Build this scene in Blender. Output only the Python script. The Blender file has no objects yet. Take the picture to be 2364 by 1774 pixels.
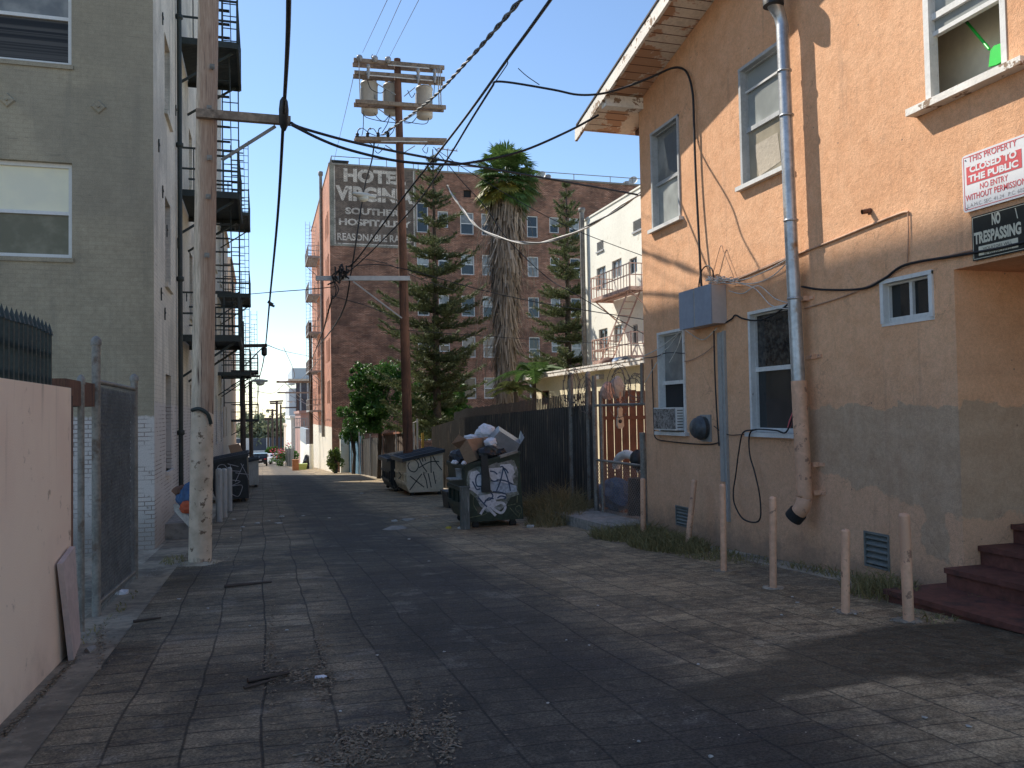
import bpy, math, random
from mathutils import Vector as V, Matrix
random.seed(7)
sc=bpy.context.scene; col=sc.collection
R=random.uniform
# ---------------------------------------------------------------- camera model
F=1912.;CX=1182.;CY=887.
YAW=math.radians(16.8);PIT=math.radians(1.89);ROL=math.radians(1.0);H=1.6;S=.043
sy,cy,sp,cp=math.sin(YAW),math.cos(YAW),math.sin(PIT),math.cos(PIT)
fw=V((sy*cp,cy*cp,sp));r0=V((cy,-sy,0));u0=V((-sy*sp,-cy*sp,cp))
rr=r0*math.cos(ROL)-u0*math.sin(ROL); uu=u0*math.cos(ROL)+r0*math.sin(ROL)
def ray(u,v): return fw+rr*((u-CX)/F)+uu*((CY-v)/F)
O=V((0,0,H))
def aX(u,v,X): d=ray(u,v); return O+d*(X/d.x)
def aY(u,v,Y): d=ray(u,v); return O+d*(Y/d.y)
def aG(u,v): d=ray(u,v); return O+d*(-H/(d.z+S*d.y))
def gz(y): return -S*max(y,0) if y<260 else -S*260
cd=bpy.data.cameras.new('camera'); co=bpy.data.objects.new('camera',cd); col.objects.link(co)
m=Matrix.Identity(4)
for i in range(3): m[i][0]=rr[i];m[i][1]=uu[i];m[i][2]=-fw[i];m[i][3]=O[i]
co.matrix_world=m; cd.sensor_width=36; cd.lens=F/2364*36; cd.clip_start=.05; cd.clip_end=4000
sc.camera=co
# ---------------------------------------------------------------- mesh builder
class M:
    def __init__(s): s.v=[];s.f=[];s.sm=[];s.mi=[];s.cur=0
    def add(s,vs,fs,smooth=False):
        n=len(s.v); s.v+=[tuple(p) for p in vs]
        for f in fs: s.f.append([n+i for i in f]); s.sm.append(smooth); s.mi.append(s.cur)
        return s
    def box(s,x0,x1,y0,y1,z0,z1):
        x0,x1=sorted((x0,x1));y0,y1=sorted((y0,y1));z0,z1=sorted((z0,z1))
        vs=[(x,y,z) for z in(z0,z1) for y in(y0,y1) for x in(x0,x1)]
        return s.add(vs,[(0,2,3,1),(4,5,7,6),(0,1,5,4),(2,6,7,3),(0,4,6,2),(1,3,7,5)])
    def hexa(s,b,t):
        n=len(b); return s.add(list(b)+list(t),[tuple(range(n))[::-1],tuple(range(n,2*n))]+[(i,(i+1)%n,n+(i+1)%n,n+i) for i in range(n)])
    def prism(s,pts,off):
        off=V(off); return s.hexa([V(p) for p in pts],[V(p)+off for p in pts])
    def beam(s,p,q,w,h=None,up=(0,0,1)):
        p,q=V(p),V(q); d=(q-p).normalized(); up=V(up)
        if abs(d.dot(up))>.98: up=V((1,0,0))
        a=d.cross(up).normalized()*(w/2); b=a.cross(d).normalized()*((h or w)/2)
        c=[-a-b,a-b,a+b,-a+b]
        return s.hexa([p+k for k in c],[q+k for k in c])
    def tube(s,pts,r,n=8,caps=True):
        pts=[V(p) for p in pts]; L=len(pts); rs=r if isinstance(r,(list,tuple)) else [r]*L
        vs=[];fs=[];a=None
        for i,p in enumerate(pts):
            d=(pts[min(i+1,L-1)]-pts[max(i-1,0)]).normalized()
            if a is None:
                a=d.cross(V((0,0,1)) if abs(d.z)<.9 else V((1,0,0))).normalized()
            a=(a-d*a.dot(d)).normalized(); b=d.cross(a)
            for k in range(n):
                t=2*math.pi*k/n; vs.append(p+(a*math.cos(t)+b*math.sin(t))*rs[i])
        for i in range(L-1):
            for k in range(n):
                k2=(k+1)%n; fs.append((i*n+k,i*n+k2,(i+1)*n+k2,(i+1)*n+k))
        s.add(vs,fs,True)
        if caps:
            s.add(vs[:n],[tuple(range(n))[::-1]]); s.add(vs[-n:],[tuple(range(n))])
        return s
    def lathe(s,c,prof,n=16,axis='z'):
        c=V(c);vs=[];fs=[]
        for r,z in prof:
            for k in range(n):
                t=2*math.pi*k/n; p=(r*math.cos(t),r*math.sin(t),z)
                if axis=='x': p=(p[2],p[0],p[1])
                if axis=='y': p=(p[0],p[2],p[1])
                vs.append(c+V(p))
        for i in range(len(prof)-1):
            for k in range(n):
                k2=(k+1)%n; fs.append((i*n+k,i*n+k2,(i+1)*n+k2,(i+1)*n+k))
        s.add(vs,fs,True); s.add(vs[:n],[tuple(range(n))[::-1]]); s.add(vs[-n:],[tuple(range(n))]); return s
    def blob(s,c,rx,ry,rz,n=10,jit=.15,seed=0):
        rg=random.Random(seed);vs=[];fs=[];c=V(c);k=n//2+1
        for i in range(k+1):
            ph=math.pi*i/k
            for j in range(n):
                t=2*math.pi*j/n; q=1+rg.uniform(-jit,jit)
                vs.append(c+V((rx*q*math.sin(ph)*math.cos(t),ry*q*math.sin(ph)*math.sin(t),rz*q*math.cos(ph))))
        for i in range(k):
            for j in range(n): fs.append((i*n+j,i*n+(j+1)%n,(i+1)*n+(j+1)%n,(i+1)*n+j))
        return s.add(vs,fs,True)
    def crumple(s,c,rx,ry,rz,seed=0,n=22,amp=.32,fr=1.5):
        from mathutils import noise as N_
        c=V(c);vs=[];fs=[];k=n//2+2;o=V((seed*7.3,seed*3.1,seed*1.7))
        for i in range(k+1):
            ph=math.pi*i/k
            for j in range(n):
                t=2*math.pi*j/n; d=V((math.sin(ph)*math.cos(t),math.sin(ph)*math.sin(t),math.cos(ph)))
                q=1+amp*N_.noise(d*fr+o)+amp*.55*abs(N_.noise(d*fr*2.7+o))-amp*.3*abs(N_.noise(d*fr*5.5-o))
                vs.append(c+V((rx*q*d.x,ry*q*d.y,rz*q*d.z*(1 if d.z>0 else .8))))
        for i in range(k):
            for j in range(n): fs.append((i*n+j,i*n+(j+1)%n,(i+1)*n+(j+1)%n,(i+1)*n+j))
        return s.add(vs,fs,False)
    def quad(s,a,b,c,d): return s.add([a,b,c,d],[(0,1,2,3)])
    def ribbon(s,pts,w,nrm):
        pts=[V(p) for p in pts];nrm=V(nrm);vs=[];L=len(pts);fs=[]
        for i,p in enumerate(pts):
            d=(pts[min(i+1,L-1)]-pts[max(i-1,0)]).normalized();a=d.cross(nrm).normalized()*(w/2)
            vs+=[p-a,p+a]
        for i in range(L-1): fs.append((2*i,2*i+1,2*i+3,2*i+2))
        return s.add(vs,fs)
    def build(s,name,mats,parent=None,label=None):
        off=V((0,0,0)); q=parent
        while q is not None: off=off+q.location; q=q.parent
        me=bpy.data.meshes.new(name)
        me.from_pydata([(p[0]-off.x,p[1]-off.y,p[2]-off.z) for p in s.v],[],s.f)
        me.polygons.foreach_set('use_smooth',s.sm)
        if not isinstance(mats,(list,tuple)): mats=[mats]
        for k in mats: me.materials.append(k)
        if len(mats)>1: me.polygons.foreach_set('material_index',s.mi)
        me.update()
        o=bpy.data.objects.new(name,me); col.objects.link(o)
        if parent is not None: o.parent=parent
        if label: o['label']=label
        return o
def tag(o,label=None,cat=None,group=None,kind=None):
    if label:o['label']=label
    if cat:o['category']=cat
    if group:o['group']=group
    if kind:o['kind']=kind
    return o
def thing(name,label,cat,loc=(0,0,0),group=None):
    o=bpy.data.objects.new(name,None); o.empty_display_size=.2; col.objects.link(o); o.location=loc
    return tag(o,label,cat,group)
def solo(m_,name,mat_,label,cat,group=None):
    # single-mesh thing with its origin at its own base
    xs=[p[0] for p in m_.v];ys=[p[1] for p in m_.v];zs=[p[2] for p in m_.v]
    c=V(((min(xs)+max(xs))/2,(min(ys)+max(ys))/2,min(zs)))
    m_.v=[(p[0]-c.x,p[1]-c.y,p[2]-c.z) for p in m_.v]
    o=m_.build(name,mat_); o.location=c
    return tag(o,label,cat,group)
def struct(m_,name,mat_): return tag(m_.build(name,mat_),kind='structure')
def copy_tree(o,parent=None):
    c=o.copy(); col.objects.link(c)
    if parent is not None: c.parent=parent
    for ch in list(o.children): copy_tree(ch,c)
    return c
def lerp(a,b,t): return a+(b-a)*t
def sag(p,q,drop,n=14):
    p,q=V(p),V(q); return [p.lerp(q,i/n)-V((0,0,drop*4*(i/n)*(1-i/n))) for i in range(n+1)]
def spline(P,k=6):
    P=[V(p) for p in P]; out=[]
    for i in range(len(P)-1):
        a,b,c,d=P[max(i-1,0)],P[i],P[i+1],P[min(i+2,len(P)-1)]
        for j in range(k):
            t=j/k; out.append(.5*((2*b)+(c-a)*t+(2*a-5*b+4*c-d)*t*t+(3*b-3*c+d-a)*t**3))
    return out+[P[-1]]
# ---------------------------------------------------------------- materials
class NT:
    def __init__(s,name):
        s.m=bpy.data.materials.new(name); s.m.use_nodes=True; s.t=s.m.node_tree; s.t.nodes.clear()
        s.out=s.n('ShaderNodeOutputMaterial'); s.b=s.n('ShaderNodeBsdfPrincipled'); s.l(s.b.outputs[0],s.out.inputs[0])
        s.pos=s.n('ShaderNodeNewGeometry').outputs['Position']; s._x=None
    def n(s,t,**k):
        nd=s.t.nodes.new(t)
        for a,b in k.items(): setattr(nd,a,b)
        return nd
    def l(s,a,b): s.t.links.new(a,b)
    def set(s,sock,v):
        if hasattr(v,'is_output'): s.l(v,sock)
        elif isinstance(v,(tuple,list)) and len(v)==3 and sock.type=='RGBA': sock.default_value=(*v,1)
        else: sock.default_value=v
    def xyz(s):
        if s._x is None:
            q=s.n('ShaderNodeSeparateXYZ'); s.l(s.pos,q.inputs[0]); s._x=q.outputs
        return s._x
    def vec(s,x,y,z=0.):
        q=s.n('ShaderNodeCombineXYZ')
        for i,k in enumerate((x,y,z)): s.set(q.inputs[i],k)
        return q.outputs[0]
    def ma(s,op,a,b=0.,c=0.,clamp=False):
        q=s.n('ShaderNodeMath',operation=op,use_clamp=clamp)
        for i,k in enumerate((a,b,c)): s.set(q.inputs[i],k)
        return q.outputs[0]
    def noise(s,scale,detail=4,rough=.55,vec=None,dist=0):
        q=s.n('ShaderNodeTexNoise'); s.l(vec or s.pos,q.inputs['Vector'])
        q.inputs['Scale'].default_value=scale;q.inputs['Detail'].default_value=detail;q.inputs['Roughness'].default_value=rough;q.inputs['Distortion'].default_value=dist
        return q.outputs[0]
    def ramp(s,f,a,b,lo=0.,hi=1.,smooth=True):
        q=s.n('ShaderNodeMapRange',interpolation_type='SMOOTHSTEP' if smooth else 'LINEAR')
        s.set(q.inputs[0],f)
        for i,k in enumerate((a,b,lo,hi)): q.inputs[i+1].default_value=k
        return q.outputs[0]
    def mix(s,f,a,b,mode='MIX'):
        q=s.n('ShaderNodeMix',data_type='RGBA',blend_type=mode)
        s.set(q.inputs[0],f); s.set(q.inputs[6],a); s.set(q.inputs[7],b); return q.outputs[2]
    def bump(s,h,st=.3,d=.02,prev=None):
        q=s.n('ShaderNodeBump'); q.inputs['Strength'].default_value=st;q.inputs['Distance'].default_value=d
        s.set(q.inputs['Height'],h)
        if prev is not None: s.l(prev,q.inputs['Normal'])
        return q.outputs[0]
    def fin(s,colr,rough=.8,normal=None,metal=0.,spec=.5,**k):
        s.set(s.b.inputs['Base Color'],colr); s.set(s.b.inputs['Roughness'],rough); s.set(s.b.inputs['Metallic'],metal)
        s.set(s.b.inputs['Specular IOR Level'],spec)
        if normal is not None: s.l(normal,s.b.inputs['Normal'])
        for a,b in k.items(): s.set(s.b.inputs[a.replace('_',' ')],b)
        return s.m
def sc3(c,k): return tuple(min(1,x*k) for x in c)
def mat(name,c,rough=.75,var=.25,s1=2.5,s2=25,bump=.25,bs=60,bd=.01,metal=0.,spec=.5,dirt=None,dirt_s=1.5,dirt_lo=.5,dirt_hi=.75,streak=False):
    t=NT(name); vec=None
    if streak: x=t.xyz(); vec=t.vec(t.ma('MULTIPLY',x[0],8.),t.ma('MULTIPLY',x[1],8.),t.ma('MULTIPLY',x[2],.5))
    a=t.noise(s1,5); b=t.noise(s2,4,vec=vec)
    k=t.ma('ADD',t.ma('MULTIPLY',a,.55),t.ma('MULTIPLY',b,.45))
    cc=t.mix(t.ramp(k,.38,.62),sc3(c,1-var),sc3(c,1+var))
    if dirt: cc=t.mix(t.ramp(t.noise(dirt_s,8,.65,vec=vec if streak else None),dirt_lo,dirt_hi),cc,dirt)
    nb=t.bump(t.noise(bs,3,vec=vec),bump,bd) if bump else None
    return t.fin(cc,rough,nb,metal,spec)
def leafmat(name,c1,c2,rough=.5,trans=.25):
    t=NT(name); g=t.n('ShaderNodeNewGeometry')
    k=t.ma('ADD',t.ma('MULTIPLY',g.outputs['Random Per Island'],.65),t.ma('MULTIPLY',t.noise(1.2,3),.35))
    cc=t.mix(k,c1,c2); t.fin(cc,rough,spec=.4)
    tr=t.n('ShaderNodeBsdfTranslucent'); t.l(cc,tr.inputs[0])
    mx=t.n('ShaderNodeMixShader'); mx.inputs[0].default_value=trans
    t.l(t.b.outputs[0],mx.inputs[1]); t.l(tr.outputs[0],mx.inputs[2]); t.l(mx.outputs[0],t.out.inputs[0])
    return t.m
def glass(name,c,rough=.04,wob=.03,spec=.6,pat=None):
    t=NT(name); cc=c
    if pat: cc=t.mix(t.ramp(t.noise(pat[1],4),.4,.65),c,pat[0])
    else: cc=t.mix(t.ramp(t.noise(1.3,3),.35,.7),sc3(c,.7),sc3(c,1.25))
    return t.fin(cc,rough,t.bump(t.noise(1.5,2),wob,.1),0,spec)
def ell(t,cx_,cy_,rx,ry,warp,soft=.25):
    x=t.xyz()
    a=t.ma('DIVIDE',t.ma('SUBTRACT',x[0],cx_),rx); b=t.ma('DIVIDE',t.ma('SUBTRACT',x[1],cy_),ry)
    d=t.ma('ADD',t.ma('SQRT',t.ma('ADD',t.ma('MULTIPLY',a,a),t.ma('MULTIPLY',b,b))),t.ma('MULTIPLY',t.ma('SUBTRACT',warp,.5),1.1))
    return t.ramp(d,1.,1.-soft)
def brickmat(name,c1,c2,mortar,rowh=.075,bw=.22,ms=.009,bump=.5,var=.3,extra=None,rough=.85,grain=.7):
    t=NT(name); x=t.xyz()
    uv=t.vec(t.ma('ADD',x[0],x[1]),x[2])
    b=t.n('ShaderNodeTexBrick',offset=.5); t.l(uv,b.inputs['Vector'])
    for k,v_ in (('Scale',1.),('Mortar Size',ms),('Mortar Smooth',.15),('Bias',0.),('Brick Width',bw),('Row Height',rowh)): b.inputs[k].default_value=v_
    b.inputs['Color1'].default_value=(*c1,1);b.inputs['Color2'].default_value=(*c2,1);b.inputs['Mortar'].default_value=(*mortar,1)
    n1=t.noise(.9,6,.6); n2=t.noise(14,4)
    k=t.ma('ADD',t.ma('MULTIPLY',n1,.6),t.ma('MULTIPLY',n2,.4))
    cc=t.mix(1.,b.outputs['Color'],t.mix(t.ramp(k,.36,.64),(1-var,)*3,(1+var,)*3),'MULTIPLY')
    if extra: cc=extra(t,cc)
    cc=t.mix(1.,cc,t.mix(t.ramp(t.noise(75,3,.6),.36,.64),(.86,.86,.86),(1.12,1.12,1.12)),'MULTIPLY')
    h=t.ma('ADD',t.ma('MULTIPLY',b.outputs['Fac'],-1.),t.ma('MULTIPLY',t.noise(35,4),grain))
    return t.fin(cc,rough,t.bump(h,bump,.012))
# ---------------------------------------------------------------- material library
def mk_alley():
    t=NT('alley_paving'); x=t.xyz()
    w1=t.noise(.35,3); w2=t.noise(.9,6,.62); w3=t.noise(9,5,.6); w4=t.noise(60,3)
    wx=t.ma('ADD',x[0],t.ma('MULTIPLY',t.ma('SUBTRACT',w1,.5),.2)); wy=t.ma('ADD',x[1],t.ma('MULTIPLY',t.ma('SUBTRACT',t.noise(.6,3),.5),.25))
    wy=t.ma('ADD',wy,t.ma('MULTIPLY',x[0],.06))
    b=t.n('ShaderNodeTexBrick',offset=.37,squash=1.); t.l(t.vec(wy,wx),b.inputs['Vector'])
    for k,v_ in (('Scale',1.),('Mortar Size',.013),('Mortar Smooth',.8),('Bias',0.),('Brick Width',.27),('Row Height',.42)): b.inputs[k].default_value=v_
    b.inputs['Color1'].default_value=(.15,.117,.078,1);b.inputs['Color2'].default_value=(.235,.186,.126,1);b.inputs['Mortar'].default_value=(.062,.048,.034,1)
    b2=t.n('ShaderNodeTexBrick',offset=.5); t.l(t.vec(wy,wx),b2.inputs['Vector'])
    for k,v_ in (('Scale',1.),('Mortar Size',.008),('Mortar Smooth',.4),('Bias',0.),('Brick Width',3.3),('Row Height',1.26)): b2.inputs[k].default_value=v_
    cc=b.outputs['Color']
    cc=t.mix(t.ma('MULTIPLY',b2.outputs['Fac'],t.ramp(w2,.4,.6,.15,.65)),cc,(.04,.036,.032))
    k=t.ma('ADD',t.ma('MULTIPLY',w2,.6),t.ma('MULTIPLY',w3,.4))
    cc=t.mix(1.,cc,t.mix(t.ramp(k,.38,.62),(.5,.5,.5),(1.4,1.4,1.38)),'MULTIPLY')
    # darker, bluer wheel strip down the middle
    strip=t.ramp(t.ma('ABSOLUTE',t.ma('SUBTRACT',wx,1.75)),1.35,.55)
    cc=t.mix(t.ma('MULTIPLY',strip,.9),cc,t.mix(1.,cc,(.4,.42,.45),'MULTIPLY'))
    cc=t.mix(t.ma('MULTIPLY',strip,.35),cc,t.mix(t.ramp(w3,.38,.62),(.045,.041,.037),(.085,.078,.069)))
    # oil drips
    vo=t.n('ShaderNodeTexVoronoi'); t.l(t.vec(wx,wy),vo.inputs['Vector']); vo.inputs['Scale'].default_value=3.2
    dr=t.ma('MULTIPLY',t.ramp(vo.outputs['Distance'],.16,.09),t.ramp(t.noise(.7,2),.5,.62))
    cc=t.mix(t.ma('MULTIPLY',dr,.75),cc,(.035,.032,.03))
    cc=t.mix(t.ma('MULTIPLY',t.ramp(t.noise(.55,7,.65),.53,.64),.65),cc,(.055,.048,.043))
    cc=t.mix(t.ma('MULTIPLY',t.ramp(t.noise(1.7,7,.7),.56,.66),.25),cc,(.36,.32,.27))
    # streaks across the lane
    sk=t.noise(1.,5,.6,vec=t.vec(t.ma('MULTIPLY',x[0],1.1),t.ma('MULTIPLY',x[1],9.)))
    cc=t.mix(t.ma('MULTIPLY',t.ramp(sk,.54,.64),.5),cc,(.05,.045,.042))
    # grit
    v2=t.n('ShaderNodeTexVoronoi'); t.l(t.pos,v2.inputs['Vector']); v2.inputs['Scale'].default_value=13.
    cc=t.mix(t.ma('MULTIPLY',t.ramp(v2.outputs['Distance'],.085,.05),t.ramp(t.noise(1.1,3),.5,.6)),cc,(.5,.45,.36))
    # lighter, drier concrete near the right edge and bottom right
    lt=t.ramp(t.ma('ADD',x[0],t.ma('MULTIPLY',w2,1.2)),2.9,4.9)
    cc=t.mix(t.ma('MULTIPLY',lt,.6),cc,t.mix(1.,cc,(1.95,1.75,1.4),'MULTIPLY')); cc=t.mix(t.ma('MULTIPLY',lt,.25),cc,t.mix(t.ramp(w3,.38,.62),(.2,.165,.115),(.4,.33,.23)))
    wet=ell(t,4.75,5.05,2.0,.75,w2); wet2=ell(t,3.2,4.75,.9,.32,t.noise(1.6,4))
    wm=t.ma('MAXIMUM',wet,wet2)
    cc=t.mix(t.ma('MULTIPLY',wm,.85),cc,t.mix(t.ramp(w3,.35,.65),(.04,.034,.022),(.075,.062,.042)))
    cc=t.mix(1.,cc,t.mix(t.ramp(w4,.36,.64),(.66,.66,.66),(1.3,1.3,1.28)),'MULTIPLY')
    cc=t.mix(1.,cc,t.mix(t.ramp(t.noise(170,2),.36,.64),(.78,.78,.78),(1.2,1.2,1.2)),'MULTIPLY')
    pt=t.ramp(t.noise(4.2,6,.7),.6,.64)
    cc=t.mix(t.ma('MULTIPLY',pt,t.ramp(t.noise(.8,3),.45,.6,.15,.75)),cc,(.042,.037,.033))
    hgt=t.ma('ADD',t.ma('MULTIPLY',b.outputs['Fac'],-.5),t.ma('ADD',t.ma('MULTIPLY',w3,.6),t.ma('ADD',t.ma('MULTIPLY',w4,.35),t.ma('MULTIPLY',b2.outputs['Fac'],-1.5))))
    ro=t.ma('SUBTRACT',t.ramp(w3,.3,.7,.72,.95),t.ma('MULTIPLY',wm,.12))
    return t.fin(cc,ro,t.bump(hgt,.55,.014),spec=.3)
m_alley=mk_alley()
m_dirt=mat('dry_dirt',(.33,.28,.21),.95,.35,1.2,14,.6,30,.03,dirt=(.15,.125,.09),dirt_lo=.55,dirt_hi=.7)
m_conc=mat('old_concrete',(.27,.25,.22),.9,.3,1.5,12,.4,50,.01,dirt=(.07,.065,.06))
m_strip=mat('stained_concrete',(.26,.215,.155),.9,.3,1.1,10,.4,40,.012,dirt=(.1,.08,.06),dirt_lo=.45,dirt_hi=.7)
def mk_pink():
    t=NT('pink_stucco'); x=t.xyz(); n1=t.noise(.8,5); n2=t.noise(7,6,.65)
    cc=t.mix(t.ramp(n1,.35,.65),(.92,.74,.58),(.86,.66,.52))
    cc=t.mix(t.ma('MULTIPLY',t.ramp(t.ma('ADD',x[2],t.ma('MULTIPLY',t.noise(2.5,6,.7),1.1)),.6,-.1),.55),cc,(.42,.3,.21))
    cc=t.mix(t.ma('MULTIPLY',t.ramp(n2,.6,.68),t.ramp(t.noise(1.2,3),.45,.6)),cc,(.5,.37,.28))
    dr=t.noise(1.,6,.6,vec=t.vec(0.,t.ma('MULTIPLY',x[1],7.),t.ma('MULTIPLY',x[2],.6)))
    cc=t.mix(t.ma('MULTIPLY',t.ramp(dr,.55,.7),t.ramp(x[2],.9,1.8)),cc,(.6,.46,.35))
    return t.fin(cc,.88,t.bump(t.ma('ADD',t.ma('MULTIPLY',n2,.5),t.noise(90,3)),.35,.006),spec=.2)
m_pink=mk_pink()
def band(zb,white=(.62,.57,.52),amp=.25,sc_=3.):
    def f(t,cc):
        x=t.xyz(); e=t.ma('ADD',x[2],t.ma('MULTIPLY',t.ma('SUBTRACT',t.noise(sc_,5),.5),amp))
        wcol=t.mix(t.ramp(t.noise(5,7,.7),.6,.68),white,(.3,.25,.21))
        wcol=t.mix(t.ma('MULTIPLY',t.ramp(x[2],.2,-.5),.6),wcol,(.2,.17,.14))
        bt=t.n('ShaderNodeTexBrick'); t.l(t.vec(t.ma('ADD',x[0],x[1]),x[2]),bt.inputs['Vector'])
        for k,v_ in (('Scale',1.),('Mortar Size',.008),('Brick Width',.22),('Row Height',.075)): bt.inputs[k].default_value=v_
        wcol=t.mix(t.ma('MULTIPLY',bt.outputs['Fac'],t.ramp(t.noise(2.2,4),.42,.6)),wcol,(.26,.21,.18))
        return t.mix(t.ramp(e,zb+.03,zb-.03),cc,wcol)
    return f
def stain(t,cc):
    x=t.xyz(); a=t.ma('ADD',x[0],x[1])
    r_=t.noise(1.,6,.62,vec=t.vec(t.ma('MULTIPLY',a,3.),0.,t.ma('MULTIPLY',x[2],.28)))
    cc=t.mix(t.ma('MULTIPLY',t.ramp(r_,.52,.68),.45),cc,(.22,.2,.155))
    cc=t.mix(t.ma('MULTIPLY',t.ramp(t.noise(.35,4),.52,.6),.35),cc,(.25,.225,.175))
    rw=t.noise(1.,5,.7,vec=t.vec(t.ma('MULTIPLY',a,1.6),0.,t.ma('MULTIPLY',x[2],13.)))
    return t.mix(t.ma('MULTIPLY',t.ramp(rw,.6,.66),.5),cc,(.19,.17,.13))
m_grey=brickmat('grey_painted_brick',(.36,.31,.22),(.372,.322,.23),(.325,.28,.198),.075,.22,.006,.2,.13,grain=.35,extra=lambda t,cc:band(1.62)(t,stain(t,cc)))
m_greyside=brickmat('grey_painted_brick_lit_side',(.7,.64,.53),(.73,.67,.555),(.6,.55,.45),.075,.22,.006,.28,.14,grain=.35,extra=lambda t,cc:band(1.86)(t,stain(t,cc)))  # same grey brick, alley face lightened: bounced light put into the colour
m_hotel=brickmat('red_brown_brick',(.38,.175,.105),(.52,.29,.195),(.13,.07,.048),.085,.24,.018,.5,.5,
    extra=lambda t,cc:t.mix(t.ma('MULTIPLY',t.ramp(t.noise(1.,6,.75,vec=t.vec(t.ma('MULTIPLY',t.xyz()[0],1.1),0.,t.ma('MULTIPLY',t.xyz()[2],5.5))),.48,.6),.7),t.mix(t.ma('MULTIPLY',t.ramp(t.noise(.22,5),.42,.62),.3),cc,(.24,.13,.085)),(.12,.07,.05)))
m_hotelside=brickmat('orange_brick',(.43,.165,.09),(.5,.205,.115),(.3,.155,.1),.085,.24,.012,.4,.25,
    extra=lambda t,cc:t.mix(t.ramp(t.ma('ADD',t.xyz()[2],t.ma('MULTIPLY',t.noise(2,3),.2)),.78,.7),cc,(.74,.68,.55)))
m_signbrick=brickmat('dark_painted_brick',(.15,.115,.092),(.23,.175,.14),(.08,.065,.05),.085,.24,.014,.5,.35)
m_borderbrick=brickmat('grey_green_painted_brick',(.26,.25,.2),(.34,.33,.27),(.15,.14,.12),.085,.24,.014,.5,.4)
m_letter=brickmat('worn_white_lettering',(.8,.72,.62),(.66,.59,.51),(.3,.26,.22),.085,.24,.014,.5,.25,
    extra=lambda t,cc:t.mix(t.ramp(t.noise(3.4,7,.72),.54,.64),cc,(.17,.135,.115)))
def mk_orange():
    t=NT('orange_stucco'); x=t.xyz()
    n1=t.noise(.7,6,.6); n2=t.noise(5,5,.6); n3=t.noise(90,3,.6); n4=t.noise(28,4)
    k=t.ma('ADD',t.ma('MULTIPLY',n1,.5),t.ma('MULTIPLY',n2,.5))
    cc=t.mix(t.ramp(k,.34,.66),(.70,.37,.2),(.81,.465,.27))
    # repainted grey-brown patch: low, near the stair corner
    wy=t.ma('ADD',x[1],t.ma('MULTIPLY',t.ma('SUBTRACT',t.noise(4.5,4),.5),.28)); wz=t.ma('ADD',x[2],t.ma('MULTIPLY',t.ma('SUBTRACT',t.noise(3.6,5),.5),.42))
    p=t.ma('MULTIPLY',t.ramp(wy,9.0,8.94),t.ramp(wz,1.6,1.57,0,1))
    low=t.ramp(t.ma('SUBTRACT',wz,t.ma('MULTIPLY',t.ma('SUBTRACT',wy,6.5),.16)),.44,.48)
    p=t.ma('MULTIPLY',p,t.ma('MAXIMUM',low,t.ma('MULTIPLY',t.ramp(t.ma('ABSOLUTE',t.ma('SUBTRACT',wy,6.85)),.17,.14),t.ramp(wz,.02,.06))))
    cc=t.mix(p,cc,t.mix(t.ramp(n2,.35,.65),(.5,.335,.215),(.56,.385,.255)))
    # faded lower wall and dirt splash at the base
    cc=t.mix(t.ma('MULTIPLY',t.ma('SUBTRACT',1.,p),t.ma('MULTIPLY',t.ramp(t.ma('ADD',x[2],t.ma('MULTIPLY',n2,.6)),2.9,.6),.42)),cc,(.62,.42,.29))
    cc=t.mix(t.ma('MULTIPLY',t.ramp(t.ma('ADD',x[2],t.ma('MULTIPLY',t.noise(3,6,.7),.95)),.55,.05),.65),cc,(.24,.18,.13))
    cc=t.mix(t.ma('MULTIPLY',t.ramp(t.noise(2.2,8,.7),.6,.72),.3),cc,(.42,.25,.165))
    # vertical run stains and hairline cracks
    rs=t.noise(1.,6,.65,vec=t.vec(0.,t.ma('MULTIPLY',x[1],5.5),t.ma('MULTIPLY',x[2],.45)))
    cc=t.mix(t.ma('MULTIPLY',t.ramp(rs,.55,.68),.3),cc,(.4,.235,.15))
    vo=t.n('ShaderNodeTexVoronoi',feature='DISTANCE_TO_EDGE'); wv=t.n('ShaderNodeVectorMath',operation='ADD'); t.l(t.pos,wv.inputs[0]); wn=t.n('ShaderNodeTexNoise'); wn.inputs['Scale'].default_value=2.5; wn.inputs['Detail'].default_value=5; t.l(t.pos,wn.inputs['Vector']); t.l(wn.outputs[1],wv.inputs[1]); t.l(wv.outputs[0],vo.inputs['Vector']); vo.inputs['Scale'].default_value=.75
    ck=t.ma('MULTIPLY',t.ramp(vo.outputs['Distance'],.008,.003),t.ramp(t.noise(.8,2),.53,.6))
    cc=t.mix(t.ma('MULTIPLY',ck,.32),cc,(.25,.14,.09))
    sp=t.n('ShaderNodeTexVoronoi'); t.l(t.pos,sp.inputs['Vector']); sp.inputs['Scale'].default_value=7.
    cc=t.mix(t.ma('MULTIPLY',t.ramp(sp.outputs['Distance'],.1,.05),t.ramp(t.noise(2.3,3),.56,.62)),cc,(.3,.19,.13))
    cc=t.mix(1.,cc,t.mix(t.ramp(t.ma('ADD',t.ma('MULTIPLY',n3,.6),t.ma('MULTIPLY',n4,.4)),.38,.62),(.87,.87,.87),(1.1,1.1,1.1)),'MULTIPLY')
    h=t.ma('ADD',t.ma('MULTIPLY',n3,.7),t.ma('ADD',t.ma('MULTIPLY',n4,.8),t.ma('MULTIPLY',n2,1.3)))
    return t.fin(cc,.9,t.bump(h,.6,.012),spec=.25)
m_orange=mk_orange()
m_orangepaint=mat('orange_painted_metal',(.7,.4,.25),.6,.14,2,18,.15,60,dirt=(.3,.17,.11),dirt_s=9,dirt_lo=.58,dirt_hi=.64)
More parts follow.
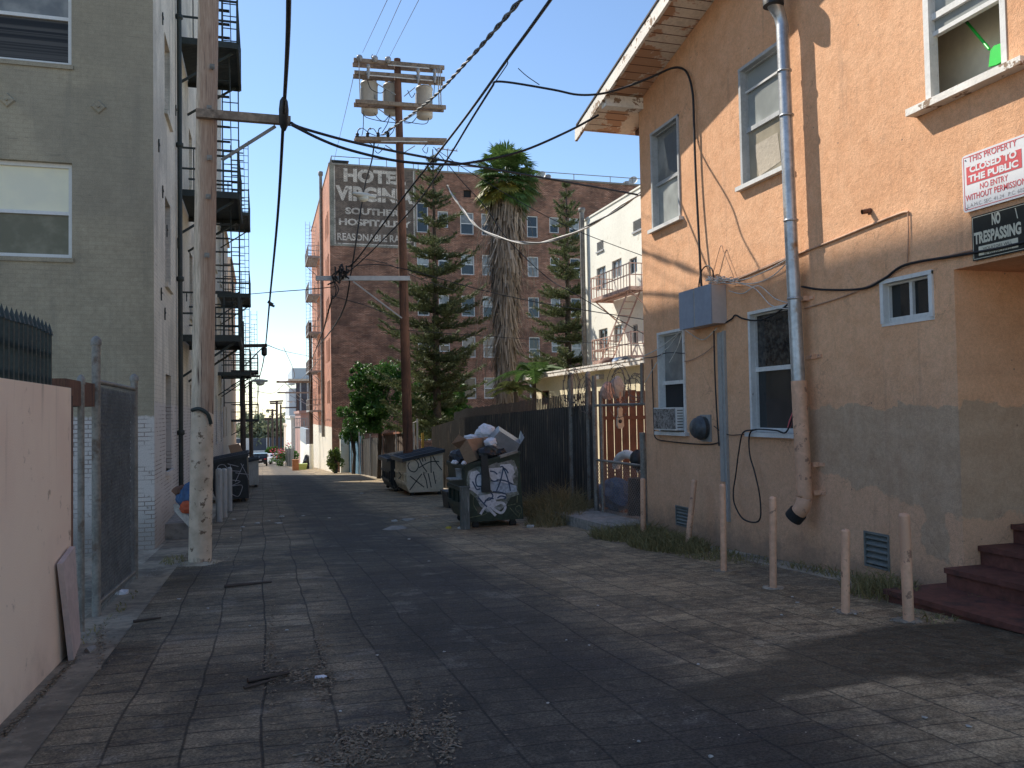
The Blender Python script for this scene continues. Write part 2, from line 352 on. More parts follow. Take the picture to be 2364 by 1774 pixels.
m_peel=mat('peeling_white_paint',(.85,.8,.72),.8,.1,3,20,.4,40,dirt=(.3,.2,.13),dirt_s=6,dirt_lo=.54,dirt_hi=.58)
m_soffit=mat('soffit_boards',(.8,.73,.63),.8,.12,2,20,.4,40,dirt=(.6,.37,.24),dirt_s=1.3,dirt_lo=.48,dirt_hi=.51)
m_white=mat('white_painted_wood',(.68,.67,.64),.6,.08,3,25,.15,50,dirt=(.36,.33,.3),dirt_s=9,dirt_lo=.62,dirt_hi=.7)
m_greywood=mat('grey_painted_frame',(.42,.43,.43),.6,.12,3,25,.2,50)
m_alum=mat('white_window_frame',(.7,.7,.68),.45,.05,3,25,.05,50)
m_galv=mat('galvanised_metal',(.46,.47,.48),.42,.18,2.5,16,.1,40,metal=.75,dirt=(.3,.2,.13),dirt_s=2.6,dirt_lo=.6,dirt_hi=.72)
m_galvold=mat('weathered_galvanised_pipe',(.23,.215,.19),.65,.25,4,30,.2,60,metal=.3,dirt=(.14,.1,.075),dirt_s=5,dirt_lo=.55,dirt_hi=.7)
m_greypaint=mat('grey_painted_metal',(.35,.34,.32),.55,.1,2,20,.08,60)
m_boxfront=mat('blue_grey_enamel',(.25,.285,.35),.5,.08,2,12,.06,60,dirt=(.16,.17,.2),dirt_s=5,dirt_lo=.66,dirt_hi=.74)
m_boxside=mat('bounce_warmed_enamel',(.5,.44,.41),.5,.06,2,12,.06,60)  # side sheet: warm bounce from the sunlit wall put into the colour
m_iron=mat('dark_green_iron',(.022,.03,.026),.55,.3,5,40,.15,60,dirt=(.06,.035,.02),dirt_s=8,dirt_lo=.62,dirt_hi=.72)
m_black=mat('black_iron',(.018,.02,.022),.5,.3,5,30,.1,60)
m_fence=mat('dark_corrugated_metal',(.035,.03,.026),.6,.4,1.5,20,.2,40,dirt=(.2,.15,.1),dirt_s=1.6,dirt_lo=.56,dirt_hi=.66,streak=True)
m_cable=mat('black_cable',(.012,.012,.014),.6,.2,5,30,0)
m_cablegrey=mat('grey_wire',(.2,.2,.2),.6,.2,5,30,0)
m_cablewhite=mat('white_cable',(.6,.57,.52),.6,.25,5,30,0)
m_cablepaint=mat('orange_painted_cable',(.47,.28,.18),.7,.2,5,30,0)
m_pole=mat('weathered_pole_wood',(.28,.2,.145),.85,.38,.8,14,.6,30,.02,dirt=(.1,.055,.04),dirt_s=1.,dirt_lo=.5,dirt_hi=.68,streak=True)
m_poledark=mat('dark_creosoted_wood',(.16,.075,.045),.85,.4,.8,14,.6,30,.02,dirt=(.04,.022,.018),dirt_s=1.,dirt_lo=.5,dirt_hi=.7,streak=True)
m_arm=mat('grey_crossarm_wood',(.27,.205,.15),.85,.3,2,14,.5,30,.012,dirt=(.1,.07,.05),dirt_s=3,dirt_lo=.55,dirt_hi=.7)
def mk_poleL():
    t=NT('painted_base_pole_wood'); x=t.xyz()
    v_=t.vec(t.ma('MULTIPLY',x[0],60.),t.ma('MULTIPLY',x[1],60.),t.ma('MULTIPLY',x[2],3.)); g=t.noise(1.,8,.72,vec=v_); g2=t.noise(.5,3,.6,vec=v_)
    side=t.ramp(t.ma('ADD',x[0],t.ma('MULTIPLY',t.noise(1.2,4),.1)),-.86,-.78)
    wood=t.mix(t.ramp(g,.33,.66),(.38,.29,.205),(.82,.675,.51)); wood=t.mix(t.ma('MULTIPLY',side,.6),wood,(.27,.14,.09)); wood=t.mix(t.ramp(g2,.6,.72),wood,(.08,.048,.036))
    pn=t.noise(7,7,.72); wh=t.mix(t.ramp(t.noise(3,5),.4,.7),(.74,.58,.43),(.5,.38,.27)); wh=t.mix(t.ramp(pn,.585,.62),wh,(.2,.13,.085))
    e=t.ma('ADD',x[2],t.ma('MULTIPLY',t.ma('SUBTRACT',t.noise(9,5),.5),.34)); f=t.ramp(e,1.66,1.64); f=t.ma('MULTIPLY',f,t.ramp(t.ma('ADD',x[2],t.ma('MULTIPLY',pn,.5)),-.28,-.22))
    cc=t.mix(f,wood,wh)
    return t.fin(cc,.85,t.bump(t.ma('ADD',g,t.ma('MULTIPLY',pn,t.ma('MULTIPLY',f,.6))),.6,.02))
m_poleL=mk_poleL()
m_trans=mat('pale_grey_transformer_paint',(.5,.49,.46),.45,.06,2,12,.05,50,dirt=(.33,.3,.27),dirt_s=3,dirt_lo=.6,dirt_hi=.7)
m_porc=mat('glazed_porcelain',(.33,.33,.34),.3,.2,4,20,0)
m_lamp=mat('pale_lamp_housing',(.5,.5,.46),.5,.08,3,20,.05,40)
m_cream=mat('cream_stucco',(.9,.88,.77),.88,.06,.7,10,.3,70,.006,dirt=(.55,.48,.36),dirt_s=1.2,dirt_lo=.6,dirt_hi=.75)
m_creamlow=mat('yellow_cream_stucco',(.8,.7,.48),.88,.08,.7,10,.3,70,.006)
m_beige=mat('beige_stucco',(.62,.5,.38),.88,.08,.7,10,.3,70,.006)
m_rust=mat('rusty_red_iron',(.48,.31,.25),.7,.3,5,20,.2,50)
m_greyiron=mat('grey_iron',(.3,.3,.3),.6,.15,5,20,.1,50)
m_redwood=mat('red_stained_fence_wood',(.12,.056,.04),.8,.3,2,14,.4,40,.01,dirt=(.09,.045,.035),streak=True)
m_brownfence=mat('brown_board_fence',(.11,.075,.055),.85,.35,2,14,.4,40,.01,streak=True)
m_blue=mat('faded_blue_boards',(.1,.24,.36),.8,.3,2,14,.4,40,.01,dirt=(.4,.42,.42),dirt_s=2,dirt_lo=.55,dirt_hi=.7,streak=True)
m_dgreen=mat('dark_green_dumpster_paint',(.02,.034,.022),.5,.35,2,15,.25,40,.01,dirt=(.1,.085,.06),dirt_s=4,dirt_lo=.6,dirt_hi=.72)
m_dbeige=mat('beige_dumpster_paint',(.66,.57,.42),.6,.12,2,15,.2,40,.01,dirt=(.16,.13,.1),dirt_s=4,dirt_lo=.6,dirt_hi=.72)
m_dblack=mat('black_dumpster_paint',(.018,.021,.024),.5,.35,2,15,.2,40,.01,dirt=(.06,.06,.06),dirt_s=4,dirt_lo=.6,dirt_hi=.75)
m_dgrey=mat('grey_white_dumpster_paint',(.4,.4,.38),.55,.15,2,15,.2,40,.01,dirt=(.15,.14,.12),dirt_s=3,dirt_lo=.55,dirt_hi=.7,streak=True)
m_lid=mat('dark_plastic_lid',(.028,.034,.042),.5,.25,2,15,.15,40,.01)
m_rubber=mat('black_rubber',(.016,.016,.016),.8,.2,3,20,.1,50)
m_card=mat('corrugated_cardboard',(.36,.225,.14),.85,.1,2,20,.1,60)
m_cardin=mat('dark_cardboard_flap',(.24,.14,.085),.85,.1,2,20,.1,60)
m_bag=mat('white_plastic_bag',(.66,.66,.7),.35,.08,4,20,.5,12,.03)
m_blackbag=mat('black_plastic_bag',(.014,.014,.015),.35,.3,4,20,.6,12,.03)
m_tote=mat('translucent_grey_tote',(.22,.235,.25),.35,.12,3,14,.1,40)
m_paper=mat('scrap_paper',(.42,.4,.36),.8,.2,6,30,.2,60)
m_spraywhite=mat('white_spray_paint',(.55,.56,.6),.6,.15,5,20,0,dirt=(.2,.24,.3),dirt_s=5,dirt_lo=.56,dirt_hi=.68)
m_sprayblue=mat('navy_spray_paint',(.03,.06,.12),.6,.2,5,20,0)
m_sprayblack=mat('black_spray_paint',(.02,.02,.022),.6,.2,5,20,0)
m_sprayfaint=mat('grey_spray_paint',(.36,.36,.38),.6,.2,5,20,0)
m_sprayolive=mat('faded_olive_spray_paint',(.12,.14,.08),.6,.3,5,20,0)
m_step=mat('dark_red_painted_concrete',(.14,.05,.036),.7,.3,2,12,.3,40,.01,dirt=(.035,.022,.02),dirt_s=2,dirt_lo=.5,dirt_hi=.68)
m_signwhite=mat('white_sign_enamel',(.75,.74,.74),.4,.03,2,20,0,dirt=(.6,.57,.52),dirt_s=3,dirt_lo=.6,dirt_hi=.75)
m_signred=mat('faded_red_sign_ink',(.62,.09,.1),.45,.08,2,20,0)
m_signblack=mat('black_sign_enamel',(.02,.022,.02),.35,.2,2,20,0)
m_signcream=mat('cream_sign_ink',(.68,.64,.5),.5,.08,2,20,0)
m_greyink=mat('grey_sign_ink',(.33,.3,.3),.5,.08,2,20,0)
m_greenplastic=mat('bright_green_plastic',(.03,.62,.08),.4,.05,2,20,0)
m_glassdark=glass('dark_window_glass',(.02,.024,.026))
m_glassblind=glass('window_glass_over_pale_blind',(.4,.42,.4),.12,.02,.5)
m_glassroom=glass('window_glass_over_beige_room',(.33,.29,.22),.08,.02,.5)
m_glassgrey=glass('dusty_grey_window_glass',(.17,.175,.17),.12,.03,.5,pat=((.3,.3,.28),2.))
m_glassolive=glass('olive_tinted_window_glass',(.17,.16,.11),.3,.0,.2,pat=((.24,.225,.16),3.))
def mk_blinds():
    t=NT('dark_blinds_behind_glass'); x=t.xyz(); b=t.ramp(t.noise(1.,3,.6,vec=t.vec(0.,0.,t.ma('MULTIPLY',x[2],9.))),.45,.55); return t.fin(t.mix(b,(.022,.02,.018),(.085,.078,.07)),.25,None,0,.25)
m_blinds=mk_blinds()
m_glassyellow=glass('window_glass_over_yellow_shade',(.86,.82,.62),.4,.0,.25,pat=((.8,.77,.6),2.))
m_glasstower=glass('blue_tower_glass',(.05,.075,.1),.05,.01,.6)
m_curtain=glass('patterned_curtain_behind_glass',(.022,.02,.02),.08,.03,.5,pat=((.075,.07,.062),16.))
m_room=mat('dark_interior',(.02,.02,.02),.9,.1,1,5,0)
m_weed=leafmat('dry_weed_blades',(.11,.105,.035),(.36,.3,.14),.7)
m_leafdark=leafmat('glossy_citrus_leaves',(.025,.08,.015),(.12,.26,.05),.5,.25)
m_leafbush=leafmat('yellow_green_leaves',(.06,.12,.02),(.2,.26,.06),.5,.3)
m_pine=leafmat('pine_needles',(.05,.075,.03),(.22,.25,.11),.6,.2)
m_palm=leafmat('palm_fronds',(.04,.09,.022),(.15,.24,.07),.5,.25)
m_palmyel=leafmat('yellowing_palm_fronds',(.16,.17,.03),(.34,.27,.05),.5,.3)
m_palmdead=leafmat('dead_palm_fronds',(.11,.085,.06),(.5,.41,.32),.8,.1)
m_bark=mat('tree_bark',(.085,.065,.05),.9,.3,3,14,.6,30,.02)
m_fartree=leafmat('distant_tree_leaves',(.16,.18,.1),(.32,.34,.2),.6,.2)
m_pinkflower=leafmat('pink_blossom',(.5,.05,.1),(.7,.15,.2),.6,.3)
m_carblack=mat('dark_blue_car_paint',(.02,.028,.04),.25,.1,2,10,0,metal=.3)
m_carwhite=mat('white_car_paint',(.7,.7,.72),.3,.03,2,10,0)
m_carsilver=mat('silver_car_paint',(.42,.43,.45),.3,.05,2,10,0,metal=.4)
m_red=mat('red_tail_lamp_plastic',(.5,.02,.02),.3,.05,2,10,0)
m_cratewood=mat('orange_plywood',(.38,.17,.08),.8,.15,2,14,.2,40)
m_lime=mat('lime_green_plastic',(.42,.52,.16),.5,.08,2,14,.1,40)
m_tarp=mat('blue_tarp',(.03,.09,.2),.5,.2,2,14,.3,20,.02)
# ---------------------------------------------------------------- world + sun
SD=V((1,-1.5,-1.8)).normalized()
w=bpy.data.worlds.new('World'); sc.world=w; w.use_nodes=True; wt=w.node_tree; wt.nodes.clear()
sk=wt.nodes.new('ShaderNodeTexSky'); sk.sky_type='NISHITA'; sk.sun_disc=False
elev=math.asin(-SD.z); az=math.atan2(-SD.x,-SD.y)     # azimuth from +Y, clockwise
sk.sun_elevation=elev; sk.sun_rotation=az; sk.air_density=1.05; sk.dust_density=.15; sk.ozone_density=3.6; sk.altitude=100
bg=wt.nodes.new('ShaderNodeBackground'); bg.inputs[1].default_value=.112
wo=wt.nodes.new('ShaderNodeOutputWorld'); wt.links.new(sk.outputs[0],bg.inputs[0]); wt.links.new(bg.outputs[0],wo.inputs[0])
ld=bpy.data.lights.new('sun','SUN'); lo=bpy.data.objects.new('sun',ld); col.objects.link(lo)
ld.energy=4.0; ld.angle=math.radians(.55); ld.color=(1,.93,.82)
lo.rotation_euler=SD.to_track_quat('-Z','Y').to_euler(); lo.location=(-20,40,50)
sc.view_settings.view_transform='Standard'; sc.view_settings.look='None'; sc.view_settings.gamma=1; sc.view_settings.exposure=.75
# ---------------------------------------------------------------- ground
def sheet(x0,x1,y0,y1,dz,name,mt,ny=1):
    q=M(); ys=[y0+(y1-y0)*i/ny for i in range(ny+1)]
    for k in (0,260):
        if y0<k<y1: ys.append(k)
    ys=sorted(set(ys))
    for a,b in zip(ys,ys[1:]): q.quad((x0,a,gz(a)+dz),(x1,a,gz(a)+dz),(x1,b,gz(b)+dz),(x0,b,gz(b)+dz))
    return struct(q,name,mt)
sheet(-600,600,-120,2500,-.008,'ground',m_dirt)
sheet(-1.2,6.1,-25,129.9,0,'alley',m_alley)
sheet(-1.72,-1.2,-25,17,.004,'concrete_strip',m_strip)
sheet(-8,16,130,420,.004,'parking_lot_paving',m_conc)
# ================================================================ helpers for architecture
def panel(q,ax,c,a0,a1,z0,z1,holes,depth,zf=None):
    """wall plane with openings. ax 'X': plane x=c, a=y ; ax 'Y': plane y=c, a=x. reveals run to c+depth"""
    P=(lambda a,z,d=0:(c+d,a,z)) if ax=='X' else (lambda a,z,d=0:(a,c+d,z))
    A=sorted(set([a0,a1]+[h[0] for h in holes]+[h[1] for h in holes])); Z=sorted(set([z0,z1]+[h[2] for h in holes]+[h[3] for h in holes]))
    for i in range(len(A)-1):
        for j in range(len(Z)-1):
            ma_,mz=(A[i]+A[i+1])/2,(Z[j]+Z[j+1])/2
            if any(h[0]<ma_<h[1] and h[2]<mz<h[3] for h in holes): continue
            q.quad(P(A[i],Z[j]),P(A[i+1],Z[j]),P(A[i+1],Z[j+1]),P(A[i],Z[j+1]))
    for h in holes:
        b0,b1,y0,y1=h[:4]
        for p,r in (((b0,y0),(b1,y0)),((b1,y0),(b1,y1)),((b1,y1),(b0,y1)),((b0,y1),(b0,y0))):
            q.quad(P(*p),P(*r),P(*r,depth),P(*p,depth))
def window(par,ax,c,a0,a1,z0,z1,fm,panes,fw_=.06,inn=.06,th=.05,rail=.5,sill=None,dirn=1,mull=None,outer=0.,seg=None,label=None):
    """double-hung window: frame bars, meeting rail, panes; c = plane of frame face, dirn=+1 inward along +axis"""
    def B(q,aa,ab,za,zb,d0,d1):
        d0,d1=c+dirn*d0,c+dirn*d1
        if ax=='X': q.box(d0,d1,aa,ab,za,zb)
        else: q.box(aa,ab,d0,d1,za,zb)
    q=M()
    B(q,a0-outer,a0+fw_,z0,z1,0,th);B(q,a1-fw_,a1+outer,z0,z1,0,th);B(q,a0+fw_,a1-fw_,z1-fw_,z1,0,th);B(q,a0+fw_,a1-fw_,z0,z0+fw_*1.1,0,th)
    zr=z0+(z1-z0)*rail
    if rail: B(q,a0+fw_,a1-fw_,zr-.03,zr+.03,.004,th)
    if mull: 
        am=a0+(a1-a0)*mull; B(q,am-.02,am+.02,z0+fw_,z1-fw_,.004,th)
    f=q.build('window',fm,par,label)
    p=M(); d=c+dirn*th*.7
    def Q(aa,ab,za,zb,mi):
        p.cur=mi
        if ax=='X': p.quad((d,aa,za),(d,ab,za),(d,ab,zb),(d,aa,zb))
        else: p.quad((aa,d,za),(ab,d,za),(ab,d,zb),(aa,d,zb))
    if rail: Q(a0+fw_,a1-fw_,z0+fw_,zr-.03,0); Q(a0+fw_,a1-fw_,zr+.03,z1-fw_,len(panes)-1)
    else: Q(a0+fw_,a1-fw_,z0+fw_,z1-fw_,0)
    p.build('pane',panes,f)
    if sill:
        s=M(); B(s,a0-sill[0],a1+sill[0],z0-sill[2],z0,-sill[1],th); s.build('sill',sill[3],f)
    return f
def dims(ax,c,px):
    """pixel corners on a wall plane -> (a0,a1,z0,z1)"""
    f=(lambda p:aX(p[0],p[1],c)) if ax=='X' else (lambda p:aY(p[0],p[1],c))
    P=[f(p) for p in px]; A=[p.y if ax=='X' else p.x for p in P]; Z=[p.z for p in P]
    return min(A),max(A),min(Z),max(Z)
def text(s,O_,P_,Q_,mt,name='lettering',par=None,bold=.012,off=.004,nrm=None):
    cu=bpy.data.curves.new('t','FONT'); cu.body=s; cu.offset=bold; cu.resolution_u=3
    ob=bpy.data.objects.new('t',cu); col.objects.link(ob); dg=bpy.context.evaluated_depsgraph_get(); dg.update()
    me=bpy.data.meshes.new_from_object(ob.evaluated_get(dg)); bpy.data.objects.remove(ob); bpy.data.curves.remove(cu)
    xs=[v.co.x for v in me.vertices]; ys=[v.co.y for v in me.vertices]
    x0,x1,y0,y1=min(xs),max(xs),min(ys),max(ys); O_,P_,Q_=V(O_),V(P_),V(Q_); n=V(nrm)*off
    q=M(); q.add([O_+(P_-O_)*((v.co.x-x0)/(x1-x0))+(Q_-O_)*((v.co.y-y0)/(y1-y0))+n for v in me.vertices],[tuple(p.vertices) for p in me.polygons])
    bpy.data.meshes.remove(me)
    if par=='return': return q
    return q.build(name,mt,par)
# ================================================================ LEFT SIDE
XL=-1.8; YG=15.6
# pink garden wall
XP=-1.535
q=M(); q.box(XP-.22,XP,1.0,7.72,-.6,1.86)
solo(q,'garden_wall',m_pink,'smooth pink stucco garden wall at the left edge of the alley','wall')
# iron pickets on the wall
t=thing('iron_fence','dark green iron picket fence standing on top of the pink wall','fence',(XP-.12,4.4,1.86))
pk=M()
for i in range(46):
    y=2.2+i*.118
    if y>7.66: break
    hh=.43+.01*math.sin(i*.5)
    pk.box(XP-.135,XP-.105,y,y+.03,1.862,1.86+hh)
    pk.add([(XP-.145,y-.008,1.86+hh),(XP-.095,y-.008,1.86+hh),(XP-.095,y+.038,1.86+hh),(XP-.145,y+.038,1.86+hh),(XP-.12,y+.015,1.86+hh+.1)],[(0,1,4),(1,2,4),(2,3,4),(3,0,4),(3,2,1,0)])
pk.build('pickets',m_iron,t)
r=M(); r.box(XP-.16,XP-.1375,2,7.66,1.9,1.94); r.build('rail',m_iron,t); r=M(); r.box(XP-.16,XP-.1375,2,7.66,2.1,2.145); r.build('rail',m_iron,t)
# weathered timber stub where the wall ends
q=M(); q.box(XP-.2,XP-.02,7.74,7.9,-.33,1.8)
q.box(XP-.33,XP-.08,7.9,9.2,1.72,1.95)
solo(q,'timber_stub',m_poledark,'short dark timber post and beam at the end of the pink wall','post')
# chain link fence with two tall posts and slats
t=thing('chain_link_fence','grey chain link fence with dark privacy slats beside the pink wall','fence',(XP,9,gz(9)))
fx=-1.62; YA=aX(222,1000,fx).y; YB=aX(310,1000,fx).y
for (yy,top,rad) in ((aX(187,1000,-1.62).y,1.95,.03),(YA,2.38,.042),(YB,2.12,.045)):
    q=M(); zz=top; q.tube([(fx,yy,gz(yy)-.1),(fx,yy,zz)],rad,10); q.lathe((fx,yy,zz),[(rad*1.25,-.03),(rad*1.25,.02),(rad*.8,.05),(.005,.065)],10); q.build('post',m_galvold,t)
q=M(); q.tube([(fx,YA,1.98),(fx,YB,1.98)],.026,8); q.build('top_rail',m_galvold,t)
q=M(); q.tube([(fx,YA,gz(YA)+.12),(fx,YB,gz(YB)+.1)],.02,8); q.build('bottom_rail',m_galvold,t)
q=M()
y=8.8; zb=-.3; hgt=2.2; sp_=.075
k=YA+.05-hgt
while k<YB:
    for sg in (1,-1):
        a=(k,zb-.25) if sg>0 else (k,zb-.25+hgt+.05)
        ya,yb=k,k+hgt; za,zb2=(-.5,1.95) if sg>0 else (1.95,-.5)
        t0=max(0,(YA+.05-ya)/(yb-ya)); t1=min(1,(YB-.05-ya)/(yb-ya))
        if t1>t0: q.beam((fx+.012*sg,ya+(yb-ya)*t0,za+(zb2-za)*t0),(fx+.012*sg,ya+(yb-ya)*t1,za+(zb2-za)*t1),.005,.005)
    k+=sp_
q.build('wire_mesh',m_galvold,t)
m_slat=mat('dark_privacy_slats',(.06,.065,.07),.6,.35,2,20,.1,40,streak=True)
q=M()
for i in range(70):
    y=YA+.07+i*.0655
    if y>YB-.1: break
    q.box(fx-.045+R(-.006,.006),fx-.038,y,y+.055,gz(y)+.06,1.93+R(-.02,.01))
q.build('slats',m_slat,t)
# plank leaning on the wall
q=M(); b0=aG(172,1520); 
b0=aG(171,1527); b1=aG(187,1484); t0_=aX(131,1302,XP+.02); t1_=aX(161,1262,XP+.02)
q.hexa([b0,b1,b1+V((-.04,-.005,0)),b0+V((-.04,-.005,0))],[t0_+V((.04,0,0)),t1_+V((.04,0,0)),t1_,t0_])
solo(q,'leaning_board',mat('pale_pink_board',(.5,.39,.36),.8,.12,2,15,.2,40),'pale pinkish board leaning on the end of the pink wall','board')
# ---- grey brick apartment building
GZ0=-3.2; GT=18.4; GY1=42.
gb=thing('grey_apartment_building','tall grey painted brick apartment building with white painted base on the left','building',(-9,28,-1))
fwin=[dims('Y',YG,[(-70,-110),(165,152)]),dims('Y',YG,[(-70,362),(166,597)])]
fwin=[(h[0]-.25,h[1],h[2],h[3]) for h in fwin]
# add more storeys above and below out of frame
q=M()
holesF=list(fwin)+[(-11.5,-10.2,2.95,4.3),(-11.5,-10.2,6.,7.4),(-3.9-1.4,-3.9,9.2,10.6)]
panel(q,'Y',YG,-18,XL,GZ0,GT,holesF,.16)
q.quad((-18,YG,GT),(XL,YG,GT),(XL,GY1,GT),(-18,GY1,GT)); q.quad((-18,YG,GZ0),(-18,YG,GT),(-18,GY1,GT),(-18,GY1,GZ0)); q.quad((-18,GY1,GZ0),(-18,GY1,GT),(XL,GY1,GT),(XL,GY1,GZ0))
q.build('front_wall',m_grey,gb)
swin=[]
for (v0,v1) in ((145,310),(490,675),(870,1080)):
    z0=aX(398,v1,XL).z; z1=aX(398,v0,XL).z; 
    for yc in (17.9,23.6,27.5,32.,36.,40.):
        swin.append((yc-.5,yc+.5,z0,z1))
q=M(); panel(q,'X',XL,YG,GY1,GZ0,GT,swin,-.2); q.build('side_wall',m_greyside,gb)
for h,pn in zip(holesF,([m_blinds,m_glassgrey],[m_glassolive,m_glassyellow],[m_glassdark,m_glassdark],[m_glassdark,m_glassgrey],[m_glassdark,m_glassgrey])):
    window(gb,'Y',YG+.1,h[0],h[1],h[2],h[3],m_alum,pn,.07,0,.06,.48,sill=(.03,.13,.0749,m_grey))
for h in swin:
    window(gb,'X',XL-.14,h[0],h[1],h[2],h[3],m_greywood,[m_glassdark],.05,0,.05,.5,sill=(.06,.2,.09,m_greyside),dirn=-1)
# brick sills on the front (soldier course) and star bolt plates
for (u,v) in ((17,232),(228,248)):
    p=aY(u,v,YG); s=.13; q=M(); q.hexa([p+V((0,-.002,-s)),p+V((s,-.002,0)),p+V((0,-.002,s)),p+V((-s,-.002,0))][::-1],[p+V((0,-.035,-s*.8)),p+V((s*.8,-.035,0)),p+V((0,-.035,s*.8)),p+V((-s*.8,-.035,0))][::-1]); q.tube([p,p+V((0,-.06,0))],.02,6); q.build('anchor_plate',m_grey,gb)
for (y,z) in ((16.3,6.6),(16.9,5.9),(17.6,5.3),(16.3,9.6),(17.,9.3),(19.5,8.4),(17.2,3.6),(16.6,3.9),(19.8,5.5),(22.,4.6)):
    q=M(); q.beam((XL+.015,y-.0,z-.12),(XL+.015,y,z+.12),.03,.02); q.beam((XL+.02,y-.07,z+.05),(XL+.02,y+.07,z+.02),.02,.02); q.build('anchor_bolt',m_iron,gb)
q=M(); q.tube([(XL+.08,19.6,gz(19)),(XL+.08,19.6,GT-.5)],.052,10); q.build('drainpipe',m_iron,gb)
for z in (1.2,4.6,7.6,10.5):
    q=M(); q.lathe((XL+.08,19.6,z),[(.055,0),(.08,.02),(.08,.1),(.055,.12)],10); q.build('pipe_collar',m_iron,gb)
q=M(); q.box(XL-.02,XL+.55,YG+1.6,YG+6,-1.4,-.44); q.build('concrete_plinth',m_conc,gb)
# ---- fire escapes
def fire_escape(y0,y1,levels,xo,xi,label,gate=False,m_=None,rail_h=1.0,top_ladder=True,name='fire_escape'):
    m_=m_ or m_iron
    t=thing(name,label,'fire escape',(xi,(y0+y1)/2,levels[0]))
    s=1 if xo>xi else -1
    for li,z in enumerate(levels):
        q=M()
        lad=.6
        for i in range(int((y1-y0)/.085)):
            y=y0+.03+i*.085
            q.box(xi+s*.02,xo-s*.02,y,y+.055,z-.02,z+.012)
        q.box(xi,xo,y0-.02,y0+.03,z-.12,z+.03); q.box(xi,xo,y1-.03,y1+.02,z-.12,z+.03); q.box(xo-.03,xo+.03,y0+.031,y1-.031,z-.12,z+.03); q.box((xi+xo)/2-.03,(xi+xo)/2+.03,y0+.031,y1-.031,z-.09,z-.022)
        q.build('platform',m_,t)
        q=M()
        for hh in (rail_h,rail_h*.52):
            q.beam((xo,y0,z+hh),(xo,y1,z+hh),.04,.04); q.beam((xi,y0,z+hh),(xo-.021*s,y0,z+hh),.04,.04); q.beam((xi,y1,z+hh),(xo-.021*s,y1,z+hh),.04,.04)
        for y in (y0,y1): q.box(xo-.025,xo+.025,y-.025,y+.025,z+.031,z+rail_h+.04); 
        n=int((y1-y0)/.3)
        for i in range(1,n): q.box(xo-.012,xo+.012,y0+i*(y1-y0)/n-.012,y0+i*(y1-y0)/n+.012,z+.031,z+rail_h-.021)
        for i in range(1,4):
            xx=xi+(xo-xi)*i/4
            for y in (y0,y1): q.box(xx-.012,xx+.012,y-.012,y+.012,z+.031,z+rail_h-.021)
        q.build('railing',m_,t)
        for y in (y0+.25,y1-.25):
            q=M(); q.beam((xi,y,z-.95),(xo-s*.12,y,z-.13),.05,.05); q.build('brace',m_,t)
        z2=levels[li+1] if li+1<len(levels) else (z+3.05 if top_ladder else None)
        if z2:
            q=M(); ya,yb=y0+.5,y1-.5; xs=(xo-s*.2,xo-s*.75)
            for xx in xs: q.beam((xx,yb,z+.04),(xx,ya,z2+.0),.02,.1)
            n=11
            for i in range(1,n): 
                f=i/n; yy=yb+(ya-yb)*f; q.box(min(xs)+.02,max(xs)-.02,yy-.07,yy+.07,z+.04+(z2-z)*f-.008,z+.04+(z2-z)*f+.008)
            q.build('stair_ladder',m_,t)
    q=M(); 
    xs=(xo-s*.05,xo-s*.45)
    for xx in xs: q.beam((xx,y1-.1,levels[0]-1.6),(xx,y1-.1,levels[-1]+4.2 if top_ladder else levels[0]+1),.045,.03)
    zz=levels[0]-1.5
    while zz<(levels[-1]+4 if top_ladder else levels[0]+1): q.beam((xs[0],y1-.1,zz),(xs[1],y1-.1,zz),.022,.022); zz+=.33
    q.build('ladder',m_,t)
    return t
FX=aX(411,82,XL); fo=aY(548,100,FX.y)
fy0=FX.y; fy1=aX(434,211,XL).y
zl=[aX(411,773,XL).z,aX(411,436,XL).z,aX(411,88,XL).z]
fire_escape(fy0,fy1,zl,fo.x,XL+.002,'dark iron fire escape nearest the wooden pole on the grey building')
dY=38-fy0
fire_escape(37.2,40.6,[z+.0 for z in zl],fo.x,XL+.002,'dark iron fire escape at the far end of the grey building')
# ---- beige building further along
bb=thing('beige_building','pale beige stucco building beyond the grey apartment block on the left','building',(-8,54,-2.4))
q=M(); bh=[]
for z0 in (2.4,5.6,8.8):
    for yc in (45,48.5,57.5,60,63): bh.append((yc-.5,yc+.5,z0-1.9,z0-.3))
for (ya,yb,zt) in ((42.02,51.8,11.6),(51.81,55.3,5.2),(55.31,66.,11.6)):
    panel(q,'X',XL-.1,ya,yb,-3.4,zt,[h for h in bh if ya<h[0]<yb],-.2); panel(q,'Y',ya,-16,XL-.1,-3.4,zt,[],.1)
    q.quad((-16,ya,zt),(XL-.1,ya,zt),(XL-.1,yb,zt),(-16,yb,zt)); q.quad((-16,yb,-3.4),(-16,yb,zt),(XL-.1,yb,zt),(XL-.1,yb,-3.4)); q.quad((-16,ya,-3.4),(-16,ya,zt),(-16,yb,zt),(-16,yb,-3.4))
    q.box(-16.1,XL+.02,ya+.02,yb-.02,zt+.003,zt+.15)
q.build('wall',m_beige,bb)
for h in bh: window(bb,'X',XL-.24,h[0],h[1],h[2],h[3],m_greywood,[m_glassdark],.05,0,.05,.5,dirn=-1)
fire_escape(55.5,58.6,[1.35,4.5],aY(596,900,57).x,XL-.098,'black iron fire escape on the beige building far down the alley',m_=m_black)
# low building after it
q=M(); q.box(-14,XL-.3,74,98,-4.5,-1.6); q.box(-14.1,XL-.25,73.9,98.1,-1.597,-1.45)
solo(q,'low_white_building',m_beige,'low pale building far down the left side of the alley','building')
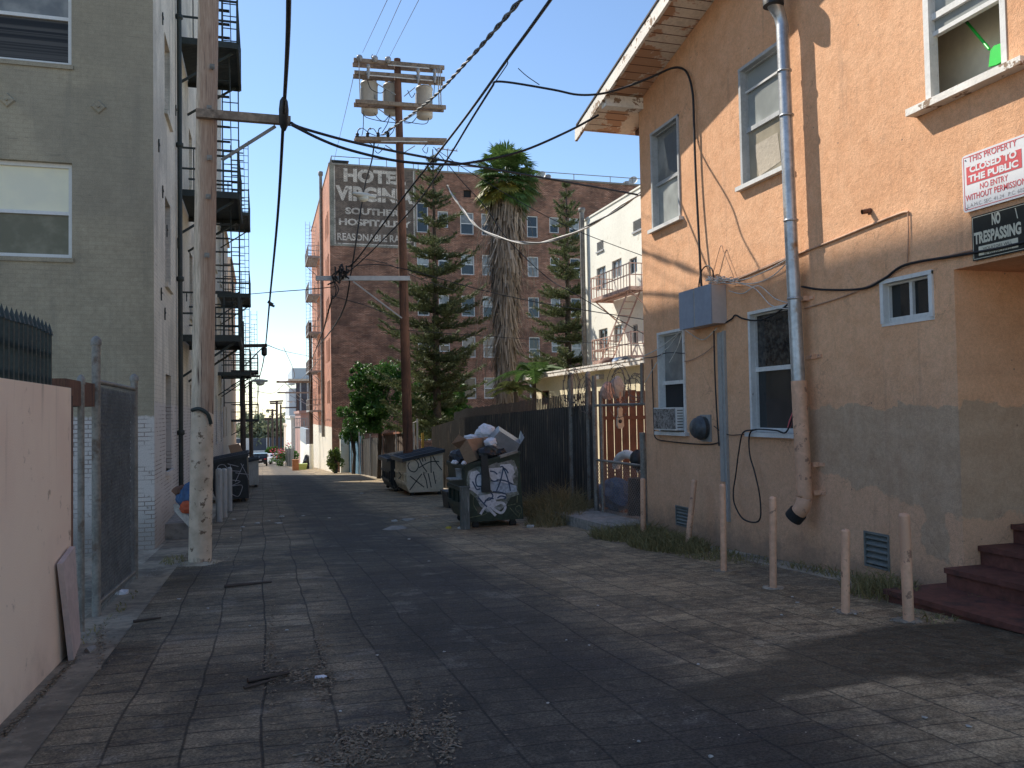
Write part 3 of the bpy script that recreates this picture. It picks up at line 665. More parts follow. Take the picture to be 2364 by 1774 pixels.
# ---- left wooden pole
pb=V((-.9,13.1,gz(13.1)))
pl=thing('utility_pole','thick wooden utility pole with peeling white painted base on the left','utility pole',pb)
ptop=aY(487,-300,13.1); 
q=M(); q.tube([pb+V((0,0,-.2)),pb.lerp(ptop,.33)+V((.004,0,0)),pb.lerp(ptop,.66)+V((-.004,0,0)),ptop],[.163,.157,.15,.14],24); q.build('shaft',m_poleL,pl)
a0=aY(486,265,12.9); a1=aY(671,280,12.9)
q=M(); q.beam(a0-V((.2,0,0)),a1,.1,.125); q.build('crossarm',m_arm,pl)
q=M(); q.beam(aY(512,370,12.94),aY(636,292,12.94),.03,.045); q.build('brace',m_galvold,pl)
q=M()
for (u,v) in ((490,155),(483,250),(484,365),(481,455),(478,590)): 
    p=aY(u,v,12.9); q.tube([p+V((0,.06,0)),p+V((0,-.045,0))],.022,6); q.box(p.x-.035,p.x+.035,p.y-.03,p.y-.02,p.z-.035,p.z+.035)
q.build('bolts',m_galvold,pl)
q=M(); p=aY(470,960,12.92); q.tube(spline([p+V((-.16,.0,.08)),p+V((-.05,-.06,.1)),p+V((.06,-.05,.02)),p+V((.1,.0,-.12))]),.03,6); q.build('torn_band',m_iron,pl)
# splice on the cable
sp0=aY(655,272,12.6)
# ---- bollards beside the black dumpster
for i,(u,vt,vb,lab) in enumerate(((508,1085,1205,'nearest of three weathered white bollards behind the wooden pole'),(520,1085,1195,'middle of three weathered white bollards behind the wooden pole'),(532,1082,1180,'farthest of three weathered white bollards behind the wooden pole'))):
    b=aG(u-2,vb); tp=aY(u,vt,b.y); q=M(); q.tube([b-V((0,0,.05)),(b.x,b.y,tp.z-.03)],.075,12); q.lathe((b.x,b.y,tp.z-.03),[(.075,0),(.07,.04),(.04,.065),(.005,.07)],12)
    solo(q,'bollard',m_dgrey,lab,'bollard','white bollards on the left')
# ================================================================ ORANGE HOUSE
XW=6.52; YC=13.42; YN=6.5; ZB=-1.0; SL=.22
zc=aX(1477,235,XW).z
def zs(y): return zc+SL*(YC-y) if y>7.5 else zc+SL*(YC-7.5)-SL*(7.5-y)
oh=thing('orange_house','two storey orange stucco house with peeling white eaves on the right','house',(10,9,-.4))
W={}
W['ul']=dims('X',XW,[(1503,311),(1572,500)]); a=aX(1503,311,XW);b=aX(1573,505,XW);c_=aX(1511,533,XW); W['ul']=(b.y,a.y,c_.z+.02,aX(1566,266,XW).z)
a=aX(1707,164,XW);c_=aX(1714,432,XW); W['um']=(aX(1815,300,XW).y,a.y,c_.z,a.z)
a=aX(2129,-120,XW);c_=aX(2139,245,XW); W['ur']=(aX(2327,158,XW).y,aX(2135,120,XW).y,c_.z,c_.z+1.75)
a=aX(1519,771,XW);c_=aX(1525,996,XW); W['ll']=(aX(1584,900,XW).y,a.y,c_.z,a.z)
a=aX(1729,723,XW);c_=aX(1738,998,XW); W['lm']=(aX(1843,900,XW).y,a.y,c_.z,a.z)
a=aX(2034,651,XW);c_=aX(2043,748,XW); W['sm']=(aX(2157,700,XW).y,a.y,c_.z,a.z)
W['v1']=dims('X',XW,[(1995,1229),(2053,1236),(1999,1306),(2055,1314)])
W['v2']=dims('X',XW,[(1560,1166),(1592,1220)])
zr0=aX(2245,614,XW).z   # underside of the upper storey over the stair recess
q=M(); ztop=zc-.35
upp=[W['ul'],W['um'],W['ur'],W['ll'],W['lm'],W['sm'],W['v1'],W['v2']]
zsp=3.75
panel(q,'X',XW,YN,YC,ZB,zsp,[h for h in upp if h[3]<zsp],.14); panel(q,'X',XW,2.,YN,zr0,zsp,[],.14)
panel(q,'X',XW,2.0,YC,zsp,ztop,[h for h in upp if h[2]>zsp],.14)
q.add([(XW,YC,ztop),(XW,YC,zs(YC)+.05),(XW,7.5,zs(7.5)+.05),(XW,2.,zs(2.)+.05),(XW,2.,ztop)],[(0,1,2,3,4)])
panel(q,'Y',YC,XW,15,ZB,zc+.05,[],.1); panel(q,'Y',2.0,XW,15,zr0,zc+.05,[],.1)
q.add([(15,2,ZB),(15,YC,ZB),(15,YC,zc),(15,2,zc)],[(0,1,2,3)])
q.build('stucco_wall',m_orange,oh)
q=M(); panel(q,'Y',YN,XW,9.2,ZB,zr0,[],.1); q.quad((XW,YN,zr0),(9.2,YN,zr0),(9.2,2,zr0),(XW,2,zr0)); q.quad((9.2,YN,ZB),(9.2,YN,zr0),(9.2,2,zr0),(9.2,2,ZB)); q.build('porch_recess',m_orange,oh)
def hw(k,fm,pn,**kw):
    h=W[k]; return window(oh,'X',XW+.05,h[0],h[1],h[2],h[3],fm,pn,**kw)
def casing(k,fm,par,w=.055):
    h=W[k]; q=M(); q.box(XW-.025,XW+.05,h[0]-w*.0,h[0]+w*.9,h[2],h[3]); q.box(XW-.025,XW+.05,h[1]-w*.9,h[1],h[2],h[3]); q.box(XW-.028,XW+.05,h[0],h[1],h[3]-w*.6,h[3]+.01); q.build('casing',fm,par)
for k,fm,pn,kw in (('ul',m_greywood,[m_glassblind,m_glassgrey],dict(rail=.46)),('um',m_greywood,[m_glassroom,m_glassblind],dict(rail=.47)),
                   ('ll',m_white,[m_room,m_glassgrey],dict(rail=.49)),('lm',m_white,[m_glassdark,m_curtain],dict(rail=.52)),('sm',m_white,[m_glassdark],dict(rail=0,mull=.5))):
    f=hw(k,fm,pn,fw_=.055,th=.06,sill=(.07 if k!='sm' else .0,.13 if k!='sm' else .06,.06 if k!='sm' else .03,m_white),**kw)
    casing(k,fm,f)
# upper sash glazing bar on the middle window
h=W['um']; q=M(); zz=h[2]+(h[3]-h[2])*.80; q.box(XW+.055,XW+.075,h[0]+.05,h[1]-.05,zz-.015,zz+.015); q.build('glazing_bar',m_white,oh)
# propped paper in two windows
q=M(); q.quad(aX(1742,336,XW+.088),aX(1795,306,XW+.088),aX(1803,372,XW+.088),aX(1752,408,XW+.088)); q.build('paper_sheet',mat('beige_paper_sheet',(.42,.36,.28),.8,.08,2,12,.3,14,.03),oh)
q=M(); q.quad(aX(1532,320,XW+.088),aX(1562,298,XW+.088),aX(1566,402,XW+.088),aX(1544,392,XW+.088)); q.build('cardboard_sheet',mat('grey_sheet',(.12,.135,.15),.6,.08,2,12,0),oh)
# open right-hand upper window; room made shallow so daylight bounces off its back
h=W['ur']; q=M(); fx0,fx1=XW+.03,XW+.1
q.box(fx0-.04,fx1,h[0],h[0]+.06,h[2],h[3]);q.box(fx0-.04,fx1,h[1]-.07,h[1],h[2],h[3]);q.box(fx0,fx1,h[0]+.06,h[1]-.07,h[2],h[2]+.07);q.box(fx0,fx1,h[0]+.06,h[1]-.07,h[3]-.06,h[3])
zm=aX(2148,46,XW+.05).z; zk=aX(2160,78,XW+.05).z
q.box(fx0,fx1,h[0]+.06,h[1]-.07,zm-.03,zm+.035); q.box(fx0+.01,fx1,h[0]+.06,h[1]-.07,zk-.022,zk+.022)
f=q.build('window',m_white,oh)
p=M(); p.quad((fx1-.02,h[0]+.06,zm+.03),(fx1-.02,h[1]-.07,zm+.03),(fx1-.02,h[1]-.07,h[3]-.06),(fx1-.02,h[0]+.06,h[3]-.06)); p.quad((fx1-.03,h[0]+.06,zk+.02),(fx1-.03,h[1]-.07,zk+.02),(fx1-.03,h[1]-.07,zm-.03),(fx1-.03,h[0]+.06,zm-.03)); p.build('pane',m_glassblind,f)
s=M(); s.box(XW-.14,XW+.1,h[0]-.25,h[1]+.14,h[2]-.075,h[2]-.002); s.build('sill',m_peel,f)
s=M(); x1=XW+.5; s.quad((x1,h[0]-.8,h[2]-.6),(x1,h[1]+.8,h[2]-.6),(x1,h[1]+.8,h[3]+.4),(x1,h[0]-.8,h[3]+.4)); s.quad((XW+.14,h[1]+.8,h[2]-.6),(XW+.14,h[1]+.8,h[3]+.4),(x1,h[1]+.8,h[3]+.4),(x1,h[1]+.8,h[2]-.6)); s.quad((XW+.14,h[0]-.8,h[2]-.6),(x1,h[0]-.8,h[2]-.6),(x1,h[0]-.8,h[3]+.4),(XW+.14,h[0]-.8,h[3]+.4)); s.quad((XW+.14,h[0]-.8,h[3]+.4),(x1,h[0]-.8,h[3]+.4),(x1,h[1]+.8,h[3]+.4),(XW+.14,h[1]+.8,h[3]+.4)); s.quad((XW+.14,h[0]-.8,h[2]-.6),(XW+.14,h[1]+.8,h[2]-.6),(x1,h[1]+.8,h[2]-.6),(x1,h[0]-.8,h[2]-.6))
s.build('room',mat('beige_room_plaster',(.86,.79,.62),.9,.05,1,10,0),oh)
# dustpan and its handle on the sill
t=thing('dustpan','bright green long handled dustpan leaning in the open upper right window','dustpan',aX(2300,135,XW+.16))
q=M(); A=[aX(u,v,XW+.16) for u,v in ((2282,155),(2286,118),(2294,106),(2314,99),(2318,101),(2316,140),(2300,150))]; q.prism(A,(.03,0,0)); q.build('pan',m_greenplastic,t)
q=M(); q.tube([aX(2284,114,XW+.17),aX(2234,54,XW+.3)],.014,8); q.build('handle',m_greenplastic,t)
q=M(); q.tube([aX(2234,54,XW+.3),aX(2226,45,XW+.32)],.016,8); q.build('grip',mat('dark_green_grip',(.02,.08,.03),.5,.1,2,10,0),t)
# crawl-space vents
for k in ('v1','v2'):
    h=W[k]; q=M(); q.box(XW-.012,XW+.03,h[0],h[0]+.025,h[2],h[3]);q.box(XW-.012,XW+.03,h[1]-.025,h[1],h[2],h[3]);q.box(XW-.012,XW+.03,h[0]+.025,h[1]-.025,h[3]-.025,h[3]);q.box(XW-.012,XW+.03,h[0]+.025,h[1]-.025,h[2],h[2]+.02)
    n=5
    for i in range(n):
        z=h[2]+.02+(h[3]-h[2]-.05)*(i+.25)/n; q.hexa([V((XW-.005,h[0]+.025,z)),V((XW-.005,h[1]-.025,z)),V((XW+.06,h[1]-.025,z+.06)),V((XW+.06,h[0]+.025,z+.06))],[V((XW-.005,h[0]+.025,z+.012)),V((XW-.005,h[1]-.025,z+.012)),V((XW+.06,h[1]-.025,z+.072)),V((XW+.06,h[0]+.025,z+.072))])
    v_=q.build('crawl_vent',mat('teal_grey_vent_metal',(.16,.175,.165),.5,.15,4,20,.1,50),oh)
    q=M(); q.quad((XW+.1,h[0],h[2]),(XW+.1,h[1],h[2]),(XW+.1,h[1],h[3]),(XW+.1,h[0],h[3])); q.build('vent_back',m_room,v_)
# roof: gable with raked overhang toward the alley
WX=.75; YE=14.45
def rz(y): return zs(y) 
q=M(); prof=[(YE,rz(YE)),(7.5,rz(7.5)),(1.,rz(1.))]
for (ya,za),(yb,zb_) in zip(prof,prof[1:]):
    q.hexa([V((XW-WX+.031,ya,za)),V((16,ya,za)),V((16,yb,zb_)),V((XW-WX+.031,yb,zb_))],[V((XW-WX+.031,ya,za+.1)),V((16,ya,za+.1)),V((16,yb,zb_+.1)),V((XW-WX+.031,yb,zb_+.1))])
rf=q.build('roof_soffit',m_soffit,oh)
q=M()
for (ya,za),(yb,zb_) in zip(prof,prof[1:]):
    q.hexa([V((XW-WX-.035,ya+.06 if ya==YE else ya,za+.103)),V((16.1,ya+.06 if ya==YE else ya,za+.103)),V((16.1,yb,zb_+.103)),V((XW-WX-.035,yb,zb_+.103))],[V((XW-WX-.035,ya+.06 if ya==YE else ya,za+.135)),V((16.1,ya+.06 if ya==YE else ya,za+.135)),V((16.1,yb,zb_+.135)),V((XW-WX-.035,yb,zb_+.135))])
q.build('shingles',mat('dark_roof_shingles',(.09,.07,.06),.9,.3,3,18,.5,30),rf)
q=M()
for (ya,za),(yb,zb_) in zip(prof,prof[1:]):
    y_=ya+.16 if ya==YE else ya; z_=za-.035 if ya==YE else za
    q.hexa([V((XW-WX-.02,y_,z_-.12)),V((XW-WX+.03,y_,z_-.12)),V((XW-WX+.03,yb,zb_-.12)),V((XW-WX-.02,yb,zb_-.12))],[V((XW-WX-.02,y_,z_+.1)),V((XW-WX+.03,y_,z_+.1)),V((XW-WX+.03,yb,zb_+.1)),V((XW-WX-.02,yb,zb_+.1))])
q.build('rake_board',m_peel,rf)
q=M(); b0=zs(13.35); q.box(XW-WX+.031,XW-.002,13.22,13.42,b0-.2,b0-.003); q.build('lookout_beam',m_peel,rf)
# board seams under the rake
q=M(); y=7.6
while y<14.4: q.hexa([V((XW-WX+.04,y,rz(y)-.004)),V((XW-.003,y,rz(y)-.004)),V((XW-.003,y+.012,rz(y+.012)-.004)),V((XW-WX+.04,y+.012,rz(y+.012)-.004))],[V((XW-WX+.04,y,rz(y)-.001)),V((XW-.003,y,rz(y)-.001)),V((XW-.003,y+.012,rz(y+.012)-.001)),V((XW-WX+.04,y+.012,rz(y+.012)-.001))]); y+=.2
q.build('board_seams',m_poledark,rf)
# rafter tail brackets on the far eave
for x in (XW+.35,XW+2,XW+4): 
    q=M(); q.prism([(x,YC+.002,zs(13.4)-.28),(x,YC+.002,zs(13.4)-.02),(x,YE-.15,zs(YE-.15)-.005),(x,YE-.15,zs(YE-.15)-.09),(x,YC+.3,zs(13.4)-.28)],(.1,0,0)); q.build('rafter_tail',m_poledark,rf)
# ---- drain pipe
dX=XW-.17
dp=thing('drain_pipe','long metal drain pipe running down the orange house, lower half painted orange','drain pipe',aX(1850,1100,dX))
pt=[aX(1785,-6,XW-.3),aX(1786,6,XW-.28),aX(1800,36,dX),aX(1806,60,dX),aX(1827,560,dX),aX(1843,884,dX)]
q=M(); q.tube(pt,[.1,.1,.078,.078,.08,.082],16); q.build('upper_pipe',m_galv,dp)
q=M(); pt2=[aX(1844,880,dX),aX(1856,1120,dX),aX(1857,1150,dX),aX(1852,1172,dX-.03),aX(1840,1186,dX-.06)]; q.tube(spline(pt2,4),.094,16); q.build('painted_pipe',m_orangepaint,dp)
q=M(); q.tube([aX(1843,1183,dX-.055),aX(1831,1197,dX-.085)],.112,16); q.build('rubber_boot',m_rubber,dp)
q=M(); q.lathe(aX(1785,-4,XW-.3),[(.13,-.1),(.135,.14),(.1,.16)],16); q.build('hopper',m_black,dp)
for (u,v) in ((1811,165),(1816,268),(1826,510),(1834,690)):
    p=aX(u,v,dX); q=M(); q.lathe(p,[(.081,-.015),(.092,-.008),(.092,.008),(.081,.015)],16); q.build('joint_band',m_galv,dp)
for (u,v) in ((1834,690),(1851,824),(1857,1073),(1859,1138)):
    p=aX(u,v,dX); q=M(); q.box(dX+.08,XW+.002,p.y-.07,p.y-.05,p.z-.03,p.z+.03); q.box(XW-.02,XW+.001,p.y-.16,p.y+.12,p.z-.02,p.z+.02); q.build('wall_bracket',m_orangepaint,dp)
# ---- electrical cabinet
Yb=aX(1676,655,XW).y; r1=ray(1640,657); d0=XW-Yb*r1.x/r1.y; d0=max(.2,min(.45,d0)); XB=XW-d0
tl=aX(1567,679,XB); tr=aX(1640,657,XB); bl=aX(1570,761,XB)
eb=thing('electrical_cabinet','blue grey double cabinet mounted on the orange wall with wires spilling from its top','electrical box',(XB,(tl.y+tr.y)/2,bl.z))
ym=aX(1602,700,XB).y
q=M(); q.box(XB+.02,XW-.003,tr.y,tl.y,bl.z,tr.z); q.build('cabinet',m_boxside,eb)
for (y0,y1) in ((tr.y,ym-.02),(ym+.02,tl.y)): q=M(); q.box(XB,XB+.018,y0,y1,bl.z-.01,tr.z+.012); q.build('door',m_boxfront,eb)
q=M(); q.box(XB+.004,XB+.019,ym-.019,ym+.019,bl.z,tr.z); q.build('centre_strip',m_greypaint,eb)
# conduit channel
c0=aX(1664,768,XW-.04); c1=aX(1681,1205,XW-.04); c1=V((XW-.04,c0.y-.03,c1.z))
ct=thing('conduit_channel','grey vertical conduit trunking below the electrical cabinet','conduit',(XW,c0.y,c1.z))
q=M(); q.box(XW-.06,XW-.002,c0.y-.02,c0.y+.075,aX(1665,1110,XW).z,c0.z); q.build('wide_channel',m_greypaint,ct)
q=M(); q.box(XW-.04,XW-.001,c0.y-.075,c0.y-.022,c1.z,c0.z+.02); q.build('narrow_channel',m_greypaint,ct)
# round vent hood / meter
mc=aX(1630,988,XW); mt_=thing('meter_hood','dark round vent hood on a square plate between the two lower windows','vent hood',(XW,mc.y,mc.z-.2))
q=M(); q.box(XW-.03,XW-.001,mc.y-.17,mc.y+.13,mc.z-.21,mc.z+.2); q.build('back_plate',m_greypaint,mt_)
m_hood=mat('dark_grey_hood',(.06,.068,.075),.45,.2,5,20,.1,50)
q=M(); q.lathe((XW-.031,mc.y+.0,mc.z),[(.17,0),(.17,-.06),(.185,-.062),(.185,-.085),(.155,-.09),(.155,-.15),(.12,-.19),(.01,-.2)],20,'x'); q.build('hood',m_hood,mt_)
# air conditioner
A0=aX(1524,945,XW-.33); A1=aX(1561,940,XW-.33); h=W['ll']
ac=thing('air_conditioner','small window air conditioner with shiny fins in the lower left window of the orange house','air conditioner',(XW-.1,(h[0]+h[1])/2,h[2]+.03))
ya,yb=h[0]+.08,h[1]-.07; za,zb_=h[2]+.03,aX(1550,941,XW-.15).z
q=M(); q.box(XW-.15,XW+.1,ya,yb,za,zb_); q.build('case',m_alum,ac)
m_fin=mat('shiny_condenser_fins',(.25,.25,.25),.35,.8,18,40,.3,40,metal=.4)
q=M()
for i in range(16):
    z=za+.03+(zb_-za-.06)*i/15; q.box(XW-.16,XW-.151,ya+.02,yb-.02,z-.006,z+.006)
q.box(XW-.156,XW-.1505,ya+.02,yb-.02,za+.02,zb_-.02); q.build('condenser_grille',m_fin,ac)
q=M(); 
for i in range(7):
    z=za+.05+(zb_-za-.1)*i/6; q.box(XW-.13,XW-.03,ya-.008,ya-.001,z-.006,z+.006)
q.build('louvres',m_black,ac)
# pipe stub
p=aX(2010,486,XW); q=M(); q.tube([p,p+V((-.1,.02,-.02))],.028,12,False); q.tube([p+V((-.02,0,0)),p+V((-.021,0,-.05)),],.015,8); solo(q,'pipe_stub',m_poledark,'short rusty pipe stub sticking out of the upper orange wall','pipe')
# ---- signs
SX=XW-.03
s1=thing('property_sign','white and red metal sign reading closed to the public on the orange wall','sign',aX(2226,491,SX))
A=aX(2220,363,SX); Bz=aX(2229,492,SX).z; y0=A.y; y1=A.y-.86
q=M(); cr=.03
pts=[(y0,Bz+cr),(y0,A.z-cr),(y0-cr*.3,A.z-cr*.3),(y0-cr,A.z),(y1+cr,A.z),(y1,A.z-cr),(y1,Bz+cr),(y1+cr,Bz),(y0-cr,Bz),(y0-cr*.3,Bz+cr*.3)]
q.prism([(SX,a,b) for a,b in pts],(.006,0,0)); q.build('plate',m_signwhite,s1)
def tx(s,bl_,br_,tl_,mt,par,X=SX,b=.012): text(s,aX(*bl_,X),aX(*br_,X),aX(*tl_,X),mt,'lettering',par,b,.002,(-1,0,0))
Z=lambda px,py:(1764+px/2.3717,py/2.3717)
def line(s,bx,by,ex,hpx,mt,par,X=SX,b=.012,off=.002):
    """baseline from left px, right edge u, cap height in zoom px; baseline and height kept level in the wall plane"""
    u,v=Z(bx,by); p=aX(u,v,X); e=aX(Z(ex,by)[0],v,X); tl_=aX(*Z(bx,by-hpx),X)
    text(s,p,V((X,e.y,p.z)),V((X,p.y,tl_.z)),mt,'lettering',par,b,off,(-1,0,0))
q=M(); a=aX(*Z(1107,920),SX); b=aX(*Z(1113,1015),SX); e=aX(*Z(1412,900),SX)
q.box(SX-.0022,SX-.0005,a.y,e.y,b.z,a.z); q.build('red_panel',m_signred,s1)
line('THIS PROPERTY',1120,893,1388,36,m_signred,s1,b=.008)
line('CLOSED TO',1127,950,1388,40,m_signwhite,s1,b=.045,off=.004)
line('THE PUBLIC',1121,1003,1398,38,m_signwhite,s1,b=.045,off=.004)
line('NO ENTRY',1183,1037,1338,33,m_signred,s1,b=.008)
line('WITHOUT PERMISSION',1105,1107,1440,34,m_signred,s1,b=.008)
line('L.A.M.C. SEC. 41.24   P.C. 602L',1115,1140,1445,20,m_greyink,s1,b=-.005)
q=M(); bw=.006
for (a0_,a1_,b0_,b1_) in ((y0-.02,y1+.02,A.z-.02,A.z-.02-bw),(y0-.02,y1+.02,Bz+.02+bw,Bz+.02),): q.box(SX-.0016,SX-.0004,a0_,a1_,b0_,b1_)
for yy in (y0-.02,y1+.02): q.box(SX-.0016,SX-.0004,yy-bw/2,yy+bw/2,Bz+.027,A.z-.027)
q.build('border_line',m_signred,s1)
for yy,zz in ((y0-.04,A.z-.045),(y0-.04,Bz+.04)): q=M(); q.lathe((SX-.002,yy,zz),[(.008,0),(.006,-.006),(.001,-.007)],8,'x'); q.build('screw',m_galv,s1)
s2=thing('trespassing_sign','black metal sign reading no trespassing below the white sign','sign',aX(2245,603,SX))
A=aX(*Z(1135,1190),SX); Bz=aX(*Z(1145,1432),SX).z; y0=A.y; y1=A.y-.72
q=M(); q.box(SX,SX+.006,y1,y0,Bz,A.z); q.build('plate',m_signblack,s2)
line('NO',1248,1235,1296,66,m_signcream,s2,b=.05); line('TRESPASSING',1152,1343,1412,66,m_signcream,s2,b=.045)
a=aX(*Z(1175,1352),SX); b=aX(*Z(1178,1402),SX); e=aX(*Z(1392,1340),SX)
q=M(); q.box(SX-.0022,SX-.0005,a.y,e.y,b.z,a.z); q.build('cream_panel',m_signcream,s2)
line('VIOLATORS WILL',1200,1372,1362,16,m_signblack,s2,b=.0,off=.004); line('BE PROSECUTED',1208,1398,1358,16,m_signblack,s2,b=.0,off=.004)
q=M(); bw=.005
for (a0_,a1_,b0_,b1_) in ((y0-.012,y1+.012,A.z-.012,A.z-.012-bw),(y0-.012,y1+.012,Bz+.012+bw,Bz+.012)): q.box(SX-.0016,SX-.0004,a0_,a1_,b0_,b1_)
for yy in (y0-.012,y1+.012): q.box(SX-.0016,SX-.0004,yy-bw/2,yy+bw/2,Bz+.0175,A.z-.0175)
q.build('border_line',m_signcream,s2)
q=M(); q.hexa([aX(*Z(1372,1140),SX-.002),aX(*Z(1378,1140),SX-.002),aX(*Z(1390,1195),SX-.002),aX(*Z(1386,1198),SX-.002)],[aX(*Z(1372,1140),SX-.004),aX(*Z(1378,1140),SX-.004),aX(*Z(1390,1195),SX-.004),aX(*Z(1386,1198),SX-.004)]); q.build('paint_mark',m_signcream,s2)
# ---- stairs
st=thing('entry_steps','dark red concrete entry steps rising into the porch at the right edge','steps',(6.6,5.6,gz(5.6)))
g0=gz(5.5); 
e1=aX(2164,1392,5.95); 
xs=[5.72,6.3,6.72,7.14,7.56,7.98]; zs_=[.03,.22,.41,.6,.79]
z_base=aX(2164,1392,5.72).z
for i in range(5):
    z=z_base+.185*i; q=M(); yl=6.62 if i==0 else YN-.004
    x0=xs[i]; xe=9.19
    if i==0: q.box(x0,XW-.003,3.5,6.62,-.45,z-.05); q.box(XW-.0029,xe,3.5,YN-.004,-.45,z-.05); q.box(x0-.03,XW-.003,3.47,6.65,z-.049,z); q.box(XW-.0029,xe,3.47,YN-.004,z-.049,z)
    else:
        q.box(x0,xe,3.5,YN-.004,z-.184,z-.05); q.box(x0-.03,xe,3.47,YN-.004,z-.0495,z)
    q.build('step',m_step,st)
# ---- bollards along the orange wall
bl=[(1488,1104,1232,.043,'orange painted pipe bollard beside the gate at the far house corner',None),(1590,1107,1250,.043,'tilted orange pipe bollard in front of the small crawl vent',(1602,1107)),(1671,1117,1320,.037,'slim orange pipe bollard in front of the grey conduit',None),(1785,1146,1360,.037,'orange pipe bollard left of the drain pipe outlet, standing in bare dirt',None),(1952,1221,1416,.037,'orange pipe bollard left of the louvred crawl vent, with a weed at its foot',None),(2098,1184,1436,.045,'thickest and nearest orange pipe bollard, beside the steps',None)]
for u,vt,vb,r_,lab,tp in bl:
    b=aG(u,vb); 
    if u<1600: b=aG(u-3,vb+14)
    tu={1488:1484,1590:1603,1671:1668,1785:1784,1952:1952,2098:2087}[u]
    top=aY(tu,vt,b.y); top.x=top.x
    q=M(); d=(top-b); q.tube([b-d*.05,b,b+d*.97],r_,14,False); q.tube([b+d*.97,b+d*.99,top],[r_,r_*.8,.004],14,False)
    solo(q,'bollard',m_orangepaint,lab,'bollard','orange pipe bollards along the house')
# ================================================================ FENCE LINE, GATE, DUMPSTERS
XF=6.95
def gb_(y): return gz(y)
# corrugated black fence with picket tips
t=thing('picket_fence','long dark corrugated metal fence with steel picket tips on the right','fence',(XF,24,gz(24)))
q=M(); y=16.9; n=0
vs=[];fs=[]
prof=[]
while y<35: 
    prof.append((XF+(.022 if n%4 in(1,2) else -.022),y)); y+=.05 if n%2 else .035; n+=1
def ftop(y): return lerp(1.72,1.42,(y-17)/12) if y<29 else lerp(1.42,.95,(y-29)/6.5)
for (x0,y0),(x1,y1) in zip(prof,prof[1:]): q.quad((x0,y0,gz(y0)-.05),(x1,y1,gz(y1)-.05),(x1,y1,ftop(y1)),(x0,y0,ftop(y0)))
q.build('corrugated_sheet',m_fence,t)
q=M(); y=17.
while y<31:
    q.box(XF+.05,XF+.075,y,y+.03,gz(y),ftop(y)+.3+R(-.02,.02)); y+=.125
q.build('pickets',m_black,t)
q=M(); q.beam((XF+.1,17,1.55),(XF+.1,31,1.25),.05,.05); q.build('rail',m_black,t)
# board fences farther on
def boardfence(y0,y1,x0,x1,h,mt,name,label,rail=None):
    t=thing(name,label,'fence',(x0,(y0+y1)/2,gz((y0+y1)/2)))
    q=M(); n=max(2,int((y1-y0)/.19))
    for i in range(n):
        a=i/n; b=(i+.93)/n; ya,yb=lerp(y0,y1,a),lerp(y0,y1,b); xa,xb=lerp(x0,x1,a),lerp(x0,x1,b); o=R(0,.02); hh=h+R(-.03,.03)
        q.hexa([V((xa+o,ya,gz(ya)-.05)),V((xb+o,yb,gz(yb)-.05)),V((xb+o+.025,yb,gz(yb)-.05)),V((xa+o+.025,ya,gz(ya)-.05))],[V((xa+o,ya,gz(ya)+hh)),V((xb+o,yb,gz(yb)+hh)),V((xb+o+.025,yb,gz(yb)+hh)),V((xa+o+.025,ya,gz(ya)+hh))])
    q.build('boards',mt,t)
    if rail:
        q=M(); q.beam((x0-.03,y0,gz(y0)+h+.02),(x1-.03,y1,gz(y1)+h+.02),.08,.1); q.build('top_rail',rail,t)
    for k in (0,.5,1): yy=lerp(y0,y1,k); xx=lerp(x0,x1,k); q=M(); q.box(xx-.09,xx-.02,yy-.04,yy+.04,gz(yy)-.1,gz(yy)+h+.25); q.build('post',m_greyiron,t)
    return t
boardfence(38.,46.5,6.75,6.45,2.4,m_brownfence,'board_fence','brown board fence behind the wooden pole',mat('reddish_fence_rail',(.3,.12,.07),.8,.2,2,14,.3,40))
boardfence(47.,55.,6.42,6.3,2.3,m_fence,'board_fence','dark board fence between the brown fence and the blue fence')
boardfence(55.6,63.8,6.2,6.0,2.55,m_blue,'board_fence','faded blue board fence next to the brick hotel')
q=M()
for (y,h) in ((36.,2.9),(36.9,2.7)): q.tube([(6.5,y,gz(y)),(6.5,y,gz(y)+h)],.04,8)
q.tube([(6.5,36.,gz(36)+2.8),(6.5,36.9,gz(36)+2.7)],.03,8)
solo(q,'steel_frame',m_greyiron,'grey pipe frame standing by the fence right of the wooden pole','frame')
p=aY(976,1025,33.5); q=M(); q.tube([(p.x,33.5,gz(33)),(p.x,33.5,gz(33)+2.2)],.055,10); solo(q,'yellow_post',mat('yellow_painted_post',(.55,.32,.05),.6,.1,2,10,.1,40),'short yellow post behind the beige dumpster','post')
# white boundary pier next to the hotel
q=M(); a=aY(785,990,62.); b=aY(812,990,62.); q.box(a.x,b.x,61.8,62.3,-3,-.0); q.box(a.x-.06,b.x+.06,61.74,62.36,.0005,.15)
solo(q,'boundary_pier',m_cream,'cream plastered pier at the corner of the brick hotel','pier')
# ---- gate beside the house
gt=thing('chain_link_gate','chain link gate with barbed wire frame between the fence and the orange house','gate',(6.7,15,gz(15)))
def gp(u,v,X=6.62): return aX(u,v,X)
ya=gp(1378,1190).y; yb=13.62
for (y,top,r_) in ((ya,3.0,.05),(ya-.35,2.62,.035),(yb,1.5,.035)):
    q=M(); q.tube([(6.62,y,gz(y)-.05),(6.62,y,gz(y)+top)],r_,10); q.build('post',m_galvold,gt)
zt=gp(1430,1069).z; zu=gp(1430,935).z
q=M(); 
for z in (zt,zu): q.tube([(6.62,ya,z),(6.62,yb,z)],.025,8)
q.tube([(6.62,ya-.1,gz(ya)+.1),(6.62,yb,gz(yb)+.1)],.02,8); q.tube([(6.62,yb+.12,zu),(6.62,yb+.1,zu+.75)],.04,8); q.build('rails',m_galvold,gt)
q=M(); k=yb-1.2; zb0=gz(15)+.1; hh=zt-zb0
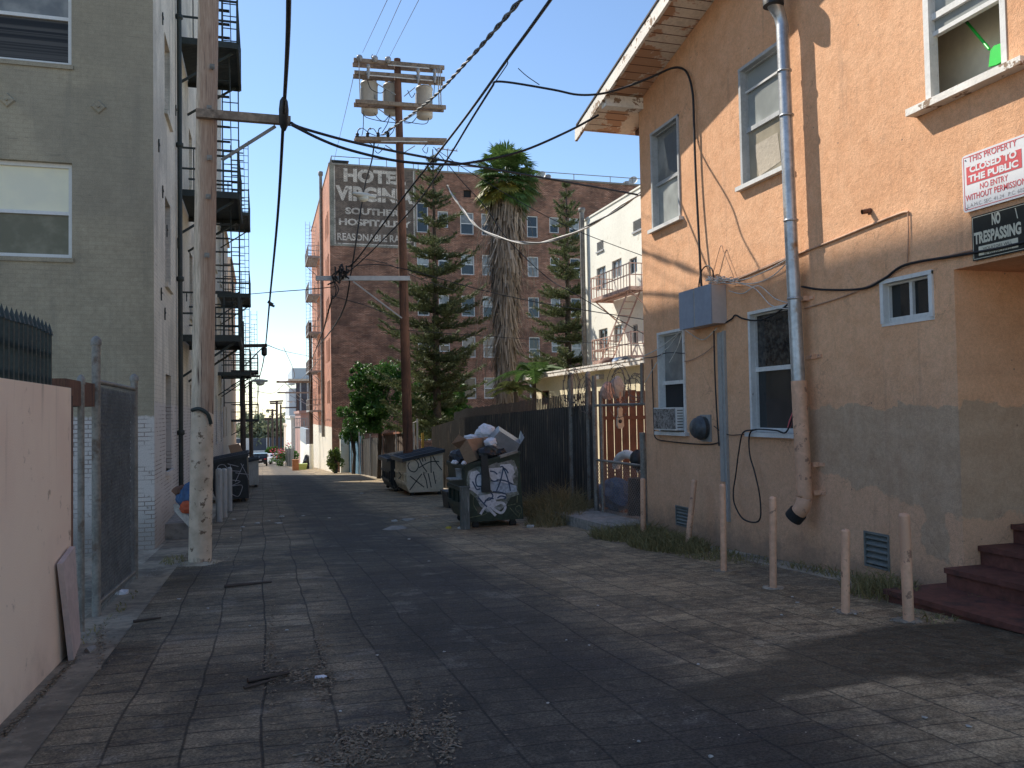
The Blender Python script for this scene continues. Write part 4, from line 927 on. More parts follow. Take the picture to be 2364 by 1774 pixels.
while k<ya:
    for sg in(1,-1):
        t0=max(0,(yb-k)/hh); t1=min(1,(ya-k)/hh)
        if t1>t0:
            za,zb2=(zb0,zt) if sg>0 else (zt,zb0)
            q.beam((6.62+.008*sg,k+hh*t0,za+(zb2-za)*t0),(6.62+.008*sg,k+hh*t1,za+(zb2-za)*t1),.006,.006)
    k+=.075
q.build('wire_mesh',m_galvold,gt)
m_coil=mat('rusty_razor_wire',(.14,.11,.09),.7,.3,5,30,0)
# wire coils
def coil(c,r_,n,seed,label,ax=0):
    rg=random.Random(seed); q=M()
    for i in range(n):
        rr_=r_*rg.uniform(.6,1.06); cc=V(c)+V((rg.uniform(-.06,.06),rg.uniform(-.12,.12),rg.uniform(-.07,.07))); tl=rg.uniform(-.35,.35); pts=[]
        for k in range(25):
            a=2*math.pi*k/24; pts.append(cc+V((rr_*math.sin(a)*math.sin(tl)+rg.uniform(-.012,.012),rr_*math.sin(a)*math.cos(tl),rr_*math.cos(a)+rg.uniform(-.012,.012))))
        q.tube(pts,.0065,4,False)
        for k in range(0,24,2): q.beam(pts[k]-V((0,.03,.02)),pts[k]+V((0,.03,.02)),.01,.005)
    solo(q,'razor_wire_coil',m_coil,label,'razor wire','razor wire coils above the gate')
coil(gp(1322,893,6.9),.5,7,1,'large rusty razor wire coil hanging at the end of the dark fence')
coil(gp(1352,915,6.8),.4,5,2,'loose razor wire coil hanging around the tall gate post')
coil(gp(1428,895,6.68),.5,5,3,'tangled razor wire coil above the middle of the gate')
coil(gp(1465,900,6.62),.36,4,4,'small razor wire tangle against the house end of the gate')
for (u,v,r_) in ((1317,870,.06),(1357,868,.06)):
    p=gp(u,v,6.95); q=M(); q.tube([(p.x,p.y,gz(p.y)),p],r_,10); q.lathe(p,[(r_,0),(r_*1.2,.03),(r_*.6,.09),(.01,.1)],10); solo(q,'fence_post',m_galvold,'tall capped steel post left of the gate, %s'%('inside the large wire coil' if u<1330 else 'nearer to the gate'),'post')
# red wood fence behind the gate
yf=17.4; x0=aY(1384,1000,yf).x; x1=aY(1520,1000,yf).x
t=thing('wooden_fence','red stained board fence with gaps behind the chain link gate','fence',((x0+x1)/2,yf,gz(yf)))
q=M(); x=x0
while x<x1: q.box(x,x+.165,yf,yf+.02,gz(yf),aY(1430,905,yf).z+R(-.05,.05)); x+=.188
q.build('boards',m_redwood,t)
q=M(); z=aY(1430,965,yf).z; q.box(x0,x1,yf-.04,yf-.001,z-.04,z+.04); q.box(x0,x1,yf-.04,yf-.001,-.35,-.27); q.build('rail',m_redwood,t)
# guitar hanging on it
g=aY(1431,983,15.4)
gi=thing('guitar','small pale guitar with red neck hanging on the gate','guitar',g)
q=M(); bo=[aY(u,v,15.4) for u,v in ((1425,982),(1426,965),(1428,958),(1427,945),(1430,940),(1435,940),(1438,945),(1437,958),(1440,966),(1441,983),(1437,990),(1429,990))]; q.prism(bo,(0,.06,0)); q.build('body',mat('pale_guitar_wood',(.5,.42,.33),.5,.1,2,20,0),gi)
q=M(); c_=aY(1432,973,15.397); q.lathe(c_,[(.04,0),(.04,-.003),(.001,-.004)],14,'y'); q.build('sound_hole',m_black,gi)
q=M(); q.hexa([aY(1430,940,15.39),aY(1435,940,15.39),aY(1435,940,15.42),aY(1430,940,15.42)],[aY(1430,906,15.39),aY(1434,906,15.39),aY(1434,906,15.42),aY(1430,906,15.42)]); q.build('neck',m_rust,gi)
for i,(u,v,r_,c_) in enumerate(((1404,905,.2,1),(1424,898,.24,0))):
    p=aY(u,v,15.6); q=M(); q.crumple(p,r_*.8,.12,r_,i,amp=.18); solo(q,'hanging_pot',[m_rust,m_greyiron][1-c_],['dull grey round pot tangled in the wire above the gate','rusty red pot tangled in the wire above the gate'][c_],'pot')
# things behind the gate
p=aG(1430,1172); q=M(); q.crumple(aX(1425,1145,7.1),.35,.75,.36,3); solo(q,'tarp_bundle',m_tarp,'crumpled blue tarp bundle behind the chain link gate','tarp')
q=M(); p=aX(1450,1085,7.2); q.tube([p+V((0,.6*math.cos(a),.32*math.sin(a))) for a in [math.pi*i/12 for i in range(13)]],.09,8); solo(q,'pale_hoop',m_white,'pale curved plastic hoop above the blue tarp behind the gate','hoop')
q=M(); p=aX(1473,1120,7.0); q.tube([V((7.0,p.y,gz(15))),V((7.0,p.y,gz(15)+.9))],[.22,.2],14); q.blob((7.0,p.y,gz(15)+1.25),.16,.16,.2,10,.1,5); solo(q,'black_bin',m_dblack,'dark bin with a black bag on top behind the gate by the house','bin')
q=M(); p=aX(1494,1120,6.85); q.tube([V((6.85,13.75,gz(14))),V((6.85,13.75,gz(14)+1.35))],.13,14); solo(q,'blue_barrel',m_tarp,'narrow blue barrel squeezed between the gate and the house corner','barrel')
# concrete step at the gate
q=M(); q.hexa([V((5.75,13.3,-.7)),V((6.9,13.3,-.7)),V((6.9,16.6,-.9)),V((5.75,16.6,-.9))],[V((5.75,13.3,-.42)),V((6.9,13.3,-.42)),V((6.9,16.6,-.5)),V((5.75,16.6,-.5))]); solo(q,'concrete_step',m_conc,'worn concrete step in front of the chain link gate','step')
q=M(); q.tube([(6.5,13.5,-.6),(6.47,13.46,aX(1500,1000,6.47).z)],.055,10); solo(q,'corner_pipe',m_galvold,'grey standpipe at the far corner of the orange house','pipe')
# ---------------------------------------------------------------- dumpsters
def dumpster(name,label,x0,x1,y0,y1,hf,hb,body,lid=True,slope=.0,group=None,wheel=m_rubber):
    yb=(y0+y1)/2; g=gz(yb); zb=g+.16
    t=thing(name,label,'dumpster',((x0+x1)/2,yb,g),group)
    xm=x0+.0
    pr=[(x0+.1,zb),(x0,zb+.2),(x0,g+hf),(x1,g+hb),(x1+slope,zb)]
    q=M(); th=.035
    # shell: two sides, front, back, floor
    for (ya,yb_) in ((y0,y0+th),(y1-th,y1)): q.prism([(x,ya,z) for x,z in pr],(0,yb_-ya,0))
    q.hexa([V((x0+.1,y0+th,zb)),V((x0+.1+th,y0+th,zb)),V((x0+.1+th,y1-th,zb)),V((x0+.1,y1-th,zb))],[V((x0,y0+th,zb+.2)),V((x0+th,y0+th,zb+.2)),V((x0+th,y1-th,zb+.2)),V((x0,y1-th,zb+.2))])
    q.box(x0,x0+th,y0+th,y1-th,zb+.2,g+hf-.01)
    q.hexa([V((x1+slope-th,y0+th,zb)),V((x1+slope,y0+th,zb)),V((x1+slope,y1-th,zb)),V((x1+slope-th,y1-th,zb))],[V((x1-th,y0+th,g+hb-.01)),V((x1,y0+th,g+hb-.01)),V((x1,y1-th,g+hb-.01)),V((x1-th,y1-th,g+hb-.01))])
    q.box(x0+.1+th,x1-th,y0+th,y1-th,zb,zb+.04)
    q.build('body',body,t)
    # ribs on the front
    q=M()
    for z in (zb+.3,zb+.62): q.box(x0-.05,x0-.001,y0+.06,y1-.06,z-.04,z+.04)
    for k in (.12,.37,.63,.88): yy=lerp(y0,y1,k); q.box(x0-.04,x0-.0015,yy-.03,yy+.03,zb+.341,zb+.579)
    q.build('front_ribs',body,t)
    for (ya,yb_) in ((y0-.09,y0-.001),):
        q=M(); zz=g+.75; q.box(x0+.28,x1-.1,ya+.075,yb_,zz-.055,zz+.055) if False else None
    q=M(); q.beam((x0-.02,y0-.02,g+hf+.005),(x1+.02,y0-.02,g+hb+.005),.05,.05); q.beam((x0-.02,y1+.02,g+hf+.005),(x1+.02,y1+.02,g+hb+.005),.05,.05); q.box(x0-.045,x0+.005,y0+.006,y1-.006,g+hf-.045,g+hf+.02); q.build('rim',body,t)
    if lid:
        ym=(y0+y1)/2
        for a,b in ((y0-.07,ym-.01),(ym+.01,y1+.07)):
            q=M(); X0,X1=x0-.13,x1+.06; z0=g+hf+.045-.02; z1=g+hb+.09; dz=(z1-z0)/(X1-X0)
            def L(x,y,o=0): return V((x,y,z0+dz*(x-X0)+o))
            q.hexa([L(X0,a),L(X1,a),L(X1,b),L(X0,b)],[L(X0,a,.035),L(X1,a,.035),L(X1,b,.035),L(X0,b,.035)])
            q.box(X0-.02,X0-.0005,a,b,z0-.1,z0+.03)
            q.hexa([L(X0,a-.012,-.07),L(X1,a-.012,-.07),L(X1,a-.001,-.07),L(X0,a-.001,-.07)],[L(X0,a-.012,.03),L(X1,a-.012,.03),L(X1,a-.001,.03),L(X0,a-.001,.03)])
            for k in (.2,.4,.6,.8): yy=lerp(a,b,k); q.hexa([L(X0+.05,yy-.04,.036),L(X1-.05,yy-.04,.036),L(X1-.05,yy+.04,.036),L(X0+.05,yy+.04,.036)],[L(X0+.05,yy-.025,.062),L(X1-.05,yy-.025,.062),L(X1-.05,yy+.025,.062),L(X0+.05,yy+.025,.062)])
            q.build('lid',m_lid,t)
    for x in (x0+.22,x1-.12):
        for y in (y0+.14,y1-.14):
            w_=M(); w_.lathe((x,y-.03,g+.075),[(.02,0),(.07,.0),(.075,.012),(.075,.048),(.07,.06),(.02,.06)],14,'y'); w=w_.build('caster',wheel,t)
            w_=M(); w_.box(x-.05,x+.05,y-.045,y-.034,g+.06,zb); w_.box(x-.05,x+.05,y+.034,y+.045,g+.06,zb); w_.build('fork',m_black,w)
    return t,g
def strokes(par,ax,c,pxs,w,mt,name='graffiti'):
    for st_ in pxs:
        q=M(); pts=[(aX(u,v,c) if ax=='X' else aY(u,v,c)) for u,v in st_]
        if len(pts)>2: pts=spline(pts,4)
        q.ribbon(pts,w,(-1,0,0) if ax=='X' else (0,-1,0)); q.build('graffiti_stroke',mt,par)
# green overflowing
gx0,gx1,gy0,gy1=3.82,4.93,15.92,17.5
gtop0=aY(1078,1077,gy0).z-gz(16.7); gtop1=aY(1195,1045,gy0).z-gz(16.7)
gd,g=dumpster('dumpster','dark green dumpster covered in white and blue graffiti, overflowing with trash',gx0,gx1,gy0,gy1,gtop0,gtop1,m_dgreen,lid=False,slope=.07)
K=lambda x,y:(1030+x/5.93,960+y/5.93)
yg=gy0-.004
def patch(px,mt,name,d=0):
    q=M(); q.add([aY(*K(x,y),yg-d) for x,y in px],[tuple(range(len(px)))]); q.build(name,mt,gd)
patch([(300,760),(420,700),(600,690),(760,640),(930,610),(985,760),(975,1010),(1000,1080),(880,1120),(820,1230),(690,1330),(560,1320),(470,1240),(400,1120),(290,1030),(280,880)],mat('grey_buff_overspray',(.13,.15,.13),.7,.5,5,22,0,dirt=(.38,.4,.42),dirt_s=4,dirt_lo=.5,dirt_hi=.68),'graffiti_fill',-.0025)
patch([(320,830),(345,770),(420,750),(480,800),(480,960),(470,1050),(400,1040),(300,1010),(295,985),(325,975)],m_spraywhite,'graffiti_fill')
patch([(585,720),(735,710),(740,670),(880,660),(920,700),(940,780),(900,830),(925,930),(850,935),(720,900),(640,900),(600,840)],m_spraywhite,'graffiti_fill')
patch([(605,905),(720,905),(860,935),(960,960),(970,1040),(800,1060),(640,1045),(605,1010)],mat('faded_blue_white_spray',(.3,.36,.44),.6,.3,6,20,0),'graffiti_fill',.001)
patch([(445,1095),(560,1080),(640,1060),(820,1080),(800,1130),(680,1150),(690,1190),(780,1190),(640,1260),(540,1240),(480,1190)],m_spraywhite,'graffiti_fill')
patch([(570,690),(690,640),(720,650),(900,600),(920,660),(730,665),(730,705),(590,715)],mat('grey_buffed_paint',(.2,.21,.2),.7,.3,6,20,0),'graffiti_fill',-.002)
def gs(L,w,mt,d=.003):
    strokes(gd,'Y',yg-d,[[K(*p) for p in s_] for s_ in L],w,mt)
gs([[(480,800),(430,810),(405,880),(420,960),(480,970)],[(600,760),(660,770),(700,805)],[(735,705),(780,705),(760,830),(730,930),(690,1030)],[(780,705),(820,800),(860,930),(880,1030)],[(690,880),(800,890),(915,940)],[(790,720),(820,740),(850,790)],[(610,1050),(640,1100),(600,1150),(530,1160)],[(700,1130),(750,1100),(820,1120),(790,1140)],[(440,1120),(500,1190),(560,1250)],[(520,1200),(580,1130),(650,1140)],[(610,880),(660,900),(720,880)],[(360,900),(390,960),(420,1010),(470,1000)],[(640,1040),(740,1050),(830,1080)]],.028,m_sprayblue)
gs([[(560,1240),(620,1310),(680,1370)],[(690,1190),(780,1200),(810,1260),(760,1330),(680,1300),(620,1240)],[(300,990),(350,1000),(400,1040),(440,1070)],[(540,1240),(500,1300),(470,1350)]],.05,m_spraywhite,.002)
gs([[(840,1230),(950,1210)],[(870,1260),(980,1380)],[(960,1250),(1000,1230),(1030,1270),(1020,1340),(960,1300),(950,1260)],[(1010,1340),(990,1400)],[(330,1040),(300,1200),(290,1300)],[(390,1060),(370,1200),(420,1300)],[(300,1400),(500,1360),(560,1330)],[(975,1100),(970,1190)]],.016,m_sprayolive,.002)
# trash in it
def pr(name,label,cat,A,mt,off=.0):
    pass
A_=aY(*K(282,322),16.25);B_=aY(*K(425,603),16.25);C_=aY(*K(180,457),16.5);D_=aY(*K(272,665),16.5);E_=aY(*K(520,298),16.55);F_=aY(*K(560,520),16.55)
cb=thing('cardboard_box','open tan cardboard box tipped over on the trash in the green dumpster','cardboard box',D_)
q=M(); G_=C_+E_-A_; H_=D_+F_-B_
for quad_ in ((C_,A_,B_,D_),(A_,E_,F_,B_),(D_,B_,F_,H_),(G_,C_,D_,H_),(E_,G_,H_,F_)): q.quad(*quad_)
q.build('carton',m_card,cb)
q=M(); q.prism([aY(*K(70,385),16.4),aY(*K(170,258),16.35),A_,C_],(0,.006,0)); q.build('flap',m_cardin,cb)
q=M(); q.prism([aY(*K(500,300),16.5),aY(*K(560,290),16.6),aY(*K(660,262),16.75),aY(*K(655,310),16.7),aY(*K(530,345),16.45)],(0,.006,0)); q.build('flap',m_card,cb)
def lump(u,v,y,rx,ry,rz,mt,name,label,cat,seed,grp=None):
    q=M(); q.crumple(aY(u,v,y),rx,ry,rz,seed); solo(q,name,mt,label,cat,grp)
lump(1121,1000,16.9,.21,.2,.18,m_bag,'plastic_bag','white plastic bag bulging on top of the trash heap','bag',11)
lump(1088,1013,16.9,.14,.15,.09,m_bag,'plastic_bag','flat white bag behind the cardboard box on the trash heap','bag',12)
lump(1133,1023,16.35,.13,.12,.11,m_bag,'plastic_bag','white bag wedged between the cardboard box and the grey tote','bag',13)
lump(1125,1048,16.2,.22,.15,.17,m_blackbag,'trash_bag','black trash bag slumped over the dumpster rim','bag',14)
lump(1150,1050,16.3,.22,.15,.12,m_blackbag,'trash_bag','dark brown black trash bag under the grey tote','bag',15)
lump(1060,1062,17.0,.2,.2,.22,m_blackbag,'trash_bag','black trash bag at the open left corner of the green dumpster','bag',16)
lump(1050,1068,16.5,.07,.08,.05,m_bag,'plastic_bag','small crumpled white bag on the left rim of the green dumpster','bag',17)
lump(1071,1070,16.2,.05,.06,.05,m_bag,'plastic_bag','tiny white scrap bag under the cardboard box','bag',18)
q=M()
for i in range(6): q.crumple((lerp(gx0+.35,gx1-.33,(i%3)/2),lerp(16.42,17.05,i//3),g+1.0),.2,.27,.19,40+i)
solo(q,'trash_heap',m_blackbag,'dark heap of bagged trash filling the green dumpster','trash')
# grey tote on its side
to=thing('storage_tote','cracked grey plastic storage tote lying on the trash heap','tote',aY(1160,1035,16.45))
c_=aY(1166,1018,16.5); ro=Matrix.Rotation(math.radians(33),3,'Y')@Matrix.Rotation(math.radians(20),3,'X')
def tb(l,w,h,tp): return [c_+ro@V((sx*l*k,sy_*w*k,z)) for z,k in ((-h/2,1.),(h/2,tp)) for sx,sy_ in ((-1,-1),(1,-1),(1,1),(-1,1))]
P8=tb(.3,.2,.3,.86); q=M(); q.add(P8,[(0,1,5,4),(1,2,6,5),(2,3,7,6),(3,0,4,7),(4,5,6,7)]); q.build('tub',m_tote,to)
q=M(); 
for i in range(4): q.beam(P8[i],P8[(i+1)%4],.03,.045)
q.build('rim',m_tote,to)
q=M(); q.quad(P8[2]+V((.0,0,.0)),P8[2]+V((.12,0,.1)),P8[6]+V((.14,0,.12)),P8[6]); q.quad(P8[5],P8[5]+V((.1,.02,.13)),P8[6]+V((.05,0,.18)),P8[6]); q.build('cracked_side',m_tote,to)
# dark strap hanging over the side
q=M(); q.prism([aY(*K(x,y),gy0-.06) for x,y in ((480,545),(565,545),(612,1050),(490,1052))],(0,.035,0)); solo(q,'rubber_mat',m_black,'black rubber mat hanging down over the graffiti of the green dumpster','mat')
q=M(); q.prism([aY(*K(x,y),gy0-.05) for x,y in ((735,545),(980,470),(985,505),(740,585))],(0,.06,0)); solo(q,'pale_plank',m_conc,'short pale plank lying along the rim of the green dumpster','plank')
# pails at the left corner
for (x,y,w_,h_,lab) in ((180,770,115,110,'grey paint pail standing on the front of the green dumpster'),):
    a=aY(*K(125,735),16.35); b=aY(*K(255,735),16.35); zb=aY(*K(190,850),16.35).z; cx_=(a.x+b.x)/2; r_=(b.x-a.x)/2
    q=M(); q.lathe((cx_,16.35,zb),[(r_*.85,0),(r_,a.z-zb),(r_*1.08,a.z-zb),(r_*1.08,a.z-zb+.015),(.01,a.z-zb+.016)],14); solo(q,'pail',m_greyiron,lab,'pail')
    q=M(); q.box(cx_-.24,cx_+.14,16.2,16.55,zb-.03,zb-.002); solo(q,'shelf_board',m_greyiron,'flat pale board under the pail beside the green dumpster','board')
q=M(); a=aY(*K(135,920),16.2); b=aY(*K(270,1440),16.2); q.box(a.x,gx0+.03,15.74,15.9,gz(15.8),zb-.16); q.box(a.x-.02,gx0+.04,15.73,15.905,zb-.159,zb-.13)
solo(q,'metal_bin',mat('scuffed_grey_green_bin',(.09,.1,.095),.5,.4,3,18,.3,30,dirt=(.35,.35,.34),dirt_s=3,dirt_lo=.58,dirt_hi=.68,streak=True),'scuffed narrow metal bin attached to the front of the green dumpster','bin')
# low dark bin left of the green dumpster
a=aG(1020,1170); b=aG(1052,1185)
t=thing('crate_bin','low black plastic bin on the pavement left of the green dumpster','bin',(a.x+.3,a.y-.2,a.z))
q=M(); X0,X1,Y0,Y1=a.x,a.x+.5,a.y-.75,a.y; zt_=aY(1030,1130,a.y).z; zg=gz(a.y)
q.hexa([V((X0+.04,Y0+.04,zg)),V((X1-.04,Y0+.04,zg)),V((X1-.04,Y1-.04,zg)),V((X0+.04,Y1-.04,zg))],[V((X0,Y0,zt_-.05)),V((X1,Y0,zt_-.05)),V((X1,Y1,zt_-.05)),V((X0,Y1,zt_-.05))]); q.build('bin_body',m_dblack,t)
q=M(); q.box(X0-.03,X1+.03,Y0-.03,Y1+.03,zt_-.049,zt_); q.build('bin_lid',m_lid,t)
# beige graffiti dumpster
bx0,bx1,by0,by1=4.68,5.95,28.1,30.6
t0=aY(940,1063,by0).z-gz(29.3); t1=aY(1016,1047,by0).z-gz(29.3)
bd,g=dumpster('dumpster','beige dumpster with black graffiti letters and a black ribbed lid',bx0,bx1,by0,by1,t0,t1+.02,m_dbeige)
J=lambda x,y:(860+x/9.222,1000+y/9.222)
strokes(bd,'Y',by0-.004,[[J(*p) for p in s_] for s_ in ([(790,625),(755,690),(790,790),(890,830),(960,760),(975,660),(920,580),(840,560),(760,590)],[(945,565),(1000,545)],[(985,530),(1060,690),(1160,830)],[(985,745),(1100,675),(1250,610),(1420,610)],[(1240,450),(1248,850)],[(1265,450),(1350,620),(1475,790)],[(1050,510),(1075,610)],[(1055,515),(1110,505)],[(1105,515),(1130,600)],[(800,920),(950,1040),(1100,1155)],[(1050,870),(930,1030),(790,1220)],[(1085,865),(1140,1000),(1170,1180)],[(1185,860),(1220,1020),(1250,1160)],[(1295,820),(1320,960),(1345,1080)])],.035,m_sprayblack)
strokes(bd,'X',bx0-.056,[[(908,1090),(908,1115),(912,1125)],[(913,1092),(913,1112)],[(920,1090),(926,1098),(920,1106)],[(908,1122),(914,1130),(920,1120)],[(926,1112),(926,1132)]],.05,m_sprayblack)
# dark one behind it
dd,g=dumpster('dumpster','dark grey dumpster standing behind the beige one',4.6,5.8,31.2,33.6,t0-.02,t1-.05,m_dblack)
# left black dumpsters
L0=aG(575,1158); ly0=L0.y
lx1=L0.x; lx0=lx1-1.12
h0=aY(490,1064,ly0).z-gz(ly0+1); h1=aY(572,1050,ly0).z-gz(ly0+1)
ldm,g=dumpster('dumpster','black dumpster with white scribbled graffiti behind the wooden pole on the left',lx0,lx1-.06,ly0,ly0+2.3,h0-.05,h1-.06,m_dblack,slope=.05)
N4=lambda x,y:(480+x/3.952,760+y/3.952)
strokes(ldm,'Y',ly0-.004,[[N4(*p) for p in s_] for s_ in ([(80,1290),(100,1245),(150,1240),(180,1290),(165,1330)],[(180,1230),(280,1255)],[(205,1235),(208,1395)],[(180,1290),(300,1300)],[(325,1235),(290,1310),(250,1395)],[(300,1225),(345,1310),(372,1375)],[(250,1312),(375,1328)],[(175,1375),(295,1390),(220,1430),(310,1425),(300,1490),(270,1528),(205,1498)])],.02,m_sprayfaint)
ya=ly0+3.0
e=aG(598,1125); ldm2,g=dumpster('dumpster','scuffed grey white dumpster just beyond the black graffiti dumpster',e.x-1.2,e.x-.02,e.y,e.y+2.,1.15,1.3,m_dgrey,lid=True)
# cardboard sheets leaning above the left dumpster
q=M(); yy=ly0+2.5; q.prism([aY(u,v,yy) for u,v in ((527,1030),(552,1025),(564,1052),(535,1055))],(0,.05,.02)); solo(q,'cardboard_sheet',m_card,'tan cardboard sheet sticking up behind the black dumpster','cardboard')
# junk at the foot of the grey building behind the pole
q=M(); q.prism([aY(u,v,14.9) for u,v in ((400,1165),(412,1165),(445,1205),(443,1225),(402,1180))],(0,.03,.0)); solo(q,'white_board',m_paper,'bent white board leaning behind the painted pole','board')
lump(432,1150,15.0,.16,.14,.22,m_tarp,'cloth_bundle','blue cloth bundle stuffed behind the painted pole','cloth',21)
lump(434,1172,14.9,.13,.1,.12,mat('orange_red_cloth',(.5,.1,.04),.8,.2,3,15,.3,20,.02),'cloth_bundle','orange red cloth behind the painted pole','cloth',22)
lump(420,1135,15.1,.15,.14,.1,m_poledark,'cloth_bundle','dark brown cloth on top of the junk behind the pole','cloth',23)
# ================================================================ BRICK HOTEL
HY=64.; HX=aY(765,900,HY).x; HT=aY(762,380,HY).z; HT2=aY(1300,418,HY).z; XS=aY(960,480,HY).x; HB=88.; HR=46.
ht=thing('brick_hotel','tall dark red brick hotel with a faded painted sign, its alley side sunlit orange','hotel',(25,76,gz(70)))
cols=[(963,990),(1012,1036),(1064,1095),(1113,1142),(1218,1243),(1270,1292),(1316,1339),(1362,1386),(1412,1436),(1462,1486)]
rows=[(aY(1080,b,HY).z,aY(1080,a,HY).z) for a,b in ((491,542),(587,635),(683,731),(777,826),(872,921),(966,1014))]
fh=[]
for ci,(a,b) in enumerate(cols):
    for ri,(z0,z1) in enumerate(rows):
        x0,x1=aY(a,600,HY).x,aY(b,600,HY).x
        if ci in(1,5): z0=z0+.45
        if ci==0 and ri==0: z1+=.6
        fh.append((x0,x1,z0,z1,ci,ri))
att=[(aY(u-9,450,HY).x,aY(u+9,450,HY).x,aY(u,456,HY).z,aY(u,439,HY).z) for u in (1079,)]
q=M(); panel(q,'Y',HY,HX,HR,-6,HT2,[h[:4] for h in fh]+att,.22)
q.quad((HX,HY,HT2),(XS,HY,HT2),(XS,HY,HT),(HX,HY,HT)); q.quad((XS,HY,HT2),(XS,HY+.4,HT2),(XS,HY+.4,HT),(XS,HY,HT)); q.quad((HX,HY+.4,HT2),(XS,HY+.4,HT2),(XS,HY+.4,HT),(HX,HY+.4,HT)); q.quad((HX,HY,HT),(XS,HY,HT),(XS,HY+.4,HT),(HX,HY+.4,HT))
q.quad((HR,HY,-6),(HR,HB,-6),(HR,HB,HT2),(HR,HY,HT2)); q.quad((HX,HB,-6),(HX,HB,HT2),(HR,HB,HT2),(HR,HB,-6)); q.quad((HX,HY+.4,HT2-.3),(HR,HY+.4,HT2-.3),(HR,HB,HT2-.3),(HX,HB,HT2-.3))
q.build('front_wall',m_hotel,ht)
sh=[]
for yc,w_ in ((65.6,.35),(66.8,.35),(68.1,.3),(73.5,.4),(75,.4),(77.5,.4),(79.5,.4),(82.5,.4),(84.5,.4),(86.5,.4)):
    for ri,(z0,z1) in enumerate(rows[:5]): sh.append((yc-w_,yc+w_,z0-.2,z1-.1))
q=M(); panel(q,'X',HX-.0,HY,HB,-6,HT2,sh,.25); q.quad((HX,HY,HT2),(HX,HY,HT),(HX,HY+.4,HT),(HX,HY+.4,HT2)); q.build('side_wall',m_hotelside,ht)
for h in sh: window(ht,'X',HX+.14,h[0],h[1],h[2],h[3],m_greywood,[m_glassgrey],.06,0,.05,.5)
q=M(); q.box(XS,HR+.05,HY-.08,HY+.3,HT2+.001,HT2+.14); q.box(HX-.06,XS+.05,HY-.06,HY+.35,HT+.001,HT+.12); q.box(HX-.06,HX+.3,HY+.41,HB,HT2+.001,HT2+.12); q.build('coping',m_conc,ht)
rgw=random.Random(5)
pchoice=[[m_glassdark,m_glassblind],[m_glassgrey,m_glassblind],[m_glassdark,m_glassgrey],[m_glassdark,m_glassdark],[m_glassgrey,m_glassgrey],[m_glassroom,m_glassblind]]
for h in fh:
    if h[0]>33: continue
    pn=pchoice[rgw.choice([0,2,2,3,3,4,4,1])]
    window(ht,'Y',HY+.07,h[0],h[1],h[2],h[3],m_alum,pn,.075,0,.06,rgw.choice([.5,.5,.48,.42]),sill=(.08,.14,.16,m_hotel))
for a in att:
    q=M(); q.quad((a[0],HY+.2,a[2]),(a[1],HY+.2,a[2]),(a[1],HY+.2,a[3]),(a[0],HY+.2,a[3])); q.build('attic_vent',m_room,ht)
# painted sign
Z5=lambda x,y:(640+x/3.689,350+y/3.689)
b0=aY(*Z5(447,112),HY-.012); b1=aY(*Z5(1180,160),HY-.012); bz=aY(*Z5(800,815),HY-.012).z; dz=aY(*Z5(800,790),HY).z
d0=aY(*Z5(490,120),HY).x; d1=aY(*Z5(1155,160),HY).x
q=M(); q.box(d0,d1,HY-.014,HY-.002,dz,HT); ps=q.build('painted_sign',m_signbrick,ht)
q=M(); q.box(HX+.005,d0-.001,HY-.016,HY-.002,bz,HT); q.box(d1+.001,XS-.001,HY-.016,HY-.002,bz,HT); q.box(d0-.0005,d1+.0005,HY-.016,HY-.002,bz,dz-.001); q.build('sign_border',m_borderbrick,ps)
q=M(); q.box(d0-.08,d0,HY-.024,HY-.0165,dz,HT-.1); q.box(d1,d1+.08,HY-.024,HY-.0165,dz,HT-.1); q.box(d0-.08,d1+.08,HY-.024,HY-.0165,dz-.09,dz-.001); q.build('sign_line',m_letter,ps)
for s_,bx,by,ex,ey,ty,bo in (('HOTEL',565,258,1095,285,140,.05),('VIRGINIA',497,415,1158,448,285,.05),('SOUTHERN',580,533,1112,560,475,.04),('HOSPITALITY',525,625,1140,652,567,.04),('REASONABLE RATES',512,755,1150,778,692,.025)):
    Pn=HY-.015
    o_=aY(*Z5(bx,by),Pn); e_=aY(*Z5(ex,ey),Pn); t_=aY(*Z5(bx,ty),Pn); text(s_,o_,V((e_.x,Pn,o_.z)),V((o_.x,Pn,t_.z)),m_letter,'lettering',ps,bo,.008,(0,-1,0))
# roof railing, dishes, hatch, antenna
q=M()
zr=HT+.75
for k in range(4): x=lerp(HX+.2,XS-.1,k/3); q.beam((x,HY+.3,HT),(x,HY+.3,zr),.05,.05)
q.beam((HX+.2,HY+.3,zr),(XS-.1,HY+.3,zr),.05,.05); q.beam((HX+.2,HY+.3,zr),(HX+.2,HB-1,zr),.05,.05)
zr2=HT2+.75
for k in range(11): x=lerp(XS+.3,HR-1,k/10); q.beam((x,HY+.4,HT2),(x,HY+.4,zr2),.05,.05)
q.beam((XS+.3,HY+.4,zr2),(HR-1,HY+.4,zr2),.05,.05); q.build('roof_railing',m_galvold,ht)
q=M(); p=aY(784,377,HY+1); q.box(p.x-.55,p.x+.55,HY+1,HY+2,HT-.3,p.z+.1); q.box(p.x-.7,p.x+.7,HY+.9,HY+2.1,p.z+.101,p.z+.2); q.build('roof_hatch',m_black,ht)
